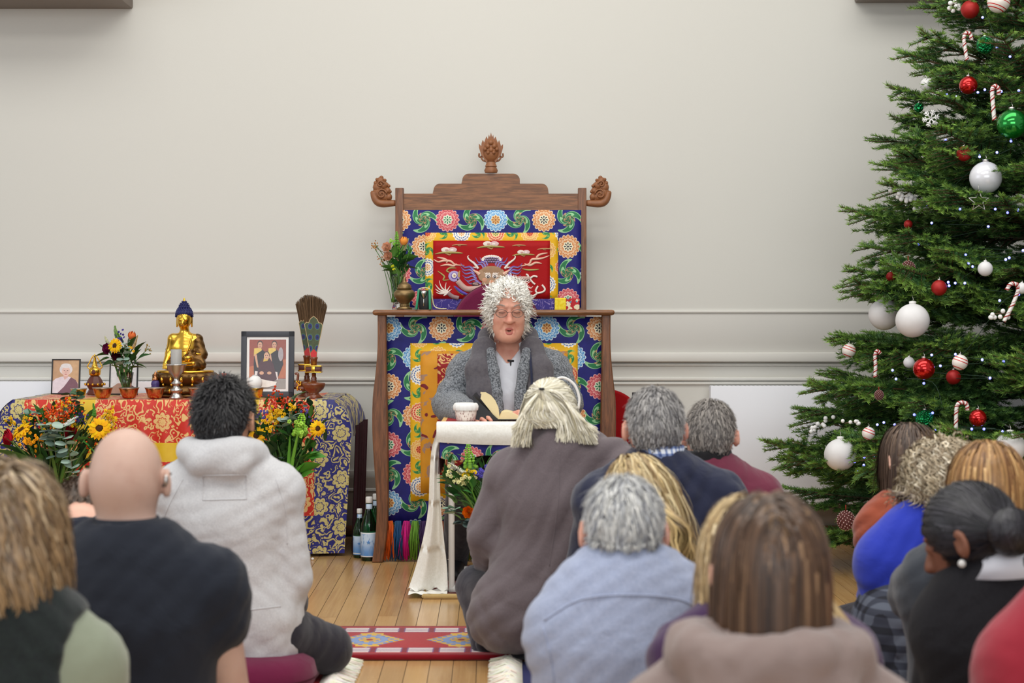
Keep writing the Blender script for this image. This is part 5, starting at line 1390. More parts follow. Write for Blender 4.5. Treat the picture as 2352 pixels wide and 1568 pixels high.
# ---- man in a grey hoodie
J = skeleton(5.6, (548, 1440), (514, 1050), (517, 950, .02), (412, 1105), (636, 1105), hyaw=-.22, hpitch=-.05, hs=1.02, hipz=.19,
             arms=dict(elR=(672, 1330, .0), wrR=(640, 1425, .20), elL=(366, 1320, .02), wrL=(400, 1425, .24)),
             legs=dict(knR=(752, 1490, .16), anR=(610, 1512, .42), toR=(520, 1520, .5), knL=(330, 1490, .16), anL=(560, 1515, .34), toL=(640, 1520, .44)))
def hoodtop(G, J):
    c = J.neck + J.up * .012
    n = 16; pts = []; rs = []
    for i in range(n + 1):
        a = 2 * PI * i / n
        bk = (1 - math.cos(a)) / 2
        pts.append(c + J.f * (.085 * math.cos(a) - .012) + J.r * .098 * math.sin(a) + J.up * (.012 * math.cos(a) + .016 * bk + .006 * math.sin(3 * a))); rs.append(.026 + .018 * bk)
    G.chain(pts, rs, k=.014)
    G.cap(c - J.f * .10 - J.up * .02 - J.r * .05, c - J.f * .10 - J.up * .025 + J.r * .05, .04, .042, k=.025)
    L = J.hip - J.neck
    G.cap(J.hip - J.r * .05 + J.up * .03, J.hip + J.r * .05 + J.up * .03, .148, .148, flat=J.f, fac=1.05, k=.03)
    G.cap(J.hip - J.r * .045 - J.up * .05, J.hip + J.r * .045 - J.up * .05, .14, .14, flat=J.f, fac=1.05, k=.015)
pr = make('dark-haired man in a light grey hooded sweatshirt seated on a maroon cushion', J, SK['tan'], 'hoodie', CT['hoodie'], CT['navy_trouser'], seed=8, topfn=hoodtop, amp=.003, neckcut=.06, wide=.94, topw=.022,
          hairspec=dict(c1=(22, 21, 24), c2=(44, 42, 44), crop=1, n=5200, len=.03, lift=.22, mess=.3, thick=.022, nape=-.088, w=.0016, steps=4, clump=.3, under=.9))
for pts in ([(466, 1092), (566, 1090), (566, 1146), (466, 1148), (466, 1092)], [(560, 1402), (645, 1392)], [(420, 1100), (380, 1180), (372, 1240)], [(634, 1100), (655, 1170), (660, 1250)]):
    if len(pts) == 5:
        q = onto(J.vf, [(466 + 100 * a / 10, 1092 - 2 * a / 10) for a in range(11)] + [(566, 1092 + 54 * a / 6) for a in range(1, 7)] + [(566 - 100 * a / 10, 1146 + 2 * a / 10) for a in range(1, 11)] + [(466, 1148 - 56 * a / 6) for a in range(1, 6)], lift=.0005)
        if len(q) > 10: MB().add(tube(q, .0022, 5, closed=True)).build('back_patch_seam', CT['hoodie'], pr, world=True)
    else: seam('seam', J.vf, pts, .002, CT['hoodie'], pr, lift=.0)
cz = thing('floor_cushion', 'round maroon meditation cushion under the man in the grey hoodie', 'cushion', (W(570, 1500, 5.55).x, 5.56, 0.008))
MB().add(lathe([(0, 0), (.14, 0), (.185, .012), (.205, .05), (.195, .09), (.16, .112), (.08, .122), (0, .124)], 40, wob=lambda a, z: 1 + .012 * math.sin(a * 20))).build('cover', MAT['maroon_felt'], cz)
MB().add(lathe([(.2, .045), (.209, .05), (.2, .056)], 40)).build('piping', MAT['maroon_cloth'], cz)
# ---- person bowed in dark navy, in front of the hoodie man
J = skeleton(6.55, (512, 1440), (512, 1075, .02), (515, 1045, .20), (412, 1098), (618, 1098), hpitch=-1.0, hipz=.13,
             arms=dict(elR=(660, 1270, .1), wrR=(640, 1400, .25), elL=(400, 1270, .1), wrL=(420, 1400, .25)))
pr = make('person in a dark navy jacket bowed low between the altar and the hoodie man', J, SK['fair'], 'jacket', CT['navy2'], CT['navy_trouser'], seed=12, hairspec=dict(c1=(40, 36, 34), c2=(60, 52, 48), n=900, len=.03, steps=3), topw=.024)
MB().add(ell(Vector(J.shL) + Vector((-.045, -.058, .02)), (.012, .004, .016), 12, 8)).build('round_badge', CT['cream'], pr, world=True)
# ---- man bowing beside the bald man
J = skeleton(5.1, (190, 1640), (185, 1218, -.01), (180, 1185, .10), (85, 1290), (290, 1290), hpitch=-.75, hipz=.13)
pr = make('short-haired man with head bowed and dark collar, beyond the bald man\'s shoulder', J, SK['fair'], 'jacket', CT['navy2'], seed=16,
          hairspec=dict(c1=(74, 60, 50), c2=(112, 92, 76), n=2600, len=.022, lift=.4, thick=.008, nape=-.07, w=.0016, steps=3))
ring(J.neck - J.up * .01, J.up, 0, .088, .074, .05, gap=0.6, fwd=J.f, thick=.008).build('stand_collar', CT['navy2'], pr, world=True)
# ---- woman with wavy hair at the frame's edge
J = skeleton(3.35, (40, 1900), (25, 1400), (22, 1195, .03), (-180, 1490), (190, 1490), hpitch=-.08, hipz=.13)
pr = make('woman with wavy light-brown shoulder-length hair and sage sleeves at the frame edge', J, SK['fair'], 'sweater', CT['sage'], seed=21, amp=.003,
          hairspec=dict(c1=(92, 70, 48), c2=(168, 138, 100), c3=(196, 172, 138), p3=.15, n=4600, len=.20, lift=.05, mess=.1, thick=.022, g=.42, steps=12, curl=.007, turns=1.7, w=.0026, ears=False, nape=-.1, part=.01, clump=.15, free=True))
Vs = SDF(); add_torso(Vs, J, .027, 1.0, 1.02); Vs.cap(J.neck + J.up * .012, J.neck + J.up * .2, .08, .1, k=.012, sub=True)
for s, sg in ((J.shL, -1), (J.shR, 1)): Vs.ell(s + J.bx * sg * .052 - np.array([0, 0, .03]), (.075, .2, .14), k=.01, sub=True)
part('vest', Vs, CLV, CT['dkgreen'], pr, folds(.004, 4))
# ---- pale-haired person in a mauve-grey blazer
J = skeleton(6.1, (1255, 1400), (1285, 1020), (1262, 945, .07), (1172, 1075, .03), (1412, 1058), yaw=.25, hpitch=-.55, hyaw=.25, hs=1.02, hipz=.17,
             arms=dict(elL=(1116, 1225, .02), wrL=(1124, 1296, .26), elR=(1440, 1240, .12), wrR=(1330, 1330, .32)),
             legs=dict(knL=(1098, 1348, .28), anL=(1120, 1480, .10), toL=(1130, 1500, .30), knR=(1330, 1400, .34), anR=(1262, 1478, .0), toR=(1192, 1492, -.06)))
def blz(G, J):
    h = J.hip
    G.cap(h + J.up * .2, V3(W(1180, 1400, 6.03)), .15, .135, flat=J.f, fac=1.15, k=.05)
    G.cap(V3(W(1160, 1385, 6.04)), V3(W(1152, 1418, 6.03)), .095, .105, k=.04)
    G.cap(h + J.r * .05, h - J.up * .05 + J.r * .06, .15, .14, flat=J.f, fac=1.15, k=.04)
    G.cap(J.neck - J.up * .02 + J.r * .03, J.shR, .075, .075, k=.04)
    G.cap(J.neck - J.up * .05, J.hip + .6 * (J.neck - J.hip), .12, .165, flat=J.f, fac=1.3, k=.04)
pr = make('long pale-haired person in a mauve-grey blazer kneeling before the reader', J, SK['fair'], 'blazer', CT['blazer'], CT['navy_trouser'], seed=27, topfn=blz, amp=.008, topw=.026, wide=.97, neckcut=.06,
          hairspec=dict(c1=(216, 208, 180), c2=(244, 238, 222), c3=(186, 178, 154), p3=.15, n=3200, len=.16, lift=.05, mess=.06, thick=.012, steps=7, tie=W(1244, 893, 6.035), ears=False, nape=-.11, w=.0022))
seam('centre_back_seam', J.vf, [(1285, 1040), (1282, 1150), (1262, 1300)], .0022, CT['blazer'], pr, lift=-.0005)
tiep = V3(W(1244, 893, 6.03)); Hc = J.head
def tails(r, n):
    m = 12; X = np.zeros((n, m, 3)); G = J.G
    side = r.random(n) < .45
    for i in range(n):
        a = r.uniform(-1, 1)
        if side[i]: P = [(1244, 893, -.02), (1225 + 12 * a, 930, -.05 + .02 * a), (1206 + 16 * a, 975 + 8 * a, -.07), (1196 + 22 * a, 1015 + r.uniform(-34, 14), -.085)]
        else: P = [(1244, 893, -.02), (1290 + 8 * a, 915 + 14 * a, -.05), (1325 + 14 * a, 955 + 10 * a, -.075), (1350 + 24 * a, 1010 + r.uniform(-30, 12), -.09)]
        q9 = r.random()
        if q9 > .9: P = [(1244, 893, -.02), (1285 + 20 * a, 935, -.055), (1305 + 24 * a, 975, -.075), (1312 + 34 * a, 1012 + r.uniform(-14, 8), -.09)]
        if q9 < .3: P = [(1244, 893, -.02), (1240 + 30 * a, 935, -.06), (1245 + 40 * a, 960, -.07), (1262 + 34 * a, 985 + r.uniform(-20, 0), -.08)]
        X[i] = [V3(q) for q in spline([W(x + r.normal() * 2, y, 6.1 + d + r.normal() * .008) for x, y, d in P], m)]
    for k in range(2):
        P = X.reshape(-1, 3); d = G.eval(P); m_ = d < .008; Q = P[m_]
        gg = np.stack([G.eval(Q + e) - G.eval(Q - e) for e in np.eye(3) * .003], 1); gg /= np.maximum(np.linalg.norm(gg, axis=1)[:, None], 1e-6)
        P[m_] = Q + gg * (.008 - d[m_])[:, None]; X = P.reshape(X.shape)
    return X
strands('loose_hair', None, tails, 2600, .0026, dict(c1=(196, 186, 154), c2=(240, 234, 218)), pr, Hc)
# side curtains under the tied layer
def curt(r, n):
    m = 10; X = np.zeros((n, m, 3))
    for i in range(n):
        a = r.uniform(-1, 1); s = 1 if r.random() < .55 else -1
        x0 = 1262 + s * r.uniform(40, 62)
        X[i] = [V3(q) for q in spline([W(x0 - s * 8, 915 + 15 * a, 6.14), W(x0 + s * 8, 950, 6.13), W(x0 + s * (20 if s > 0 else 6), 985, 6.09), W(x0 + s * (34 if s > 0 else 8) + 14 * a, 1022 + r.uniform(-14, 8), 6.02)], m)]
    return X
strands('side_hair', None, curt, 1500, .0026, dict(c1=(190, 182, 152), c2=(236, 230, 214)), pr, Hc, 5)
MB().add(lathe([(.006, -.004), (.011, 0), (.006, .004)], 12, tiep)).build('hair_tie', MAT['black'], pr, world=True)
# ---- man in navy with a checked collar
J = skeleton(5.4, (1480, 1520), (1512, 1068), (1503, 972, .03), (1378, 1128), (1655, 1122), hpitch=-.15, hyaw=.05, hs=1.0, hipz=.14,
             arms=dict(elL=(1345, 1300, .06), wrL=(1390, 1420, .3), elR=(1690, 1330, .06), wrR=(1600, 1430, .3)))
pr = make('grey-haired man in a navy sweater with a blue checked collar', J, SK['pink'], 'sweater', CT['navy'], seed=31, amp=.004, topw=.02, wide=1.05,
          hairspec=dict(GREY, crop=1, n=6000, len=.028, lift=.1, mess=.16, thick=.014, nape=-.092, w=.0014, steps=5, clump=.25, g=.08, under=.85))
ring(J.neck + J.up * .012 + J.f * .008, J.up, 0, .083, .071, .05, gap=.5, fwd=J.f, thick=.006).build('shirt_collar', CT['check'], pr, world=True)
# ---- man in maroon with a black scarf
J = skeleton(6.0, (1640, 1540), (1620, 1070), (1632, 990, .03), (1535, 1128), (1745, 1122), hpitch=-.2, hyaw=-.15, hs=.97, hipz=.14)
pr = make('grey-haired man in a maroon sweater and black scarf, nearest the bare radiator', J, SK['pink'], 'sweater', CT['maroon'], seed=35, topw=.018, wide=1.0,
          hairspec=dict(c1=(104, 98, 94), c2=(166, 158, 150), c3=(76, 70, 68), p3=.2, crop=1, n=5600, len=.026, lift=.1, mess=.18, thick=.012, nape=-.088, w=.0014, steps=5, clump=.25, g=.08, under=.85))
Sc = SDF(); n = 14
for k in range(3): Sc.chain([J.neck + J.up * (.006 + .017 * k) + J.f * (.074 * math.cos(2 * PI * i / n) + .01) + J.r * .074 * math.sin(2 * PI * i / n) for i in range(n + 1)], [.019 - .002 * k] * (n + 1), k=.006)
part('scarf', Sc, .008, CT['scarfblack'], pr, folds(.003, 5))
# ---- blonde woman with wavy hair drawn to one side
J = skeleton(4.85, (1470, 1640), (1470, 1290), (1462, 1138, .03), (1345, 1345), (1605, 1345), hpitch=-.3, hipz=.13)
bl = dict(c1=(132, 106, 70), c2=(196, 170, 118), c3=(214, 194, 150), p3=.2)
pr = make('blonde woman in maroon, wavy hair drawn behind the pale-blue shirt man', J, SK['fair'], 'sweater', CT['maroon'], seed=41,
          hairspec=dict(bl, n=3600, len=.26, lift=.05, mess=.1, thick=.016, g=.3, steps=10, curl=.004, turns=2, w=.0024, ears=False, nape=-.1, comb=(.5, -.1, -.3)))
def wav(r, n):
    m = 14; X = np.zeros((n, m, 3))
    for i in range(n):
        a = r.uniform(-1, 1); b = r.normal() * .02; w = 10 * math.sin(a * 5)
        X[i] = [V3(q) for q in spline([W(1500 + 18 * a, 1150, 4.80 + b), W(1535 + 24 * a, 1185, 4.76 + b), W(1568 + 34 * a + w, 1235, 4.74 + b), W(1556 + 34 * a - w, 1285, 4.73 + b), W(1580 + 36 * a + w, 1330 + r.uniform(-14, 14), 4.72 + b)], m)]
    t = np.arange(m) / m; ph = r.uniform(0, 1.5, (n, 1)); X[:, :, 0] += .006 * np.sin(t[None] * 20 + ph); X[:, :, 1] -= .006 * np.cos(t[None] * 20 + ph)
    return X
strands('wavy_side_hair', None, wav, 2400, .003, dict(c1=(124, 98, 62), c2=(206, 178, 122)), pr, J.head)
# ---- man in a pale blue shirt
J = skeleton(3.95, (1425, 1800), (1440, 1310), (1432, 1205, .04), (1302, 1410), (1622, 1392), hpitch=-.28, hs=1.0, hipz=.13, arms=dict(elL=(1296, 1690, .06)))
pr = make('silver-haired man in a pale blue shirt, his back to the camera', J, SK['pink'], 'shirt', CT['shirt'], seed=44, amp=.006, topw=.022, wide=1.06, vox=.008,
          hairspec=dict(c1=(150, 152, 158), c2=(216, 214, 208), c3=(110, 110, 116), p3=.12, crop=1, n=6500, len=.034, lift=.08, mess=.14, thick=.014, nape=-.088, w=.0014, steps=6, clump=.3, g=.1, under=.88))
ring(J.neck - J.up * .004 + J.f * .006, J.up, 0, .088, .074, .05, gap=.5, fwd=J.f, thick=.006).build('shirt_collar', CT['shirt'], pr, world=True)
seam('yoke_seam', J.vf, [(1250, 1425), (1330, 1378), (1440, 1366), (1560, 1376), (1625, 1410)], .0022, CT['shirt'], pr)
for pts in ([(1245, 1440), (1262, 1500), (1272, 1565)],): seam('sleeve_seam', J.vf, pts, .002, CT['shirt'], pr)
# ---- sandy-blonde person, hair falling over one shoulder
J = skeleton(3.55, (1760, 1800), (1758, 1400), (1722, 1262, .05), (1580, 1480), (1930, 1480), hpitch=-.25, hipz=.13)
sb = dict(c1=(150, 122, 84), c2=(214, 188, 140), c3=(232, 212, 172), p3=.2)
pr = make('sandy-blonde long-haired person almost hidden by the brown-haired woman in taupe', J, SK['fair'], 'sweater', CT['purple'], seed=47, amp=.003,
          hairspec=dict(sb, n=3000, len=.22, lift=.03, mess=.06, thick=.018, g=.45, steps=10, curl=.004, turns=2, w=.0026, ears=False, nape=-.1, part=0, free=True))
def fall(r, n):
    m = 12; X = np.zeros((n, m, 3))
    for i in range(n):
        a = r.uniform(-1, 1); b = r.normal() * .012
        X[i] = [V3(q) for q in spline([W(1810 + 20 * a, 1290, 3.52 + b), W(1862 + 30 * a, 1372 - 14 * a, 3.45 + b), W(1925 + 26 * a, 1452 - 20 * a, 3.42 + b), W(1975 + 30 * a, 1525 - 16 * a, 3.40 + b), W(2010 + 46 * a, 1600 + r.uniform(-20, 20), 3.39 + b)], m)]
    return X
strands('falling_hair', None, fall, 2600, .0032, dict(c1=(160, 130, 84), c2=(232, 208, 158)), pr, J.head)
# ---- woman in a taupe hooded top, nearest
J = skeleton(2.95, (1765, 2050), (1762, 1500), (1768, 1285, .03), (1535, 1625), (1995, 1625), hpitch=-.15, hipz=.13)
def hood2(G, J):
    c = J.neck + J.up * .02; n = 16; pts = []; rs = []
    for i in range(n + 1):
        a = 2 * PI * i / n; bk = (1 - math.cos(a)) / 2
        pts.append(c + J.f * (.10 * math.cos(a) - .02) + J.r * .125 * math.sin(a) + J.up * (-.02 * bk + .006 * math.sin(3 * a))); rs.append(.028 + .018 * bk)
    G.chain(pts, rs, k=.016)
    G.cap(c - J.f * .12 - J.up * .065 - J.r * .08, c - J.f * .12 - J.up * .065 + J.r * .08, .042, .042, k=.02)
pr = make('woman with straight brown hair to the hood of her taupe top, nearest the camera', J, SK['fair'], 'hooded_top', CT['taupe'], seed=52, amp=.004, topfn=hood2, topw=.026,
          hairspec=dict(c1=(52, 35, 25), c2=(100, 73, 52), c3=(136, 106, 78), p3=.1, n=6000, len=.215, lift=.0, mess=.025, thick=.016, g=.55, steps=12, w=.0026, ears=False, nape=-.11, part=.0, clump=.03, tip=(.95, .85, .75), free=True))
# ---- brown bob in a rust sweater
J = skeleton(6.0, (2095, 1520), (2095, 1150), (2088, 1045, .02), (2000 + 22, 1190), (2185, 1180), yaw=.35, hyaw=.45, hpitch=-.25, hs=.98, hipz=.14, arms=dict(elL=(2045, 1330, .05), wrL=(2080, 1430, .2), elR=(2200, 1330, .1), wrR=(2130, 1430, .3)))
pr = make('woman with a dark brown bob and rust sweater in front of the fir tree', J, SK['fair'], 'sweater', CT['rust'], seed=57, wide=.95,
          hairspec=dict(c1=(58, 42, 34), c2=(96, 76, 62), c3=(116, 94, 76), p3=.12, n=3800, len=.15, lift=.03, mess=.05, thick=.016, g=.5, steps=9, w=.0022, ears=False, nape=-.11, clump=.04, free=True))
# ---- curly-haired woman in cobalt
J = skeleton(5.2, (2110, 1470), (2142, 1215), (2166, 1106, .03), (2035, 1262), (2235, 1255), yaw=.3, hyaw=.3, hpitch=-.3, hs=.98, hipz=.26,
             arms=dict(elL=(2015, 1390, .05), wrL=(2060, 1480, .25)),
             legs=dict(knL=(2030, 1440, .3), anL=(2010, 1560, .3), toL=(2000, 1590, .46), knR=(2150, 1450, .34), anR=(2130, 1570, .34), toR=(2120, 1590, .5)))
pr = make('woman with short ash-blonde curls in a cobalt blue sweater and plaid skirt', J, SK['fair'], 'sweater', CT['cobalt'], CT['plaid'], seed=61, topw=.02, wide=.95, legs=False, amp=.006,
          hairspec=dict(c1=(134, 114, 88), c2=(204, 188, 158), c3=(226, 214, 190), p3=.2, n=4600, len=.075, lift=.3, mess=.3, thick=.034, g=.2, steps=12, curl=.009, turns=2.2, w=.0022, ears=False, nape=-.11, clump=.4, under=.7))
Sk = SDF(); Sk.cap(J.hip + J.up * .04, J.hip - J.up * .12, .17, .2, flat=J.f, fac=1.1, k=.05); Sk.cap(J.hip, (J.knL + J.knR) / 2, .17, .17, k=.05); Sk.cap((J.knL + J.knR) / 2, (J.anL + J.anR) / 2 + np.array([0, 0, .06]), .16, .16, k=.05)
Sk.cap(V3(W(2066, 1430, 5.1)), V3(W(2062, 1560, 5.1)), .09, .10, k=.05)
part('plaid_skirt', Sk, CLV, CT['plaid'], pr, folds(.006, 9), lambda P: .01 - P[:, 2])
# ---- golden-brown straight hair, charcoal top
J = skeleton(4.62, (2260, 1640), (2262, 1262), (2266, 1112, .03), (2150, 1318), (2405, 1305), yaw=.2, hyaw=.25, hpitch=-.2, hipz=.13, arms=dict(elL=(2112, 1370, .16), wrL=(2150, 1500, .35)))
pr = make('woman with straight golden-brown hair and a charcoal short-sleeved top', J, SK['fair'], 'top', CT['dkgrey'], seed=66, sleeve=.8, topw=.03,
          hairspec=dict(c1=(112, 74, 40), c2=(176, 132, 80), c3=(206, 164, 108), p3=.18, n=4600, len=.18, lift=.0, mess=.03, thick=.018, g=.5, steps=10, w=.0026, ears=False, nape=-.11, clump=.05, free=True))
# ---- dark bun, white collar, black knit
J = skeleton(4.0, (2330, 1800), (2300, 1300), (2226, 1218, .02), (2185, 1402, .05), (2478, 1375), yaw=.45, hyaw=1.0, hpitch=-.3, hs=1.0, hipz=.13)
def tieb(): return W(2310, 1215, 3.9)
pr = make('woman with dark hair in a low bun, pearl earring and white collar over black knit', J, SK['brown'], 'cardigan', CT['blackk'], seed=71, topw=.022, amp=.003, vox=.007,
          hairspec=dict(c1=(24, 23, 27), c2=(46, 44, 50), c3=(60, 58, 64), p3=.1, n=4200, len=.2, lift=.0, mess=.04, thick=.010, steps=8, tie=tieb(), nape=-.095, w=.002, hairline=.02))
tb = V3(tieb()); bunm = SDF(); bunm.ell(tb + V3((.012, -.005, -.005)), (.05, .045, .048)); 
V, F = bunm.mesh(.008); r = np.random.default_rng(4)
def bunp(r, n):
    m = 12; X = np.zeros((n, m, 3))
    for i in range(n):
        ax_ = nrm(r.normal(size=3)); a0 = r.uniform(0, 6); R_ = np.array(Matrix.Rotation(1, 3, Vector(ax_))); e1 = nrm(np.cross(ax_, [0.3, .5, .8])); e2 = np.cross(ax_, e1)
        for k in range(m): a = a0 + k * .22; X[i, k] = tb + V3((.012, -.005, -.005)) + (e1 * math.cos(a) + e2 * math.sin(a)) * np.array([.052, .047, .05]) * (1 + .03 * ax_[0])
    return X
np_obj('bun', V, F, MAT['hair'], pr, world=True, col=np.tile(np.array(lin((28, 27, 31))), (len(V), 1)))
strands('bun_strands', None, bunp, 700, .0024, dict(c1=(24, 23, 27), c2=(54, 52, 58)), pr, tb)
ring(J.neck - J.up * .012 + J.f * .005, J.up, 0, .105, .078, .055, gap=.4, fwd=J.f, thick=.008).build('white_collar', CT['white'], pr, world=True)
ear = J.head + J.R @ np.array([-.087, .004, -.062])
MB().add(ell(ear, .0085, 14, 10)).build('pearl_earring', MAT['white_gloss'], pr, world=True)
# ---- crimson shoulder at the corner
J = skeleton(3.2, (2520, 1950), (2510, 1370), (2520, 1190, .03), (2355, 1490), (2700, 1490), hpitch=-.2, hipz=.13, arms=dict(elL=(2275, 1690, .05)))
pr = make('person in a crimson sweater at the frame edge, only a shoulder showing', J, SK['fair'], 'sweater', CT['crimson'], seed=77, topw=.024, amp=.003,
          hairspec=dict(c1=(90, 66, 48), c2=(130, 100, 76), n=1200, len=.05, lift=.3, steps=3))
# ---------------------------------------------------------------- the reader at his little table
YR = 8.08
J = skeleton(YR, (1168, 1078), (1166, 806), (1167, 701, -.11), (1268, 838), (1074, 840), yaw=PI, hyaw=PI + .06, hpitch=-.10, hs=.985,
             arms=dict(elR=(1030, 930, -.06), wrR=(1088, 958, -.40), elL=(1302, 925, -.06), wrL=(1225, 955, -.38)),
             legs=dict(knR=(1066, 1115, -.42), anR=(1044, 1292, -.10), toR=(1040, 1322, -.24), knL=(1262, 1115, -.42), anL=(1262, 1292, -.10), toL=(1266, 1322, -.24)))
J.handkw = {1: dict(dirv=(.35, -1, .12), palm=(.5, .2, -.9), curl=.5), -1: dict(dirv=(-.5, -.9, .05), palm=(-.5, .2, -.9), curl=.5)}
def facefn(B, J):
    H, R, q = J.head, J.R, J.hs; r, f, u = R[:, 0], R[:, 1], R[:, 2]
    A = lambda x, y, z: H + q * (r * x + f * y + u * z)
    for s in (-1, 1):
        B.ell(A(s * .04, .06, -.055), tuple(v * q for v in (.026, .03, .03)), R=R, k=.03)       # cheeks
        B.ell(A(s * .042, .04, -.10), tuple(v * q for v in (.022, .032, .028)), R=R, k=.03)     # jowls
        B.cap(A(s * .018, .096, -.068), A(s * .034, .084, -.098), .004 * q, .004 * q, k=.006, sub=True)
        B.ell(A(s * .031, .0885, -.016), tuple(v * q for v in (.0155, .010, .0095)), R=R, k=.003)  # lowered lids
        B.cap(A(s * .018, .0985, -.021), A(s * .044, .0945, -.021), .0016 * q, .0016 * q, k=.003, sub=True)
    B.ell(A(0, .075, -.128), tuple(v * q for v in (.026, .022, .018)), R=R, k=.02)
    B.ell(A(0, .03, -.135), tuple(v * q for v in (.045, .05, .022)), R=R, k=.03)
    B.ell(A(0, .1, -.1), tuple(v * q for v in (.019, .02, .0085)), R=R, k=.005, sub=True)       # open mouth
    B.ell(A(0, .05, .035), tuple(v * q for v in (.058, .042, .045)), R=R, k=.03)
vneck = lambda P: np.minimum(np.minimum((P[:, 2] - (J.neck[2] - .055)) * .8 - np.abs(P[:, 0] - J.neck[0]), P[:, 2] - (J.neck[2] - .055)), J.neck[1] - P[:, 1])
rd = make('white-haired person in glasses and grey tweed jacket reading from a book on the throne front', J, SK['pink'], 'shirt', CT['white'], CT['navy_trouser'], seed=90, topw=.008, neckcut=.062, wide=.98, bodyfn=facefn, vox=.0046, amp=.003, vt=.008, topcut=vneck)
xc = J.neck[0]; zn = J.neck[2]; yfr = J.neck[1] + .03
Jk = SDF(); add_torso(Jk, J, .026, 1.06, 1.06)
for (s, e, w_) in ((J.shL, J.elL, J.wrL), (J.shR, J.elR, J.wrR)): add_arm(Jk, s, e, w_, .026, .92)
Jk.cap(J.neck + J.up * .03, J.neck + J.up * .2, .075, .1, k=.012, sub=True)
def opening(P):
    t = np.clip((zn - P[:, 2]) / .30, -.3, 1.6)
    hw_ = .062 - .042 * np.clip(t, 0, 1) + .008 * np.sin(P[:, 2] * 40)
    return np.minimum(hw_ - np.abs(P[:, 0] - xc - .006), yfr - P[:, 1])
o, vfj = part('tweed_jacket', Jk, .0085, CT['tweed'], rd, folds(.005, 7), opening)
for s in (-1, 1):
    e = [V3(W(1168 + s * x, y, 8.0)) for x, y in ((34, 806), (28, 850), (20, 900), (14, 945))]
    Lp = SDF(); Lp.chain([p + np.array([s * .012, -.075 - .012 * i, 0]) for i, p in enumerate(e)], [.02, .026, .024, .018], k=.01, flat=(0, 1, 0), fac=2.0)
    part('lapel', Lp, .007, CT['tweed'], rd)
# collar, scarf, small microphone
ring(J.neck + J.up * .004, J.up, 0, .078, .07, .036, gap=1.5, fwd=J.f, thick=.005).build('shirt_collar', CT['white'], rd, world=True)
Sc = SDF()
Sc.chain([V3(W(x, y, Y_)) for x, y, Y_ in ((1222, 800, 8.01), (1214, 772, 8.09), (1192, 764, 8.15), (1166, 762, 8.165), (1140, 764, 8.15), (1120, 774, 8.09), (1112, 802, 8.01))], [.036] * 7, k=.03)
for pts in (((1112, 800, 7.985), (1102, 850, 7.93), (1106, 900, 7.915), (1118, 950, 7.91)), ((1222, 800, 7.985), (1238, 850, 7.93), (1246, 900, 7.915), (1246, 945, 7.91))):
    Sc.chain([V3(W(*p)) for p in pts], [.05, .054, .053, .05], k=.04, flat=(0, 1, 0), fac=2.2)
part('scarf', Sc, .0075, CT['grey_scarf'], rd, lambda P: .0035 * np.sin(P[:, 0] * 240 + 2 * np.sin(P[:, 2] * 16)) * np.clip((J.neck[2] - .03 - P[:, 2]) / .06, 0, 1))
MB().add(tube(spline([W(1216, 800, 7.95), W(1220, 845, 7.90), W(1222, 890, 7.885)], 14), .006, 6, flat=.5, up=(0, 1, 0))).build('scarf_edging', CT['navy'], rd, world=True)
mk = onto(J.vf, [(1173, 830)], lift=.004); mk = mk[0] if mk else W(1173, 824, 7.93)
MB().add(tube([mk, mk + Vector((0, -.002, -.022))], .004, 8)).add(tube([mk + Vector((-.014, 0, .004)), mk + Vector((.014, 0, .002))], .0045, 8)).build('lapel_microphone', MAT['black'], rd, world=True)
for i, y in enumerate((860, 905, 935)):
    b_ = onto(J.vf, [(1167, y)], lift=.001)
    if b_: MB().add(lathe([(0, -.002), (.0055, -.001), (.0055, .001), (0, .002)], 12)).build('shirt_button', MAT['white_gloss'], rd, loc=b_[0] - base_of(rd)).rotation_euler = (PI / 2, 0, 0)
A = lambda x, y, z: Vector(J.head + J.hs * (J.R[:, 0] * x + J.R[:, 1] * y + J.R[:, 2] * z))
lipm = simple('lips', (186, 104, 96), .45); darkm = simple('mouth_inside', (70, 26, 26), .6)
MB().add(tube(spline([A(-.021, .083, -.0985), A(-.010, .0935, -.0925), A(0, .0955, -.094), A(.010, .0935, -.0925), A(.021, .083, -.0985)], 14), [.0022 + .0022 * math.sin(PI * i / 13) for i in range(14)], 8)).build('upper_lip', lipm, rd, world=True)
MB().add(tube(spline([A(-.020, .085, -.102), A(-.010, .0945, -.1115), A(0, .0975, -.1125), A(.010, .0945, -.1115), A(.020, .085, -.102)], 14), [.0022 + .0032 * math.sin(PI * i / 13) for i in range(14)], 8)).build('lower_lip', lipm, rd, world=True)
MB().add(ell(A(0, .074, -.101), (.018, .010, .010), 12, 8)).build('mouth', darkm, rd, world=True)
for s in (-1, 1):
    MB().add(tube(spline([A(s * .017, .0985, -.0205), A(s * .031, .1005, -.0235), A(s * .045, .093, -.0205)], 8), .0011, 5)).build('eyelashes', simple('lash', (96, 74, 66)), rd, world=True)
    mb = MB(); rb = random.Random(s + 5)
    for i in range(60):
        t = rb.random(); p = A(s * (.014 + .038 * t), .099 - .016 * t * t, .004 + .008 * math.sin(t * 2.4) + rb.uniform(-.002, .002)); mb.add(tube([p, p + Vector((-s * .006, -.003, rb.uniform(-.002, .003)))], .0006, 3, False), col=lin((190, 178, 168)))
    tag(mb.build('eyebrow', MAT['hair'], rd, world=True), kind='stuff')
wire = simple('spectacle_wire', (110, 98, 92), .3, .8)
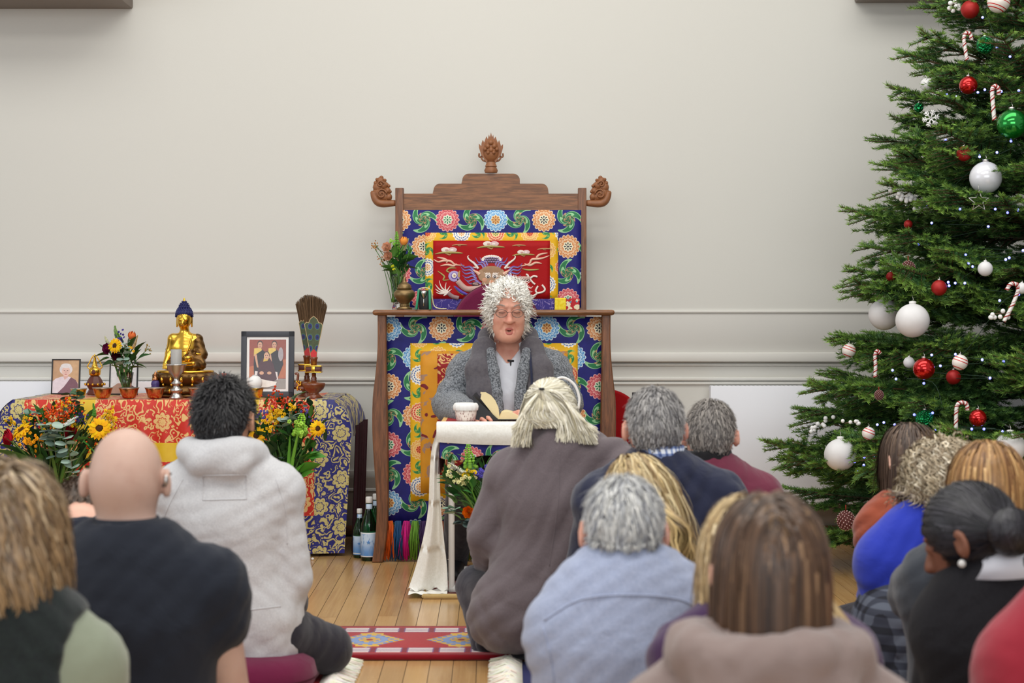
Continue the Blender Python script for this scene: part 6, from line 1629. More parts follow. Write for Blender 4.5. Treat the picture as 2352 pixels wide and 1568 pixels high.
for s in (-1, 1):
    c = A(s * .034, .112, -.024)
    loop = [c + Vector(J.R[:, 0]) * (.0235 * math.cos(2 * PI * i / 24)) + Vector(J.R[:, 2]) * (.0165 * math.sin(2 * PI * i / 24)) - Vector(J.R[:, 1]) * (.004 * abs(math.cos(2 * PI * i / 24)) if s * math.cos(2 * PI * i / 24) > 0 else 0) for i in range(24)]
    fr_ = MB().add(tube(loop, .0013, 6, closed=True)).build('glasses_rim', wire, rd, world=True)
    MB().add((loop, [tuple(range(24))])).build('lens', MAT['glass'], fr_, world=True, smooth=False)
    MB().add(tube([A(s * .0575, .107, -.02), A(s * .072, .075, -.012), A(s * .081, .0, -.004)], .0013, 6)).build('glasses_temple', wire, rd, world=True)
MB().add(tube(spline([A(-.0105, .112, -.021), A(0, .116, -.017), A(.0105, .112, -.021)], 8), .0013, 6)).build('glasses_bridge', wire, rd, world=True)
hair(J, rd, dict(c1=(222, 217, 206), c2=(250, 248, 242), c3=(196, 190, 180), p3=.12, n=5200, len=.055, lift=.08, mess=.10, thick=.022, g=.06, steps=9, curl=.0045, turns=1.0, w=.0021, ears=False, nape=-.105, hairline=.034, clump=.45, crown=(0, .115, -.03), under=.92, lenfn=lambda l: np.where((l[:, 1] > .035) & (l[:, 2] > -.06), .55, 1.0)), None, 90)
# shoes
for (a, t_) in ((J.anR, J.toR), (J.anL, J.toL)):
    Sh = SDF(); Sh.chain([a - nrm(t_ - a) * .03, (a + t_) / 2, t_], [.046, .046, .036], k=.02); part('shoe', Sh, .008, MAT['black'], rd, None, lambda P: .004 - P[:, 2])
# ---- the little table of white pipe
YT0, YT1 = 7.46, 7.96; zt_ = W(1165, 973, YT0).z
x0t, x1t = W(1016, 970, YT0).x, W(1322, 970, YT0).x
tb_ = thing('reading_table', 'small white pipe-framed reading table under a brocade cover', 'table', ((x0t + x1t) / 2, (YT0 + YT1) / 2, 0))
MB().add(box(((x0t + x1t) / 2, (YT0 + YT1) / 2, zt_ - .014), (x1t - x0t, YT1 - YT0, .018), .004)).build('tabletop', MAT['maroon_wood'], tb_, world=True, angle=40)
for X in (x0t + .035, x1t - .035):
    MB().add(tube(spline([(X, YT0 + .05, zt_ - .03), (X, YT0 + .05, .06), (X, YT0 + .052, .03), (X + .02, YT0 + .06, .022)], 20), .0125, 10)).build('front_leg', MAT['white_gloss'], tb_, world=True)
    MB().add(tube([(X - .018, YT1 - .06, zt_ - .03), (X - .018, YT1 - .06, .025)], .0125, 10)).build('rear_leg', MAT['white_gloss'], tb_, world=True)
for (y, z) in ((YT0 + .055, .022), (YT1 - .06, .045)):
    MB().add(tube([(x0t + .03, y, z), (x1t - .03, y, z)], .0155, 12)).build('foot_rail', MAT['white_gloss'], tb_, world=True)
    for X in (x0t + .06, x1t - .06): MB().add(tube([(X - .03, y, z), (X + .03, y, z)], .0195, 12)).build('pipe_joint', MAT['white_gloss'], tb_, world=True)
MB().add(tube([(x0t + .035, YT0 + .05, zt_ - .03), (x1t - .035, YT0 + .05, zt_ - .03)], .0125, 8)).build('top_rail', MAT['white_gloss'], tb_, world=True)
cvm = brocade('brocade_table_cover', 'blue', 'xz', .05, .03, .8)
cv = thing('table_cover', 'flowered brocade cover hanging over the edge of the reading table', 'tablecloth', ((x0t + x1t) / 2, (YT0 + YT1) / 2, zt_))
MB().add(box(((x0t + x1t) / 2, (YT0 + YT1) / 2 - .002, zt_ + .0005), (x1t - x0t + .02, YT1 - YT0 + .02, .007), .003)).build('top', MAT['br_redgold'], cv, world=True, angle=40)
MB().add(grid(lambda s, t: (x0t - .01 + (x1t - x0t + .02) * s, YT0 - .014 - .006 * math.sin(s * 30) * t, zt_ - t * (.135 + .01 * math.sin(s * 14))), 50, 6)).build('front_drop', cvm, cv, world=True)
for s, X in ((-1, x0t - .012), (1, x1t + .012)): MB().add(grid(lambda p, t, s=s, X=X: (X + s * .006 * math.sin(p * 24) * t, YT0 - .01 + (YT1 - YT0) * p, zt_ - t * .2), 24, 6)).build('side_drop', MAT['maroon_cloth'], cv, world=True)
kh = thing('white_scarf', 'long white silk scarf laid along the reading table and trailing to the rug', 'scarf', (x0t, YT0, 0))
def kf(s, t):
    X = x0t - .022 + (x1t - x0t + .03) * s
    drop = .078 + .012 * math.sin(s * 3.1)
    if t < .3: return (X, YT0 + .07 * (1 - t / .3) - .012, zt_ + .0065)
    q = (t - .3) / .7
    return (X, YT0 - .024 - .012 * math.sin(q * PI) - .003 * math.sin(s * 25), zt_ + .0065 - q * drop)
MB().add(grid(kf, 60, 22)).build('draped_length', MAT['khata'], kh, world=True)
Ls = [(1004, 990), (992, 1030), (987, 1090), (984, 1160), (974, 1225), (955, 1300), (934, 1363)]; Rs = [(1034, 994), (1013, 1030), (1011, 1090), (1013, 1160), (1019, 1225), (1027, 1300), (1029, 1357)]
la, lb = spline([(x, y, 0) for x, y in Ls], 40), spline([(x, y, 0) for x, y in Rs], 40)
def kt(s, t):
    i = min(39, int(t * 39)); a, b = la[i], lb[i]; p = W(a.x + (b.x - a.x) * s, a.y + (b.y - a.y) * s, 7.50)
    p.y += .02 * math.sin(s * 9 + t * 2) * min(1, t * 2) - .03 * (1 - t) ; p.z = max(p.z, .024 + .006 * math.sin(s * 20)); return p
MB().add(grid(kt, 30, 44)).build('trailing_end', MAT['khata'], kh, world=True)
kb = MB().add(grid(lambda s, t: (W(940 + 88 * s, 1360, 7.5).x, 7.41 + .15 * t + .008 * math.sin(s * 7), .016 + .006 * math.sin(s * 9 + t * 4) ** 2), 30, 10)); kb.build('pooled_hem', MAT['khata'], kh, world=True)
# cup with paper lid
cup = thing('paper_cup', 'pale patterned cup with a crinkled white paper lid on the reading table', 'cup', (W(1070, 960, 7.56).x, 7.56, zt_ + .007)); u = mpp(7.56)
cm, cb = mat('cup_print', rough=.5); x, y, z = xyz(); n_ = noise(vec(x * 2.0, y * 2.0, z * .7), 120.0, 2.0)
plug(cb.inputs['Base Color'], mix(smooth(.56, .62, n_), lin((228, 214, 204)), lin((150, 112, 104))))
MB().add(lathe([(0, 0), (21 * u, 0), (22 * u, 1 * u), (26 * u, 27 * u), (25 * u, 28 * u), (0, 27 * u)], 32)).build('body', cm, cup)
MB().add(lathe([(0, 40 * u), (24 * u, 41 * u), (27 * u, 39 * u), (29.5 * u, 33 * u), (28 * u, 24 * u), (27 * u, 24 * u), (26 * u, 33 * u), (0, 36 * u)], 60, wob=lambda a, z: 1 + (.03 * math.sin(a * 15) if z < 36 * u else 0))).build('paper_lid', MAT['white_card'], cup)
# book
pgm = simple('book_pages', (232, 214, 166), .8, var=.05, vs=200)
bk = thing('open_book', 'open book with black cover and cream pages held upright at the table', 'book', (W(1146, 950, 7.62).x, 7.62, zt_ + .007)); u = mpp(7.62)
k = lambda x, y, d=0.0: Vector(((x - 1146) * u, d, (953 - y) * u))
mb = MB(); v = [k(1086, 897, -.02), k(1148, 954, -.05), k(1148, 954, .12), k(1092, 893, .14)]; n_ = Vector((-.5, 0, -.6)).normalized() * .004
mb.add((v + [p + n_ for p in v], [(0, 1, 2, 3), (7, 6, 5, 4), (0, 4, 5, 1), (1, 5, 6, 2), (2, 6, 7, 3), (3, 7, 4, 0)])); 
mb.add(prism([(k(1086, 897).x, k(1086, 897).z), (k(1148, 953).x, k(1148, 953).z), (k(1094, 953).x, k(1094, 953).z)], -.058, -.052)); mb.build('front_cover', MAT['black'], bk, smooth=False)
MB().add(prism([(k(x, y).x, k(x, y).z) for x, y in ((1104, 903), (1107, 889), (1116, 889), (1128, 896), (1138, 908), (1145, 924), (1148, 950), (1143, 952))], -.05, -.03)).build('page_block', pgm, bk, smooth=False)
MB().add(box((.045, .02, .003), (.1, .17, .005), .001)).build('back_cover', MAT['black'], bk, angle=40)
MB().add(grid(lambda s, t: k(1148 - 44 * s - 4 * math.sin(s * 3), 951 - 60 * s ** 1.0 - 10 * math.sin(s * PI), -.045 + .16 * t), 12, 4)).build('raised_page', pgm, bk)
MB().add(grid(lambda s, t: k(1147 - 38 * s, 951 - 46 * s - 16 * math.sin(s * PI), -.048 + .16 * t), 12, 4)).build('raised_page', pgm, bk)
MB().add(prism([(.0, .006)] + [(.096 * i / 10, .006 + .026 * math.sin(PI * (i / 10) ** .6) + .004) for i in range(1, 11)] + [(.096, .006)], -.06, .1)).build('page_block', pgm, bk, smooth=False)
# white arched handle
bsk = thing('white_basket', 'white basket whose arched handle rises behind the pale-haired person\'s head', 'basket', (W(1290, 950, 7.62).x, 7.62, zt_ + .007)); u = mpp(7.62)
MB().add(lathe([(0, 0), (.05, 0), (.066, .05), (.062, .05), (.047, .006), (0, .006)], 28, wob=lambda a, z: 1 + .02 * math.sin(a * 14))).build('bowl', MAT['white_gloss'], bsk)
MB().add(tube(spline([(-.066, 0, .045), (-.068, 0, .09), (-.05, 0, .14), (0, 0, .172), (.05, 0, .145), (.072, 0, .09), (.068, 0, .045)], 40), .0055, 8)).build('handle', MAT['white_gloss'], bsk)
# ---------------------------------------------------------------- rugs and floor things
def rug_mat(name, cy, hw_):
    m, b = mat(name, rough=.95); x, y, z = xyz(); e = absx(y)
    q = mix(noise(coords(), 60.0, 3.0), lin((150, 12, 26)), lin((186, 30, 36)))
    # medallions
    mx_, my_, h = lattice(x, y, .3125, 4.0, -.133 - .156, 2.0)
    r = sqrtx((mx_ / .10) * (mx_ / .10) + (my_ / .13) * (my_ / .13)); st = sin(mx_ * 190.0) * sin(my_ * 120.0)
    dia = absx(mx_ / .12) + absx(my_ / .15)
    q = mix(dia < 1.0, q, mix(st > 0.05, lin((214, 170, 52)), lin((110, 130, 180))))
    q = mix(mn(r < .62, r > .4), q, lin((126, 150, 196))); q = mix(r < .26, q, lin((206, 160, 60))); q = mix(r < .12, q, lin((150, 14, 30)))
    q = mix(mn(absx(e - .115) < .012, absx(mx_) < .04), q, lin((222, 176, 60)))
    for (a0, a1, dash) in ((hw_ - .115, hw_ - .03, 1),):
        inb = mn(e > a0, e < a1)
        dsh = absx(mod(x / .105 + (y > 0.0) * .3, 1.0) - .5) < .38
        ln = absx(mod(e / .03, 1.0) - .5) < .3
        band = mix(mn(dsh, ln), lin((120, 84, 130)), lin((238, 222, 214)))
        band = mix(absx(mod(x / .105 + (y > 0.0) * .3, 1.0) - .5) > .42, band, lin((130, 20, 40)))
        q = mix(inb, q, band)
    plug(b.inputs['Base Color'], q); plug(b.inputs['Normal'], bump(noise(coords(), 500.0, 2.0), .6, .004)); b.inputs['Sheen Weight'].default_value = .2
    return m
yb0, yb1 = 6.11, 6.64
xa, xb = W(735, 1517, yb0).x, W(1560, 1517, yb0).x
rg = thing('runner_rug', 'red runner rug with gold and blue medallions across the aisle floor', 'rug', ((xa + xb) / 2, (yb0 + yb1) / 2, 0.002))
rgm = rug_mat('runner_pile', 0, (yb1 - yb0) / 2)
MB().add(box((0, 0, .009), (xb - xa, yb1 - yb0, .018), .006)).build('pile', rgm, rg, angle=60)
edge = cloth('rug_edge_red', (134, 8, 26), .95)
for s in (-1, 1): MB().add(box((0, s * ((yb1 - yb0) / 2 + .002), .0085), (xb - xa, .03, .02), .008)).build('bound_edge', edge, rg, angle=60)
# rug under the reading table
r2 = thing('table_rug', 'dark red rug with a tan bound edge under the reading table', 'rug', (W(1160, 1370, 7.8).x, 7.86, 0.002))
hx = (W(1330, 1376, 7.40).x - W(958, 1376, 7.40).x) / 2
m_, b_ = mat('table_rug_pile', rough=.95); x, y, z = xyz(); n_ = noise(coords(), 34.0, 2.0)
plug(b_.inputs['Base Color'], mix(smooth(.5, .6, n_), lin((84, 20, 24)), lin((128, 84, 66)))); plug(b_.inputs['Normal'], bump(noise(coords(), 500.0), .6, .004))
MB().add(box((0, 0, .006), (hx * 2 - .03, .89, .012), .004)).build('pile', m_, r2, angle=60)
tan = cloth('tan_binding', (196, 166, 108), .9)
MB().add(tube([(-hx, -.452, .008), (hx, -.452, .008)], .011, 8)).build('front_binding', tan, r2)
for s in (-1, 1): MB().add(tube([(s * hx, -.45, .008), (s * hx, .45, .008)], .009, 8)).build('side_binding', tan, r2)
# striped mats with cream fringe
def fringe_mat(name, stripes):
    m, b = mat(name, rough=.95); x, y, z = xyz(); q = lin(stripes[-1][1])
    for (x0, c) in reversed(stripes[:-1]): q = mix(x < x0, q, lin(c))
    plug(b.inputs['Base Color'], mulc(q, mix(noise(coords(), 90.0, 3.0), (.8, .8, .8), (1.15, 1.15, 1.15)))); plug(b.inputs['Normal'], bump(noise(coords(), 400.0), .6, .004)); return m
def striped(label, xr_, y0, y1, w, side, stripes):
    cx = xr_ - side * w / 2
    t = thing('striped_mat', label, 'rug', (cx, (y0 + y1) / 2, 0.001))
    MB().add(box((0, 0, .004), (w, y1 - y0, .007), .002)).build('weave', fringe_mat('mat_stripes', stripes), t, angle=60)
    mb = MB(); rs = random.Random(8)
    for i in range(2000):
        yy = rs.uniform(-(y1 - y0) / 2, (y1 - y0) / 2); L = rs.uniform(.05, .095); x0 = side * w / 2; dy = rs.uniform(-.03, .03); hgt = rs.uniform(.008, .03)
        mb.add(tube([(x0 - side * .012, yy, .008), (x0 + side * L * .45, yy + dy * .4, hgt), (x0 + side * L, yy + dy, rs.uniform(.004, .012))], [.0036, .0038, .002], 4), col=tuple(v * rs.uniform(.92, 1.08) for v in lin((248, 242, 228))))
    tag(mb.build('fringe', MAT['thread'], t), kind='stuff'); return t
xr_ = W(762, 1545, 5.92).x
striped('red and blue striped mat with cream fringe under the grey-hooded man', xr_, 4.95, 6.02, .9, 1,
        [(.18, (150, 24, 36)), (.26, (226, 196, 190)), (.32, (150, 24, 36)), (.345, (110, 126, 160)), (.375, (150, 24, 36)), (.40, (226, 200, 190)), (.45, (160, 20, 34))])
xl_ = W(1190, 1540, 5.9).x
striped('navy-edged mat with shaggy cream fringe under the pale-blue shirt man', xl_, 4.5, 6.04, 1.1, -1,
        [(-.50, (40, 44, 96)), (-.46, (150, 24, 36)), (-.40, (60, 60, 110)), (.6, (120, 40, 46))])
# green glass bottles
lblm, lb_ = mat('bottle_label', rough=.4); x, y, z = xyz()
q = mix(smooth(.03, .1, z), lin((96, 150, 214)), lin((196, 216, 238))); q = mix(smooth(.55, .7, noise(vec(x, y, z * .5), 60.0)), q, lin((120, 160, 210)))
q = mix(absx(z - .128) < .0025, q, lin((236, 240, 246))); q = mix(absx(z - .022) < .0025, q, lin((236, 240, 246)))
plug(lb_.inputs['Base Color'], q)
starm = simple('label_star_blue', (84, 140, 206), .4)
def bottle(label, px, py0, py1, Y, first=None):
    h = (py1 - py0) * mpp(Y); p = W(px, py1, Y)
    t = thing('glass_bottle', label, 'bottle', (p.x, Y, 0.0), group='green glass water bottles'); k = h / .295
    MB().add(lathe([(r * k, z * k) for r, z in ((0, .002), (.034, 0), (.0385, .008), (.039, .15), (.036, .175), (.022, .215), (.0145, .24), (.0135, .262), (.0155, .264), (.0155, .27), (.013, .272), (0, .272))], 28)).build('glass', MAT['glass_green'], t)
    MB().add(lathe([(r * k, z * k) for r, z in ((0, .266), (.0158, .266), (.0165, .270), (.0165, .290), (.014, .295), (0, .295))], 24)).build('cap', MAT['white_gloss'], t)
    MB().add(lathe([(.0394 * k, .02 * k), (.0398 * k, .022 * k), (.0398 * k, .13 * k), (.0394 * k, .132 * k)], 28)).build('label', lblm, t)
    MB().add(lathe([(.0152 * k, .238 * k), (.0156 * k, .24 * k), (.0146 * k, .262 * k), (.0142 * k, .262 * k)], 20)).build('neck_label', lblm, t)
    MB().add(prism([(.011 * k * (1 if i % 2 == 0 else .42) * math.sin(2 * PI * i / 10), .088 * k + .011 * k * (1 if i % 2 == 0 else .42) * math.cos(2 * PI * i / 10)) for i in range(10)], -.0412 * k, -.0396 * k)).build('label_star', starm, t, smooth=False)
    return t
bottle('shorter green water bottle with blue label, beside the altar cloth', 826, 1168, 1281, 8.66)
bottle('tall green water bottle with blue label, touching the throne leg', 848, 1141, 1288, 8.56)
bottle('tall green water bottle behind the other two, mostly behind the throne leg', 864, 1137, 1279, 8.74)
# small water bottle by the kneeling person
wb = thing('small_bottle', 'small clear bottle with white label and blue cap beside the kneeling person', 'bottle', (W(1214, 1500, 6.18).x, 6.18, .02))
MB().add(lathe([(0, 0), (.022, 0), (.024, .006), (.024, .07), (.012, .088), (.011, .095), (0, .095)], 24)).build('bottle', MAT['glass'], wb)
MB().add(lathe([(.0243, .006), (.0246, .008), (.0246, .056), (.0243, .058)], 24)).build('label', MAT['white_card'], wb)
MB().add(lathe([(0, .09), (.0125, .09), (.0125, .103), (0, .104)], 18)).build('cap', simple('pale_blue_cap', (150, 170, 206), .4), wb)
cr = thing('crumb', 'tiny white crumb on the boards before the altar', 'crumb', (floor_at(718, 1286).x, floor_at(718, 1286).y, 0))
MB().add(ell((0, 0, .006), (.007, .006, .0065), 8, 6)).build('crumb', MAT['white_card'], cr)
# ---- on the throne ledge
ZL = zl
def onl(px, Y): return (W(px, 700, Y).x, Y, ZL + .001)
vz = thing('glass_vase', 'slim clear vase of roses and a tulip on the throne ledge', 'vase', onl(911, 8.62)); u = mpp(8.62)
MB().add(lathe([(0, 0), (9 * u, 0), (11 * u, 3 * u), (8 * u, 12 * u), (9 * u, 30 * u), (12 * u, 74 * u), (15 * u, 82 * u), (14 * u, 82 * u), (10.5 * u, 70 * u), (7 * u, 30 * u), (6.5 * u, 14 * u), (0, 12 * u)], 24)).build('vessel', MAT['glass'], vz)
ur = thing('lidded_urn', 'tarnished bronze lidded urn on the throne ledge', 'urn', onl(929, 8.53)); u = mpp(8.53)
MB().add(lathe([(0, 0), (17 * u, 0), (18 * u, 3 * u), (10 * u, 7 * u), (9 * u, 13 * u), (16 * u, 20 * u), (24 * u, 30 * u), (25 * u, 38 * u), (20 * u, 44 * u), (15 * u, 46 * u), (0, 46 * u)], 32)).build('bowl', MAT['urn'], ur)
MB().add(lathe([(15 * u, 46 * u), (18 * u, 49 * u), (15 * u, 52 * u), (16 * u, 55 * u), (12 * u, 58 * u), (7 * u, 62 * u), (3.5 * u, 65 * u), (4.6 * u, 68 * u), (2 * u, 74 * u), (0, 76 * u)], 32)).build('lid', MAT['urn'], ur)
tag(MB().add(lathe([(10.4 * u, 7 * u), (10.8 * u, 9 * u), (10.2 * u, 13 * u)], 48, wob=lambda a, z: 1 + .07 * math.sin(a * 16))).build('fluted_foot', MAT['urn'], ur))
bc = thing('bell_case', 'small green-edged black case with cord loops on the throne ledge', 'case', onl(976, 8.5)); u = mpp(8.5)
gm = simple('green_silk', (40, 140, 100), .5); cm_ = simple('cream_cord', (214, 206, 160), .7)
MB().add(box((-2 * u, 0, 22 * u), (22 * u, .05, 44 * u), .003)).build('body', MAT['black'], bc, angle=40)
for s, lean in ((-1, .12), (1, -.02)): MB().add(box((-2 * u + s * 14 * u, -.012, 23 * u), (5 * u, .07, 46 * u), .002, R=Matrix.Rotation(lean, 3, 'Y'))).build('side_flap', gm, bc, angle=40)
MB().add(lathe([(0, 26 * u), (4 * u, 27 * u), (8 * u, 36 * u), (8.5 * u, 42 * u), (0, 43 * u)], 20, (-2 * u, -.03, 0))).build('bell', MAT['silver'], bc)
MB().add(tube([(-2 * u, -.03, 27 * u), (-2 * u, -.034, 8 * u)], 1.6 * u, 8)).build('bell_handle', MAT['silver'], bc)
MB().add(tube(spline([(-14 * u, -.03, 46 * u), (0, -.034, 50 * u), (14 * u, -.03, 44 * u), (18 * u, -.03, 24 * u), (22 * u, -.03, 8 * u), (34 * u, -.035, 2 * u), (50 * u, -.03, 2 * u)], 30), 1.3 * u, 6)).build('cord', cm_, bc)
# ---------------------------------------------------------------- bouquets
GRN = [(40, 80, 34), (58, 100, 42), (80, 124, 50), (34, 66, 38)]
def leaf_mesh(name, kind):
    mb = MB(); n = 8
    prof = {'lance': lambda t: .16 * math.sin(PI * t ** .8) ** .9, 'broad': lambda t: .30 * math.sin(PI * t ** .75), 'round': lambda t: .5 * math.sqrt(max(0, 1 - (2 * t - 1) ** 2)), 'blade': lambda t: .04 * (1 - t) ** .5 + .006}[kind]
    v = []; f = []; c = []
    for i in range(n + 1):
        t = i / n; w = max(prof(t), .004)
        for s in (-1, 0, 1): v.append((s * w, t, (.10 * abs(s) if kind != 'round' else .03 * abs(s)) * w * 4 - .22 * t * t * (kind != 'round')))
    for i in range(n):
        for s in (0, 1): a = i * 3 + s; f.append((a, a + 1, a + 4, a + 3))
    return v, f
LEAFV = {k: leaf_mesh(k, k) for k in ('lance', 'broad', 'round', 'blade')}
_leafcache = {}
def leaf_obj(root, kind, p, d, L, rgb, roll=0.0, name='leaf'):
    key = (kind, rgb)
    if key not in _leafcache:
        mb = MB(); v, f = LEAFV[kind]; mb.add((v, f))
        base = lin(rgb); mb.col = [tuple(min(1, b * (1.25 if i % 3 == 1 else .95)) for b in base) for i in range(len(v))]; mb.hascol = True
        o = mb.build(name, MAT['leaf'], root, recalc=False); _leafcache[key] = o.data
    else:
        o = link(bpy.data.objects.new(name, _leafcache[key])); o.parent = root
    d = Vector(d).normalized(); R = d.to_track_quat('Y', 'Z').to_matrix() @ Matrix.Rotation(roll, 3, 'Y')
    o.matrix_local = Matrix.Translation(Vector(p) - base_of(root)) @ R.to_4x4() @ Matrix.Scale(L, 4)
    return o
def facing(d): return Vector(d).normalized().to_track_quat('Z', 'Y').to_matrix()
class Bq:
    """a bouquet; every flower and leaf is a part of it, placed at real points"""
    def __init__(s, root, foot, seed=1): s.root = root; s.foot = Vector(foot); s.r = random.Random(seed)
    def stem(s, p, col=(72, 112, 48), r=.003, bow=.02):
        p = Vector(p); m = (p + s.foot) / 2 + Vector((s.r.uniform(-1, 1) * bow, s.r.uniform(-1, 1) * bow, .03))
        MB().add(tube(spline([s.foot + Vector((s.r.uniform(-.02, .02), s.r.uniform(-.02, .02), 0)), m, p], 8), r, 5), col=lin(col)).build('stem', MAT['leaf'], s.root, world=True)
    def sunflower(s, p, d, r, stem=True):
        R = facing(d); p = Vector(p); mb = MB(); rs = s.r
        for ring_, (n, L, w) in enumerate(((16, 1.0, .17), (15, .86, .16))):
            for i in range(n):
                a = 2 * PI * (i + .5 * ring_) / n + rs.uniform(-.06, .06); q = []
                L_ = L * rs.uniform(.9, 1.05); up = .12 + .18 * ring_ + rs.uniform(-.06, .06)
                for t, ww in ((.36, .5), (.6, 1.0), (.85, .7), (1.0, .05)):
                    for sg in (-1, 1):
                        x, y = t * L_ * math.cos(a) - sg * w * ww * math.sin(a), t * L_ * math.sin(a) + sg * w * ww * math.cos(a)
                        q.append(p + R @ Vector((x * r, y * r, (up * math.sin(t * 2.4) - .1 * t * t) * r)))
                c = lin((240, rs.choice((170, 182, 196)), 14)); mb.add((q, [(0, 1, 3, 2), (2, 3, 5, 4), (4, 5, 7, 6)]), col=c)
        f_ = tag(mb.build('sunflower', MAT['petal'], s.root, world=True), kind='stuff' if False else None)
        mb = MB(); mb.add(ell(p + R @ Vector((0, 0, .05 * r)), (.36 * r, .36 * r, .14 * r), 14, 8, R), col=lin((70, 42, 18)))
        for i in range(40):
            a = i * 2.4; q = .34 * math.sqrt(i / 40); mb.add(ell(p + R @ Vector((q * r * math.cos(a), q * r * math.sin(a), (.17 - q * .2) * r)), .035 * r, 5, 4), col=lin((120, 76, 20) if i > 14 else (50, 32, 16)))
        mb.build('disc', MAT['petal'], f_, world=True)
        if stem: s.stem(p - R @ Vector((0, 0, .02)), r=.005)
    def rose(s, p, d, r, col, stem=True, name='rose'):
        R = facing(d); p = Vector(p); mb = MB(); rs = s.r; c = lin(col)
        for k in range(5):
            n = 3 + k; rad = r * (.22 + .19 * k)
            for i in range(n):
                a0 = 2 * PI * i / n + k * .7; vv = []
                for t in range(4):
                    th = t / 3
                    for uu in range(5):
                        a = a0 + (uu / 4 - .5) * (2 * PI / n) * 1.25; q = rad * (.35 + .65 * math.sin(th * PI * .55)) * (1 + .1 * math.sin(uu * 2.1))
                        vv.append(p + R @ Vector((q * math.cos(a), q * math.sin(a), (th - .45) * r * (1.25 - .16 * k) + (.05 * r if uu % 2 else 0))))
                kk = rs.uniform(.8, 1.15); mb.add((vv, [(t * 5 + u, t * 5 + u + 1, t * 5 + u + 6, t * 5 + u + 5) for t in range(3) for u in range(4)]), col=tuple(min(1, v * kk) for v in c))
        mb.build(name, MAT['petal'], s.root, world=True, recalc=False)
        if stem: s.stem(p, r=.003)
    def tulip(s, p, d, r, col, stem=True):
        R = facing(d); p = Vector(p); mb = MB(); c = lin(col)
        for k in range(6):
            a0 = 2 * PI * k / 6; vv = []
            for t in range(6):
                th = t / 5; q = r * (.25 + .75 * math.sin(PI * min(1, th * .8 + .08))) * (.92 if k % 2 else 1.05)
                for u in range(5):
                    a = a0 + (u / 4 - .5) * 1.25 * (1 - .75 * th ** 3); vv.append(p + R @ Vector((q * math.cos(a), q * math.sin(a), th * r * 2.1)))
            mb.add((vv, [(t * 5 + u, t * 5 + u + 1, t * 5 + u + 6, t * 5 + u + 5) for t in range(5) for u in range(4)]), col=tuple(min(1, v * (.85 + .06 * k)) for v in c))
        mb.build('tulip', MAT['petal'], s.root, world=True, recalc=False)
        if stem: s.stem(p, col=(96, 140, 60), r=.004)
    def cluster(s, p, rad, n, r, col, name='small_blossoms', stem=True, flat=1.0):
        mb = MB(); c = lin(col); rs = s.r; p = Vector(p)
        if name == 'berries': n = int(n * 1.8); r *= .66; rad *= 1.15
        elif r < .012: n = int(n * 1.3); r *= .78
        for i in range(n):
            o = Vector((rs.gauss(0, 1), rs.gauss(0, 1) * flat, rs.gauss(0, 1))) * rad * .5; k = rs.uniform(.75, 1.2); q = p + o; R = facing((rs.uniform(-1, 1), -1, rs.uniform(-.2, 1)))
            if name == 'berries': mb.add(ell(q, r * rs.uniform(.8, 1.2), 7, 5), col=tuple(v * k for v in c)); continue
            for j in range(5):
                a = 2 * PI * j / 5; mb.add(ell(q + R @ Vector((r * .75 * math.cos(a), r * .75 * math.sin(a), 0)), (r * .62, r * .62, r * .3), 6, 4, R), col=tuple(v * k for v in c))
            mb.add(ell(q + R @ Vector((0, 0, r * .25)), r * .4, 5, 4, R), col=tuple(v * .6 for v in c))
        tag(mb.build(name, MAT['petal'], s.root, world=True), kind='stuff')
        if stem: s.stem(p, r=.0018)
    def spire(s, pts, r0, col, name='snapdragon', n=34):
        sp = spline([Vector(q) for q in pts], n); mb = MB(); c = lin(col); rs = s.r
        mb.add(tube(sp, .002, 5), col=lin((90, 130, 60)))
        for i, q in enumerate(sp):
            t = i / (n - 1); r = r0 * (1 - .75 * t)
            for j in range(4):
                if i % 2 and r0 > .01: continue
                a = j * PI / 2 + i * .8; k = rs.uniform(.7, 1.2)
                mb.add(ell(q + Vector((math.cos(a), math.sin(a), .25)) * r * rs.uniform(.8, 1.25), (r * .5, r * .5, r * .42), 6, 4), col=tuple(min(1, v * k * (.8 + .4 * t)) for v in c))
        tag(mb.build(name, MAT['petal'], s.root, world=True), kind='stuff')
        s.stem(sp[0], r=.0025)
    def eucalyptus(s, pts, L, col=(146, 170, 156), n=11, w=1.0):
        sp = spline([Vector(q) for q in pts], n * 2)
        MB().add(tube(sp, .002, 5), col=lin((110, 104, 78))).build('stem', MAT['leaf'], s.root, world=True)
        for i in range(n):
            q = sp[min(i * 2 + 1, len(sp) - 1)]
            for sg in (-1, 1):
                d = Vector((sg * s.r.uniform(.6, 1), s.r.uniform(-.8, .1), s.r.uniform(-.3, .5))); leaf_obj(s.root, 'round', q, d, L * (1.1 - .5 * i / n) * s.r.uniform(.85, 1.15), col, s.r.uniform(-.6, .6), 'eucalyptus_leaf')
    def leaf(s, p, d, L, kind='lance', col=None): leaf_obj(s.root, kind, p, d, L, col or s.r.choice(GRN), s.r.uniform(-.7, .7))
    def foliage(s, c, rad, n, L, kinds=('lance', 'broad'), cols=None):
        """leaves on fine stems, spreading from the foot"""
        for i in range(n):
            o = Vector((s.r.gauss(0, 1) * rad[0], s.r.gauss(0, 1) * rad[1], s.r.gauss(0, 1) * rad[2])) * .55; p = Vector(c) + o
            d = (p - s.foot).normalized() + Vector((s.r.uniform(-.7, .7), s.r.uniform(-.7, .3), s.r.uniform(-.5, .6)))
            s.leaf(p, d, L * s.r.uniform(.6, 1.25), s.r.choice(kinds), s.r.choice(cols) if cols else None)
            if i % 4 == 0: s.stem(p, r=.002)
CAMD = Vector((0, -1, .15))
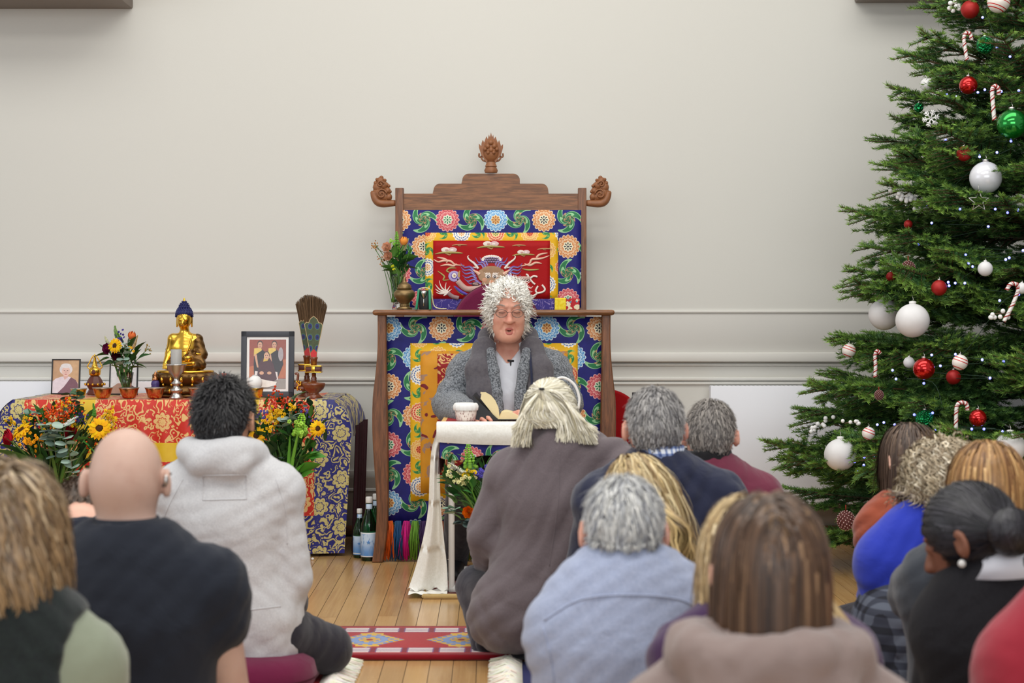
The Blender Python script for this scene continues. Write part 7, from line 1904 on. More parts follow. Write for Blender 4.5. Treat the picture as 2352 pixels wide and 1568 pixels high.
# ---- altar vase bouquet
u = mpp(8.98); q = lambda x, y, dy=0.0: W(x, y, 8.98 + dy)
av = thing('cut_glass_vase', 'cut-glass vase standing among the bowls on the altar', 'vase', on(291, 8.98))
MB().add(lathe([(0, 0), (14 * u, 0), (15 * u, 4 * u), (10 * u, 12 * u), (11 * u, 26 * u), (16 * u, 56 * u), (15 * u, 56 * u), (9.6 * u, 28 * u), (8.6 * u, 14 * u), (0, 10 * u)], 32, wob=lambda a, z: 1 + .03 * math.cos(a * 12))).build('vessel', MAT['glass'], av)
bq = thing('altar_bouquet', 'small bouquet with one sunflower in the cut-glass altar vase', 'bouquet', (av.location.x, av.location.y, ZA + .03))
B1 = Bq(bq, q(289, 896), 3)
for i in range(9): B1.stem(q(289 + B1.r.uniform(-12, 12), 842 + B1.r.uniform(-8, 8), B1.r.uniform(-.02, .02)), r=.0028)
B1.sunflower(q(265, 794, -.05), (-.35, -1, .25), 19 * u)
B1.rose(q(247, 801, -.02), (-.7, -1, .1), 13 * u, (122, 24, 72)); B1.rose(q(268, 816, -.03), (-.2, -1, -.2), 12 * u, (84, 18, 34))
B1.tulip(q(301, 779, -.02), (.25, -.2, 1), 9 * u, (226, 112, 58))
B1.cluster(q(280, 776), 12 * u, 12, 3 * u, (78, 66, 150)); B1.cluster(q(302, 802, -.05), 8 * u, 6, 3.4 * u, (240, 180, 30))
B1.spire([q(272, 776), q(266, 762), q(264, 748)], 5 * u, (120, 160, 70))
B1.spire([q(249, 790), q(244, 780), q(241, 772)], 3.4 * u, (206, 204, 170)); B1.spire([q(306, 800, -.05), q(312, 785, -.05), q(316, 770, -.05)], 3 * u, (206, 170, 120))
B1.cluster(q(341, 800), 10 * u, 8, 2.4 * u, (150, 120, 50), 'berries')
for (x, y, dx, dz, L, k) in ((300, 800, .35, 1, 38, 'broad'), (312, 812, .6, 1, 40, 'broad'), (318, 824, 1, .6, 30, 'broad'), (306, 826, .5, .9, 36, 'broad'), (300, 846, 1, .3, 34, 'broad'), (308, 836, 1, -.1, 30, 'broad'), (250, 815, -1, .1, 34, 'broad'), (252, 822, -1, -.2, 34, 'broad'), (262, 832, -1, -.1, 30, 'broad'), (240, 806, -.5, .9, 22, 'broad'), (280, 848, -.5, .3, 30, 'broad'), (295, 790, .2, 1, 30, 'broad'), (290, 830, .1, .8, 30, 'lance'), (275, 842, -.4, .5, 34, 'broad')):
    B1.leaf(q(x, y, B1.r.uniform(-.04, .03)), (dx, B1.r.uniform(-.5, .2), dz), L * u, k, B1.r.choice(GRN[:2]))
B1.eucalyptus([q(282, 838, -.05), q(284, 815, -.06), q(290, 788, -.06)], 17 * u, n=5)
B1.foliage(q(288, 828), (.04, .03, .035), 22, .05, ('broad', 'lance'))
# ---- big floor bouquets
def tallvase(label, px, Y, h, py):
    p = W(px, 1180, Y); t = thing('floor_vase', label, 'vase', (p.x, Y, 0))
    MB().add(lathe([(0, 0), (.075, 0), (.08, .01), (.06, h * .5), (.065, h * .85), (.085, h), (.08, h), (.058, h * .84), (.052, h * .4), (0, .02)], 28)).build('vessel', MAT['glass'], t)
    MB().add(lathe([(.06, h * .86), (.069, h * .88), (.06, h * .9)], 24)).build('ribbon', MAT['silk_yellow'], t)
    return t
Yb = 8.40; u = mpp(Yb); q = lambda x, y, dy=0.0: W(x, y, Yb + dy)
fv = tallvase('clear floor vase before the altar beyond the bald man', 128, Yb, .30, 1140)
bq = thing('floor_bouquet', 'large bouquet with two sunflowers and trailing eucalyptus before the altar cloth', 'bouquet', (q(128, 1150).x, Yb, .12))
B2 = Bq(bq, q(124, 1155), 11)
B2.sunflower(q(228, 984, -.12), (.25, -1, .25), 27 * u); B2.sunflower(q(52, 990, -.06), (-.6, -.6, .8), 30 * u)
B2.cluster(q(66, 1010, -.12), 22 * u, 12, 4.4 * u, (246, 166, 16)); B2.cluster(q(88, 1008, -.12), 14 * u, 7, 4 * u, (240, 150, 20))
B2.rose(q(22, 1006, -.05), (-1, -.7, .1), 21 * u, (176, 14, 40)); B2.rose(q(162, 994, -.05), (.2, -1, .2), 17 * u, (178, 10, 48))
for (x, y, n) in ((137, 940, 30), (120, 962, 20), (98, 958, 14), (150, 960, 12), (172, 940, 8), (210, 1022, 10), (146, 930, 10)): B2.cluster(q(x, y, -.06), 22 * u, n, 3.6 * u, (226, 84, 20), 'berries')
for (x, y) in ((82, 972), (90, 990), (182, 962), (190, 958), (44, 1018)): B2.cluster(q(x, y, -.05), 16 * u, 8, 3 * u, (62, 50, 112))
for (x, y) in ((26, 966), (60, 962), (252, 952), (258, 968), (262, 975), (120, 980), (170, 975), (150, 925), (248, 948)): B2.cluster(q(x, y, -.04), 15 * u, 8, 4 * u, (242, 190, 30))
B2.spire([q(152, 978, -.1), q(164, 966, -.11), q(178, 957, -.12)], 7 * u, (236, 234, 226), 'white_veronica', 24)
B2.spire([q(216, 955), q(216, 940), q(214, 926)], 4 * u, (96, 160, 60))
B2.eucalyptus([q(146, 975, -.13), q(150, 1010, -.15), q(162, 1050, -.16), q(166, 1085, -.15), q(162, 1108, -.14)], 25 * u, (160, 182, 168), 12)
B2.eucalyptus([q(120, 1010, -.12), q(112, 990, -.12), q(104, 975, -.12)], 25 * u, (140, 160, 146), 5); B2.eucalyptus([q(128, 1050, -.12), q(126, 1020, -.13), q(122, 990, -.12)], 24 * u, (108, 132, 118), 6)
B2.eucalyptus([q(160, 985, .03), q(164, 940, .03), q(160, 905, .02)], 30 * u, (72, 104, 78), 7); B2.eucalyptus([q(60, 965), q(76, 950), q(96, 942)], 22 * u, (110, 140, 124), 4); B2.eucalyptus([q(170, 935), q(176, 912), q(178, 904)], 20 * u, (64, 92, 62), 4)
for (x, y, dx, dz, L, k, c) in ((112, 1120, -.5, 1, 150, 'blade', GRN[1]), (120, 1130, -.75, .9, 165, 'blade', (110, 140, 60)), (100, 1090, -.75, .6, 130, 'lance', GRN[1]), (108, 1120, -.4, 1, 130, 'blade', (130, 150, 70)), (90, 1075, -.9, .8, 110, 'lance', GRN[0]), (140, 1130, .1, 1, 150, 'blade', GRN[2]), (190, 1012, .8, -.6, 66, 'blade', (70, 140, 60)), (175, 1010, 1, .2, 40, 'lance', GRN[2]), (130, 1120, -.1, 1, 170, 'blade', (120, 150, 70))):
    B2.leaf(q(x, y, -.1), (dx, B2.r.uniform(-.2, .05), dz), L * u, k, c)
B2.foliage(q(120, 1050), (.12, .07, .13), 130, .085, ('lance', 'broad', 'blade')); B2.foliage(q(200, 1040), (.08, .06, .12), 90, .07, ('lance', 'broad'), [(40, 66, 40), (62, 76, 44), (50, 90, 50)]); B2.foliage(q(130, 985, .02), (.16, .06, .06), 60, .065, ('lance', 'broad'))
for i in range(14): B2.stem(q(60 + i * 13, 1000 + B2.r.uniform(-20, 40), B2.r.uniform(-.08, .04)), r=.0035, col=B2.r.choice(((96, 120, 54), (64, 96, 40), (120, 136, 70))))
fv = tallvase('clear floor vase before the altar beyond the hoodie man', 650, Yb, .30, 1140)
bq = thing('floor_bouquet', 'large bouquet with one sunflower and green snapdragon beside the grey hood', 'bouquet', (q(655, 1150).x, Yb, .12))
B3 = Bq(bq, q(654, 1165), 17)
B3.sunflower(q(729, 984, -.1), (.35, -1, .2), 20 * u); B3.sunflower(q(590, 1000, -.05), (-.2, -1, .1), 24 * u)
B3.spire([q(688, 1000, -.1), q(690, 975, -.1), q(694, 950, -.1)], 13 * u, (150, 204, 66), 'snapdragon', 22); B3.cluster(q(688, 988, -.12), 26 * u, 16, 5.5 * u, (170, 214, 84))
for (x, y, n) in ((622, 912, 7), (620, 925, 6), (655, 925, 12), (642, 980, 6), (632, 900, 5), (690, 930, 8)): B3.cluster(q(x, y, -.05), 15 * u, n, 4 * u, (200, 62, 26), 'berries')
for (x, y) in ((632, 950), (642, 944), (618, 962), (625, 975), (640, 958), (673, 935)): B3.cluster(q(x, y, -.07), 14 * u, 7, 4.4 * u, (240, 186, 24))
for (x, y) in ((600, 955), (606, 948), (705, 950)): B3.cluster(q(x, y, -.05), 14 * u, 8, 3.2 * u, (96, 86, 160))
B3.spire([q(668, 925, -.06), q(680, 908, -.08), q(702, 899, -.1)], 4 * u, (96, 124, 90), 'veronica_bud', 26)
B3.eucalyptus([q(640, 1000, -.08), q(655, 970, -.1), q(672, 955, -.1)], 26 * u, (140, 164, 156), 5); B3.eucalyptus([q(625, 1080, -.05), q(630, 1060, -.06), q(640, 1050, -.06)], 26 * u, (92, 112, 100), 4); B3.eucalyptus([q(680, 960), q(690, 935), q(700, 918)], 20 * u, (110, 136, 122), 5)
for (x, y, dx, dz, L, k, c) in ((690, 1085, .8, .5, 56, 'broad', (76, 140, 44)), (700, 1060, .7, .7, 44, 'broad', (86, 150, 48)), (705, 1050, 1, .2, 44, 'broad', (70, 132, 44)), (672, 1110, .4, 1, 60, 'broad', (90, 150, 46)), (660, 1100, .1, 1, 110, 'blade', (84, 150, 50)), (668, 1080, .2, 1, 100, 'blade', (110, 170, 60)), (690, 1100, .6, .5, 40, 'broad', (84, 142, 48)), (690, 1050, .9, .3, 50, 'lance', (70, 130, 50))):
    B3.leaf(q(x, y, -.08), (dx, -.2, dz), L * u, k, c)
B3.foliage(q(650, 1040), (.11, .07, .12), 140, .075, ('lance', 'broad'), [(34, 62, 34), (44, 80, 40), (60, 110, 46), (50, 92, 44)]); B3.foliage(q(690, 1050), (.05, .05, .11), 40, .06, ('lance', 'broad'), [(70, 130, 44), (60, 112, 44)]); B3.foliage(q(670, 965, .02), (.13, .05, .06), 50, .06)
for i in range(12): B3.stem(q(620 + i * 9, 1000 + B3.r.uniform(-20, 40), B3.r.uniform(-.08, .04)), r=.0035, col=B3.r.choice(((84, 120, 54), (64, 106, 40))))
# ---- bouquet before the reading table
Yc = 7.22; u = mpp(Yc); q = lambda x, y, dy=0.0: W(x, y, Yc + dy)
fv = thing('floor_vase', 'tall clear vase before the reading table, hidden by the blazer', 'vase', (q(1128, 1200).x, Yc, 0))
MB().add(lathe([(0, 0), (.06, 0), (.065, .01), (.04, .2), (.045, .3), (.058, .34), (.052, .34), (.038, .2), (0, .02)], 24)).build('vessel', MAT['glass'], fv)
MB().add(lathe([(.043, .235), (.047, .24), (.043, .25)], 24)).build('ribbon', MAT['silk_yellow'], fv)
bq = thing('table_bouquet', 'bouquet with a single orange ranunculus in front of the reading table', 'bouquet', (q(1128, 1200).x, Yc, .12))
B4 = Bq(bq, q(1130, 1235), 23)
B4.spire([q(1080, 1075, -.04), q(1077, 1045, -.04), q(1075, 1020, -.04)], 11 * u, (140, 196, 70), 'snapdragon', 24)
B4.rose(q(1076, 1176, -.10), (-.2, -1, .1), 14 * u, (248, 138, 14), name='ranunculus')
for (x, y) in ((1064, 1100), (1055, 1108), (1085, 1098), (1040, 1085)): B4.cluster(q(x, y, -.05), 14 * u, 6, 5 * u, (246, 236, 170))
for (x, y) in ((1080, 1082), (1094, 1084), (1066, 1090)): B4.cluster(q(x, y, -.05), 10 * u, 5, 4 * u, (240, 200, 30))
for (x, y) in ((1104, 1086), (1118, 1082), (1130, 1078), (1116, 1092)): B4.cluster(q(x, y, -.05), 14 * u, 9, 5 * u, (96, 86, 190))
B4.spire([q(1062, 1085, -.05), q(1044, 1072, -.06), q(1030, 1062, -.07)], 6 * u, (226, 226, 206), 'white_veronica', 22)
B4.eucalyptus([q(1048, 1178, -.08), q(1038, 1172, -.08), q(1030, 1165, -.08)], 22 * u, (136, 168, 146), 4); B4.eucalyptus([q(1090, 1210, -.06), q(1085, 1205, -.06), q(1075, 1200, -.06)], 22 * u, (110, 134, 128), 4); B4.eucalyptus([q(1070, 1198, -.05), q(1062, 1200, -.05), q(1050, 1202, -.05)], 20 * u, (90, 112, 116), 4)
for (x, y, dx, dz, L, k, c) in ((1090, 1180, -.3, 1, 66, 'lance', (110, 160, 60)), (1100, 1190, -.1, 1, 80, 'blade', (100, 160, 60)), (1060, 1130, -.6, .6, 40, 'lance', (40, 96, 46)), (1085, 1130, -.2, 1, 46, 'lance', (90, 150, 60)), (1040, 1120, -.5, .7, 44, 'broad', (44, 90, 44)), (1030, 1105, -.8, .4, 30, 'lance', (40, 84, 44))): B4.leaf(q(x, y, -.06), (dx, -.3, dz), L * u, k, c)
B4.foliage(q(1090, 1130), (.08, .05, .09), 130, .06, ('lance', 'broad', 'blade'), [(50, 104, 44), (70, 130, 52), (90, 150, 56), (40, 86, 40)]); B4.foliage(q(1040, 1110), (.03, .03, .05), 24, .05, ('lance',), [(44, 90, 44), (56, 106, 52)])
for i in range(8): B4.stem(q(1050 + i * 10, 1130 + B4.r.uniform(-20, 20), B4.r.uniform(-.05, .02)), r=.003)
# ---- ledge vase flowers
Yv = 8.62; u = mpp(Yv); q = lambda x, y, dy=0.0: W(x, y, Yv + dy)
bq = thing('ledge_bouquet', 'small bouquet of peach roses and an orange tulip on the throne ledge', 'bouquet', (vz.location.x, Yv, ZL + .03))
B5 = Bq(bq, q(909, 694), 29)
B5.rose(q(889, 568, -.03), (-.3, -1, .3), 12 * u, (240, 196, 166)); B5.rose(q(892, 588, -.03), (-.3, -1, .1), 11 * u, (232, 184, 152))
B5.tulip(q(927, 562, -.02), (.1, -.1, 1), 9 * u, (236, 150, 66)); B5.spire([q(912, 590), q(912, 560), q(911, 532)], 7 * u, (120, 196, 60)); B5.spire([q(926, 576), q(932, 562), q(938, 548)], 4 * u, (190, 190, 140), 'wheat')
for (x, y) in ((858, 566), (862, 561), (876, 594), (878, 600)): B5.cluster(q(x, y), 7 * u, 5, 2.6 * u, (176, 122, 66), 'berries')
for pts in ([q(900, 585), q(878, 578), q(860, 566)], [q(905, 610), q(890, 600), q(877, 594)]): MB().add(tube(spline(pts, 8), .0016, 5), col=lin((96, 76, 52))).build('twig', MAT['leaf'], bq, world=True)
B5.cluster(q(905, 556), 10 * u, 8, 3 * u, (160, 206, 90)); B5.cluster(q(905, 612, -.04), 6 * u, 4, 3 * u, (226, 226, 40)); B5.cluster(q(938, 560), 8 * u, 5, 2.4 * u, (130, 120, 190))
for (x, y, dx, dz, L) in ((905, 625, -.6, .2, 30), (900, 618, -.9, .4, 26), (915, 620, .5, .8, 36), (918, 610, .9, .6, 40), (925, 600, 1, .5, 40), (930, 615, 1, .1, 34), (905, 590, .1, 1, 30), (900, 570, .6, .4, 22), (910, 640, -.2, .9, 40), (918, 600, .3, 1, 30)): B5.leaf(q(x, y, -.02), (dx, -.2, dz), L * u, 'broad', B5.r.choice(GRN[:3]))
B5.foliage(q(918, 600), (.04, .03, .05), 40, .05, ('lance', 'broad'), [(50, 110, 40), (70, 130, 50), (40, 80, 44)])
for i in range(6): B5.stem(q(906 + i * 3, 620), r=.003, col=(110, 150, 60))
# ---------------------------------------------------------------- the decorated fir
XT, YT = W(2420, 1100, 8.30).x, 8.30
tree = thing('christmas_tree', 'tall green fir tree hung with baubles, canes and blue-white lights', 'tree', (XT, YT, 0))
ndl, nb = mat('fir_needles', rough=.5); P = coords(); rnd = objrand()
q_ = mulc(attr(), mix(rnd, (.75, .8, .75), (1.2, 1.15, 1.1))); plug(nb.inputs['Base Color'], mulc(q_, mix(noise(P, 12.0), (.8, .8, .8), (1.15, 1.15, 1.15))))
nb.inputs['Specular IOR Level'].default_value = .4
bark = simple('fir_bark', (84, 64, 46), .9, var=.3, vs=40, bs=.5)
APEX, R0T = 3.95, 1.27
def RT(z): return max(.03, R0T * (1 - z / APEX) ** .92)
def branch_mesh(L, seed):
    """+X is outward; twigs lie flat in a fan, needles on all sides"""
    r = np.random.default_rng(seed); V = []; F = []; C = []
    wood = MB()
    def bend(t): return np.array([L * t, 0, -.10 * L * t + .16 * L * t * t])
    segs = []
    pts = [bend(t) for t in np.linspace(0, 1, 7)]; wood.add(tube([Vector(p) for p in pts], [.009 * (1 - .8 * i / 6) for i in range(7)], 5))
    segs.append((bend(.3), bend(1.0), 1))
    nt = int(L / .043)
    for i in range(nt):
        t = .22 + .76 * (i + .5) / nt
        for s in (-1, 1):
            if r.random() < .08: continue
            tl = (.07 + .34 * L * (1 - t) ** .8 * (.45 + .9 * t)) * r.uniform(.75, 1.2); tl = min(tl, .34)
            an = s * math.radians(r.uniform(38, 56)); d = np.array([math.cos(an), math.sin(an), r.uniform(-.22, .12)])
            b = bend(t); e = b + d * tl; wood.add(tube([Vector(b), Vector(e)], [.004, .0015], 4))
            segs.append((b, e, 0))
            if tl > .16:
                for u_ in (.45, .72):
                    for s2 in (-1, 1):
                        an2 = an + s2 * .8; d2 = np.array([math.cos(an2), math.sin(an2), r.uniform(-.2, .1)]); bb = b + d * tl * u_; segs.append((bb, bb + d2 * tl * .38 * r.uniform(.7, 1.2), 0))
    for (a, b, mainb) in segs:
        d = b - a; ln = np.linalg.norm(d); d = d / max(ln, 1e-6); n = int(ln * 1150); 
        if n < 4: continue
        t = r.uniform(.0, 1.03, n); p = a + (b - a) * t[:, None]
        x1 = np.cross(d, [0, 0, 1.0]); x1 /= max(np.linalg.norm(x1), 1e-6); x2 = np.cross(x1, d)
        an = np.where(r.random(n) < .72, r.normal(0, .55, n) + np.where(r.random(n) < .5, 0, PI), r.uniform(.3, PI - .3, n))
        o = x1 * np.cos(an)[:, None] + x2 * np.abs(np.sin(an))[:, None] * .9 * np.where(r.random(n) < .85, 1, -.6)[:, None]
        nd = d * r.uniform(.55, .95, n)[:, None] + o; nd /= np.linalg.norm(nd, axis=1)[:, None]
        nl = r.uniform(.014, .024, n)[:, None]; sd = np.cross(nd, o + r.normal(size=(n, 3)) * .5); sd /= np.maximum(np.linalg.norm(sd, axis=1)[:, None], 1e-6)
        w = .0016
        tri = np.stack([p - sd * w, p + sd * w, p + nd * nl * .7 + sd * w, p + nd * nl * .7 - sd * w], 1)
        tri[:, 2] = p + nd * nl + sd * w * .2; tri[:, 3] = p + nd * nl - sd * w * .2
        base = sum(len(v) for v in V); V.append(tri.reshape(-1, 3)); F.append(base + np.arange(n * 4).reshape(n, 4))
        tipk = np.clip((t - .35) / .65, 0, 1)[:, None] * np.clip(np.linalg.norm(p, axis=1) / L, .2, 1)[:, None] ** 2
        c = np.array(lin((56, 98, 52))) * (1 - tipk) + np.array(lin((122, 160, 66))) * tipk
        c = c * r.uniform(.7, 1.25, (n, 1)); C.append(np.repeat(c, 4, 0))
    V = np.concatenate(V); F = np.concatenate(F); C = np.concatenate(C)
    n0 = len(V); wv = np.array([tuple(v) for v in wood.v]); wf = np.array([f for f in wood.f if len(f) == 4])
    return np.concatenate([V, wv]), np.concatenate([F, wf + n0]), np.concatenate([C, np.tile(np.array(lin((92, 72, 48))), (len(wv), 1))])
VAR = []
for L, k in ((1.15, 3), (.85, 3), (.58, 3), (.34, 2)):
    VAR.append((L, [branch_mesh(L, int(L * 100) + i) for i in range(k)]))
cacheb = {}
rt = random.Random(12); nb_ = 0; Bpts = []
MB().add(tube([(0, 0, .02), (0, 0, 2.0), (0, 0, APEX - .1)], [.06, .035, .006], 10)).build('trunk', bark, tree)
MB().add(lathe([(0, 0), (.19, 0), (.2, .02), (.22, .24), (.2, .26), (0, .25)], 28)).build('pot', MAT['charcoal'], tree)
z = .30; g = 0
while z < APEX - .12 and nb_ < 290:
    R = RT(z); dens = 12 if z < 2.2 else 9 if z < 3.0 else 6
    for j in range(dens):
        g += 1; az = g * 2.39996 + rt.uniform(-.3, .3)
        # the far side by the wall is never seen: keep it thinner
        if math.sin(az) > .35 and rt.random() < .55: continue
        L = R * rt.uniform(.82, 1.1)
        if math.sin(az) > .05: L = min(L, (9.28 - YT) / math.sin(az))
        zz = z + rt.uniform(-.06, .06)
        vi = min(range(4), key=lambda i: abs(VAR[i][0] - L)); k = rt.randrange(len(VAR[vi][1])); sc = L / VAR[vi][0]
        if (vi, k) not in cacheb:
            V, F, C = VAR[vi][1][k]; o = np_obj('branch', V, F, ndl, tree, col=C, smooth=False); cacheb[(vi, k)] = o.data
        else: o = link(bpy.data.objects.new('branch', cacheb[(vi, k)])); o.parent = tree
        el = -.05 + .42 * (z / APEX) ** 1.3 + rt.uniform(-.1, .1)
        o.location = (0, 0, zz); o.rotation_euler = (rt.uniform(-.5, .5), -el, az); o.scale = (sc,) * 3; nb_ += 1
    z += .088 if z < 2.4 else .11
# ---- ornaments hang on the outside of the crown
def ontree(px, py, inset=.0):
    best = None
    for k in range(160):
        Y = 6.9 + k * .0095; p = W(px, py, Y); d = math.hypot(p.x - XT, p.y - YT) - (RT(p.z) * .94 - inset)
        if d <= 0: return p
        if best is None or d < best[0]: best = (d, p)
    return best[1]
def orn_mat(name, rgb, rough, metal, fac=0.0, stripes=None, crinkle=0.0, coat=0.0):
    m, b = mat(name, lin(rgb), rough, metal); P = coords(); x, y, z = xyz()
    q = mix(noise(P, 20.0), tuple(v * .9 for v in lin(rgb)), tuple(min(1, v * 1.08) for v in lin(rgb)))
    if stripes:
        r, t = polar(x, y); s = sin((z * 150.0) + x * 60.0)
        q = mix(s > .35, lin((236, 228, 220)), lin((196, 24, 26))); q = mix(s > .8, q, lin((236, 228, 220)))
    plug(b.inputs['Base Color'], q); b.inputs['Coat Weight'].default_value = coat
    if crinkle: plug(b.inputs['Normal'], bump(voro(P, 110.0), crinkle, .01))
    return m
OM = {'white': orn_mat('matt_white_bauble', (222, 220, 220), .55, 0), 'red': orn_mat('shiny_red_bauble', (200, 16, 14), .14, .75, coat=.5), 'redmatt': orn_mat('matt_red_bauble', (160, 24, 20), .5, .3),
      'green': orn_mat('shiny_green_bauble', (20, 140, 50), .14, .75, coat=.5), 'greendisco': orn_mat('faceted_green_bauble', (16, 128, 70), .2, .8, crinkle=1.0), 'stripe': orn_mat('striped_bauble', (236, 228, 220), .3, 0, stripes=True),
      'clear': orn_mat('pearly_bauble', (226, 226, 232), .2, .1)}
def bauble(px, py, rpx, kind, label, inset=.0):
    p = ontree(px, py, inset); r = rpx * mpp(p.y)
    t = thing('bauble', label, 'bauble', p, group='baubles on the fir tree')
    MB().add(ell((0, 0, 0), r, 28, 18)).build('ball', OM[kind], t)
    MB().add(lathe([(.2 * r, r * .96), (.22 * r, r * 1.12), (.1 * r, r * 1.15), (0, r * 1.15)], 14)).build('cap', MAT['silver'] if kind != 'white' else MAT['white_gloss'], t)
    MB().add(tube([(0, 0, r * 1.12), (0.003, 0, r * 1.25), (0, .01, r * 1.5)], .0012, 5)).build('loop', MAT['silver'], t)
for a in ((2096, 736, 39, 'white', 'large matt white bauble, nearer of the overlapping pair above the dado rail', -.05), (2031, 722, 36, 'white', 'large matt white bauble, farther of the overlapping pair above the dado rail', .05), (1930, 1044, 37, 'white', 'large matt white bauble on the lowest branches over the radiator', -.02),
          (2264, 408, 37, 'clear', 'pearly white bauble half covered by a branch, above the wire star', .03), (2130, 194, 16, 'white', 'small white bauble at the upper silhouette of the fir', 0), (2263, 617, 17, 'white', 'small white bauble beside blue lights at mid height', 0), (2320, 1028, 36, 'white', 'large matt white bauble above the golden-brown hair', -.03),
          (2088, 832, 13, 'white', 'small white bauble tucked behind the shiny red one', .08), (2347, 662, 13, 'white', 'small white bauble by the slanting candy cane', -.02), (2228, 22, 21, 'redmatt', 'matt red bauble at the top edge beside white berries', 0), (2224, 196, 21, 'red', 'shiny red bauble beside blue lights near the upper candy cane', -.02),
          (2214, 353, 17, 'redmatt', 'small matt red bauble above the pearly white one', 0), (2046, 635, 11, 'redmatt', 'tiny red bauble beside a pinecone', 0), (2157, 661, 18, 'redmatt', 'matt red bauble left of three blue lights', -.03), (2122, 847, 25, 'red', 'shiny red bauble below the white pair', -.05),
          (2190, 866, 17, 'redmatt', 'dull red bauble deep under the striped bauble', .10), (2246, 960, 20, 'red', 'shiny red bauble beside the lowest candy cane', -.03), (2086, 515, 10, 'redmatt', 'tiny red bauble under the berry spray', .05), (2262, 104, 20, 'greendisco', 'faceted green bauble near the top', -.02), (2324, 285, 34, 'green', 'large shiny green bauble below the upper candy cane', -.05),
          (2110, 247, 11, 'greendisco', 'tiny faceted green bauble at the upper silhouette', 0), (2124, 963, 22, 'greendisco', 'faceted green bauble just above the brown bob', .0), (2294, 4, 26, 'stripe', 'large red and white striped bauble at the top edge', -.04), (2205, 832, 18, 'stripe', 'striped bauble hanging over the dull red one', -.02), (1995, 995, 15, 'stripe', 'small striped bauble above the lowest white bauble', -.01), (1950, 805, 16, 'stripe', 'small striped bauble on the outermost middle branch', 0)): bauble(*a)
# candy canes
def cane(label, pts, r=5.0):
    p0 = ontree(*pts[0][:2], -.05); Y = p0.y
    P_ = [W(x, y, Y) for x, y in pts]; t = thing('candy_cane', label, 'candy cane', P_[0], group='candy canes on the fir tree'); o = Vector(P_[0]); n = 40
    sp = [p - o for p in spline(P_, n)]
    MB().add(tube(sp, r * mpp(Y), 8)).build('cane', MAT['white_gloss'], t)
    mb = MB(); T, N = frames(sp)
    for k in range(3):
        hel = []
        for i in range(n * 3):
            f_ = i / (n * 3 - 1) * (n - 1); i0 = min(int(f_), n - 2); w = f_ - i0; c = sp[i0].lerp(sp[i0 + 1], w); b = T[i0].cross(N[i0]); a = i * .42 + k * 2.1
            hel.append(c + (N[i0] * math.cos(a) + b * math.sin(a)) * r * .9 * mpp(Y))
        if k == 0 or k == 1: mb.add(tube(hel, r * (.34 if k == 0 else .16) * mpp(Y), 5))
    mb.build('red_stripe', OM['redmatt'], t)
cane('candy cane near the faceted green bauble at the top', [(2232, 92), (2228, 78), (2219, 76), (2214, 88), (2217, 112), (2221, 138)], 4.2)
cane('candy cane between the shiny red and large green baubles', [(2294, 218), (2293, 204), (2285, 198), (2279, 208), (2281, 240), (2284, 276)], 5)
cane('slanting candy cane beside the white berries', [(2312, 666), (2322, 652), (2336, 654), (2338, 668), (2324, 704), (2306, 738)], 4.6)
cane('candy cane half hidden by a branch left of the shiny red bauble', [(2022, 812), (2015, 806), (2010, 816), (2011, 840), (2010, 866)], 4.2)
cane('lowest candy cane beside the shiny red bauble', [(2222, 942), (2220, 928), (2208, 924), (2198, 932), (2196, 960), (2196, 996)], 4.6)
# pine cones
cone_m = simple('pinecone', (112, 62, 58), .7, var=.25, vs=60)
tipm = simple('frosted_cone_tip', (206, 190, 186), .7)
def pinecone(label, px, py, r):
    p = ontree(px, py, -.02); u = r * mpp(p.y); t = thing('pinecone', label, 'pinecone', p, group='frosted pinecones on the fir tree')
    MB().add(ell((0, 0, 0), (u * .8, u * .8, u * .95), 14, 10)).build('core', cone_m, t)
    mb = MB(); mt = MB()
    for i in range(110):
        zz = 1 - 2 * (i + .5) / 110; rr_ = math.sqrt(1 - zz * zz); a = i * 2.39996; c = Vector((rr_ * math.cos(a) * u * .9, rr_ * math.sin(a) * u * .9, zz * u))
        mb.add(ell(c, u * .13, 6, 4)); mt.add(ell(c * 1.1, u * .06, 5, 4))
    tag(mb.build('scales', cone_m, t), kind='stuff'); tag(mt.build('scale_tips', tipm, t), kind='stuff')
    MB().add(tube([(0, 0, u * .9), (0, .005, u * 1.7)], .0018, 5)).build('hanger', OM['redmatt'], t)
pinecone('frosted pinecone hanging lowest, over the wooden floor edge', 1943, 1195, 21); pinecone('frosted pinecone near the tiny red bauble', 2086, 617, 17); pinecone('small frosted pinecone against the radiator top', 2019, 907, 11)
# berry sprays
def berries(label, pts, n, r, sp):
    p0 = ontree(*pts[0], -.05); Y = p0.y; t = thing('berry_spray', label, 'ornament', p0, group='white berry sprays on the fir tree'); rs = random.Random(n); P_ = spline([W(x, y, Y) - p0 for x, y in pts], 12)
    MB().add(tube(P_, .002, 5)).build('twig', bark, t)
    for i in range(n):
        c = P_[rs.randrange(12)] + Vector((rs.uniform(-1, 1), rs.uniform(-.6, .4), rs.uniform(-1, 1))) * sp * mpp(Y)
        if i == 0: o = MB().add(ell((0, 0, 0), r * mpp(Y), 10, 8)).build('berry', MAT['white_card'], t); me = o.data
        else: o = link(bpy.data.objects.new('berry', me)); o.parent = t
        o.location = c
berries('spray of white berries standing out on the upper silhouette branch', [(2062, 442), (2090, 462), (2120, 472), (2160, 478)], 46, 5.2, 17)
berries('white berries beside the topmost red bauble', [(2184, 24), (2190, 10), (2204, 12)], 9, 5.5, 9)
berries('loose white berries above the lowest large white bauble', [(1866, 988), (1885, 972), (1904, 964)], 10, 5.0, 9)
berries('white berries around the slanting candy cane', [(2276, 724), (2292, 720), (2330, 722)], 7, 5.4, 8)
berries('white berries half hidden left of the small striped bauble', [(1940, 972), (1960, 968), (1972, 970)], 6, 4.5, 6)
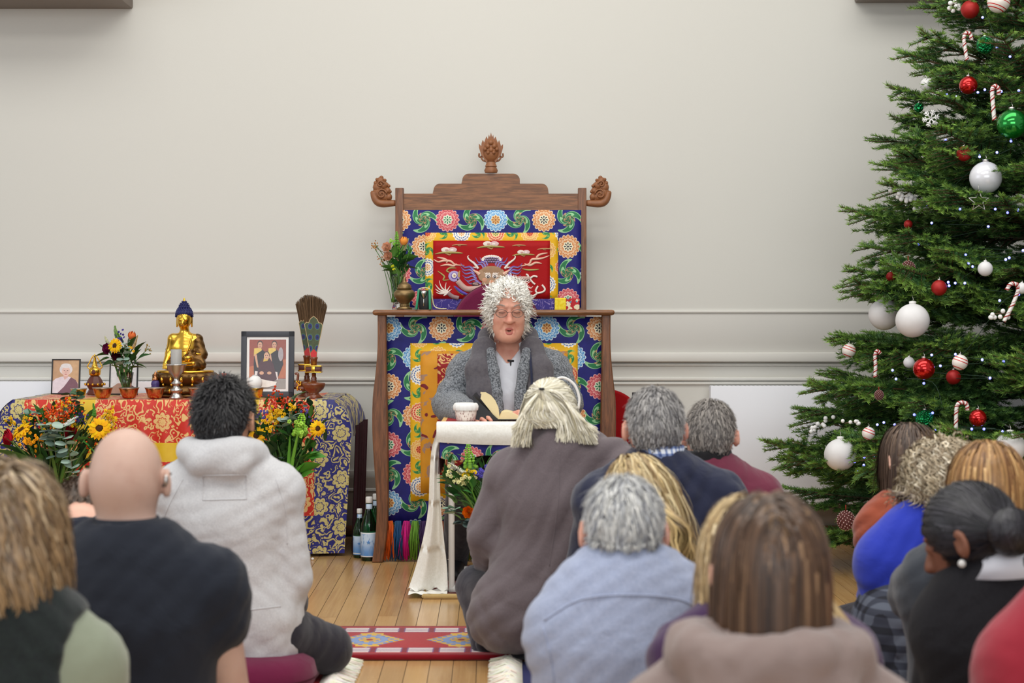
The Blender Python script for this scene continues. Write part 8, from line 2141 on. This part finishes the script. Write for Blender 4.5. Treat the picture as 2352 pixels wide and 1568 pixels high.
# snowflake and wire star
p0 = ontree(2138, 272, -.04); sf = thing('snowflake', 'white snowflake ornament near the tiny green bauble', 'ornament', p0); u = mpp(p0.y)
for k in range(6):
    a = k * PI / 3 + .2; d = Vector((math.cos(a), 0, math.sin(a))); n_ = Vector((-math.sin(a), 0, math.cos(a))); mb = MB()
    mb.add(tube([Vector((0, 0, 0)), d * 20 * u], 1.6 * u, 6))
    for f_ in (.45, .7):
        for s in (-1, 1): mb.add(tube([d * 20 * u * f_, d * 20 * u * (f_ + .22) + n_ * s * 5.5 * u], 1.4 * u, 6))
    mb.build('arm', MAT['white_card'], sf)
p0 = ontree(2248, 462, -.06); ws = thing('wire_star', 'open silver wire star hanging below the pearly bauble', 'ornament', p0); u = mpp(p0.y)
st5 = [Vector(((24 if i % 2 == 0 else 10) * u * math.sin(2 * PI * i / 10), 0, (24 if i % 2 == 0 else 10) * u * math.cos(2 * PI * i / 10))) for i in range(10)]
MB().add(tube(st5, 1.8 * u, 6, closed=True)).build('outline', MAT['silver'], ws); MB().add(tube([(0, 0, 24 * u), (0, .01, 40 * u)], .001, 5)).build('hanger', MAT['silver'], ws)
# fairy lights
ledm, lb_ = mat('led_bulb', (1, 1, 1)); lb_.inputs['Emission Color'].default_value = (.10, .12, 1.0, 1); lb_.inputs['Emission Strength'].default_value = 3.2
fl_ = thing('fairy_lights', 'string of blue-white fairy lights wound through the fir tree', 'lights', (XT, YT, .4))
spots = [(2257, 40), (2246, 212), (2235, 210), (2262, 206), (2196, 222), (2300, 210), (2340, 208), (2322, 324), (2336, 300), (2250, 360), (2290, 350), (2286, 480), (2338, 482), (2205, 480), (2140, 512), (2350, 575), (2310, 596), (2318, 592), (2234, 612), (2225, 604), (2178, 648), (2194, 650), (2216, 650), (2180, 656), (2256, 826), (2305, 830), (2274, 868), (2140, 815), (2100, 952), (2142, 948), (2015, 975), (2030, 970), (2055, 975), (1963, 1060), (1985, 1050), (2010, 1050), (1984, 1068), (2020, 1078), (2026, 1096), (1972, 1080), (2048, 1118), (2260, 985), (2232, 985), (2230, 1022), (2150, 985), (2050, 850), (2058, 870), (2160, 840), (2122, 880), (2296, 690), (2218, 585), (2130, 470), (2270, 520), (2110, 560), (2290, 110), (2320, 130)]
spots += [(random.Random(i).uniform(2120, 2350), random.Random(i + 99).uniform(60, 1120)) for i in range(12)]
led = None; pos = []
for (x, y) in spots:
    p = ontree(x, y, .0 if len(pos) < 50 else .06); pos.append(p)
    if led is None: o = MB().add(ell((0, 0, 0), .0055, 8, 6)).build('bulb', ledm, fl_); led = o.data
    else: o = link(bpy.data.objects.new('bulb', led)); o.parent = fl_
    o.location = p - fl_.location
order = sorted(pos, key=lambda p: p.z); wire_ = MB(); cw = []
for p in order:
    d = Vector((p.x - XT, p.y - YT, 0)); cw.append(Vector((XT, YT, p.z)) + d * .93 - fl_.location)
MB().add(tube(spline(cw, 300), .0014, 4, False)).build('cable', simple('green_cable', (20, 50, 30)), fl_)
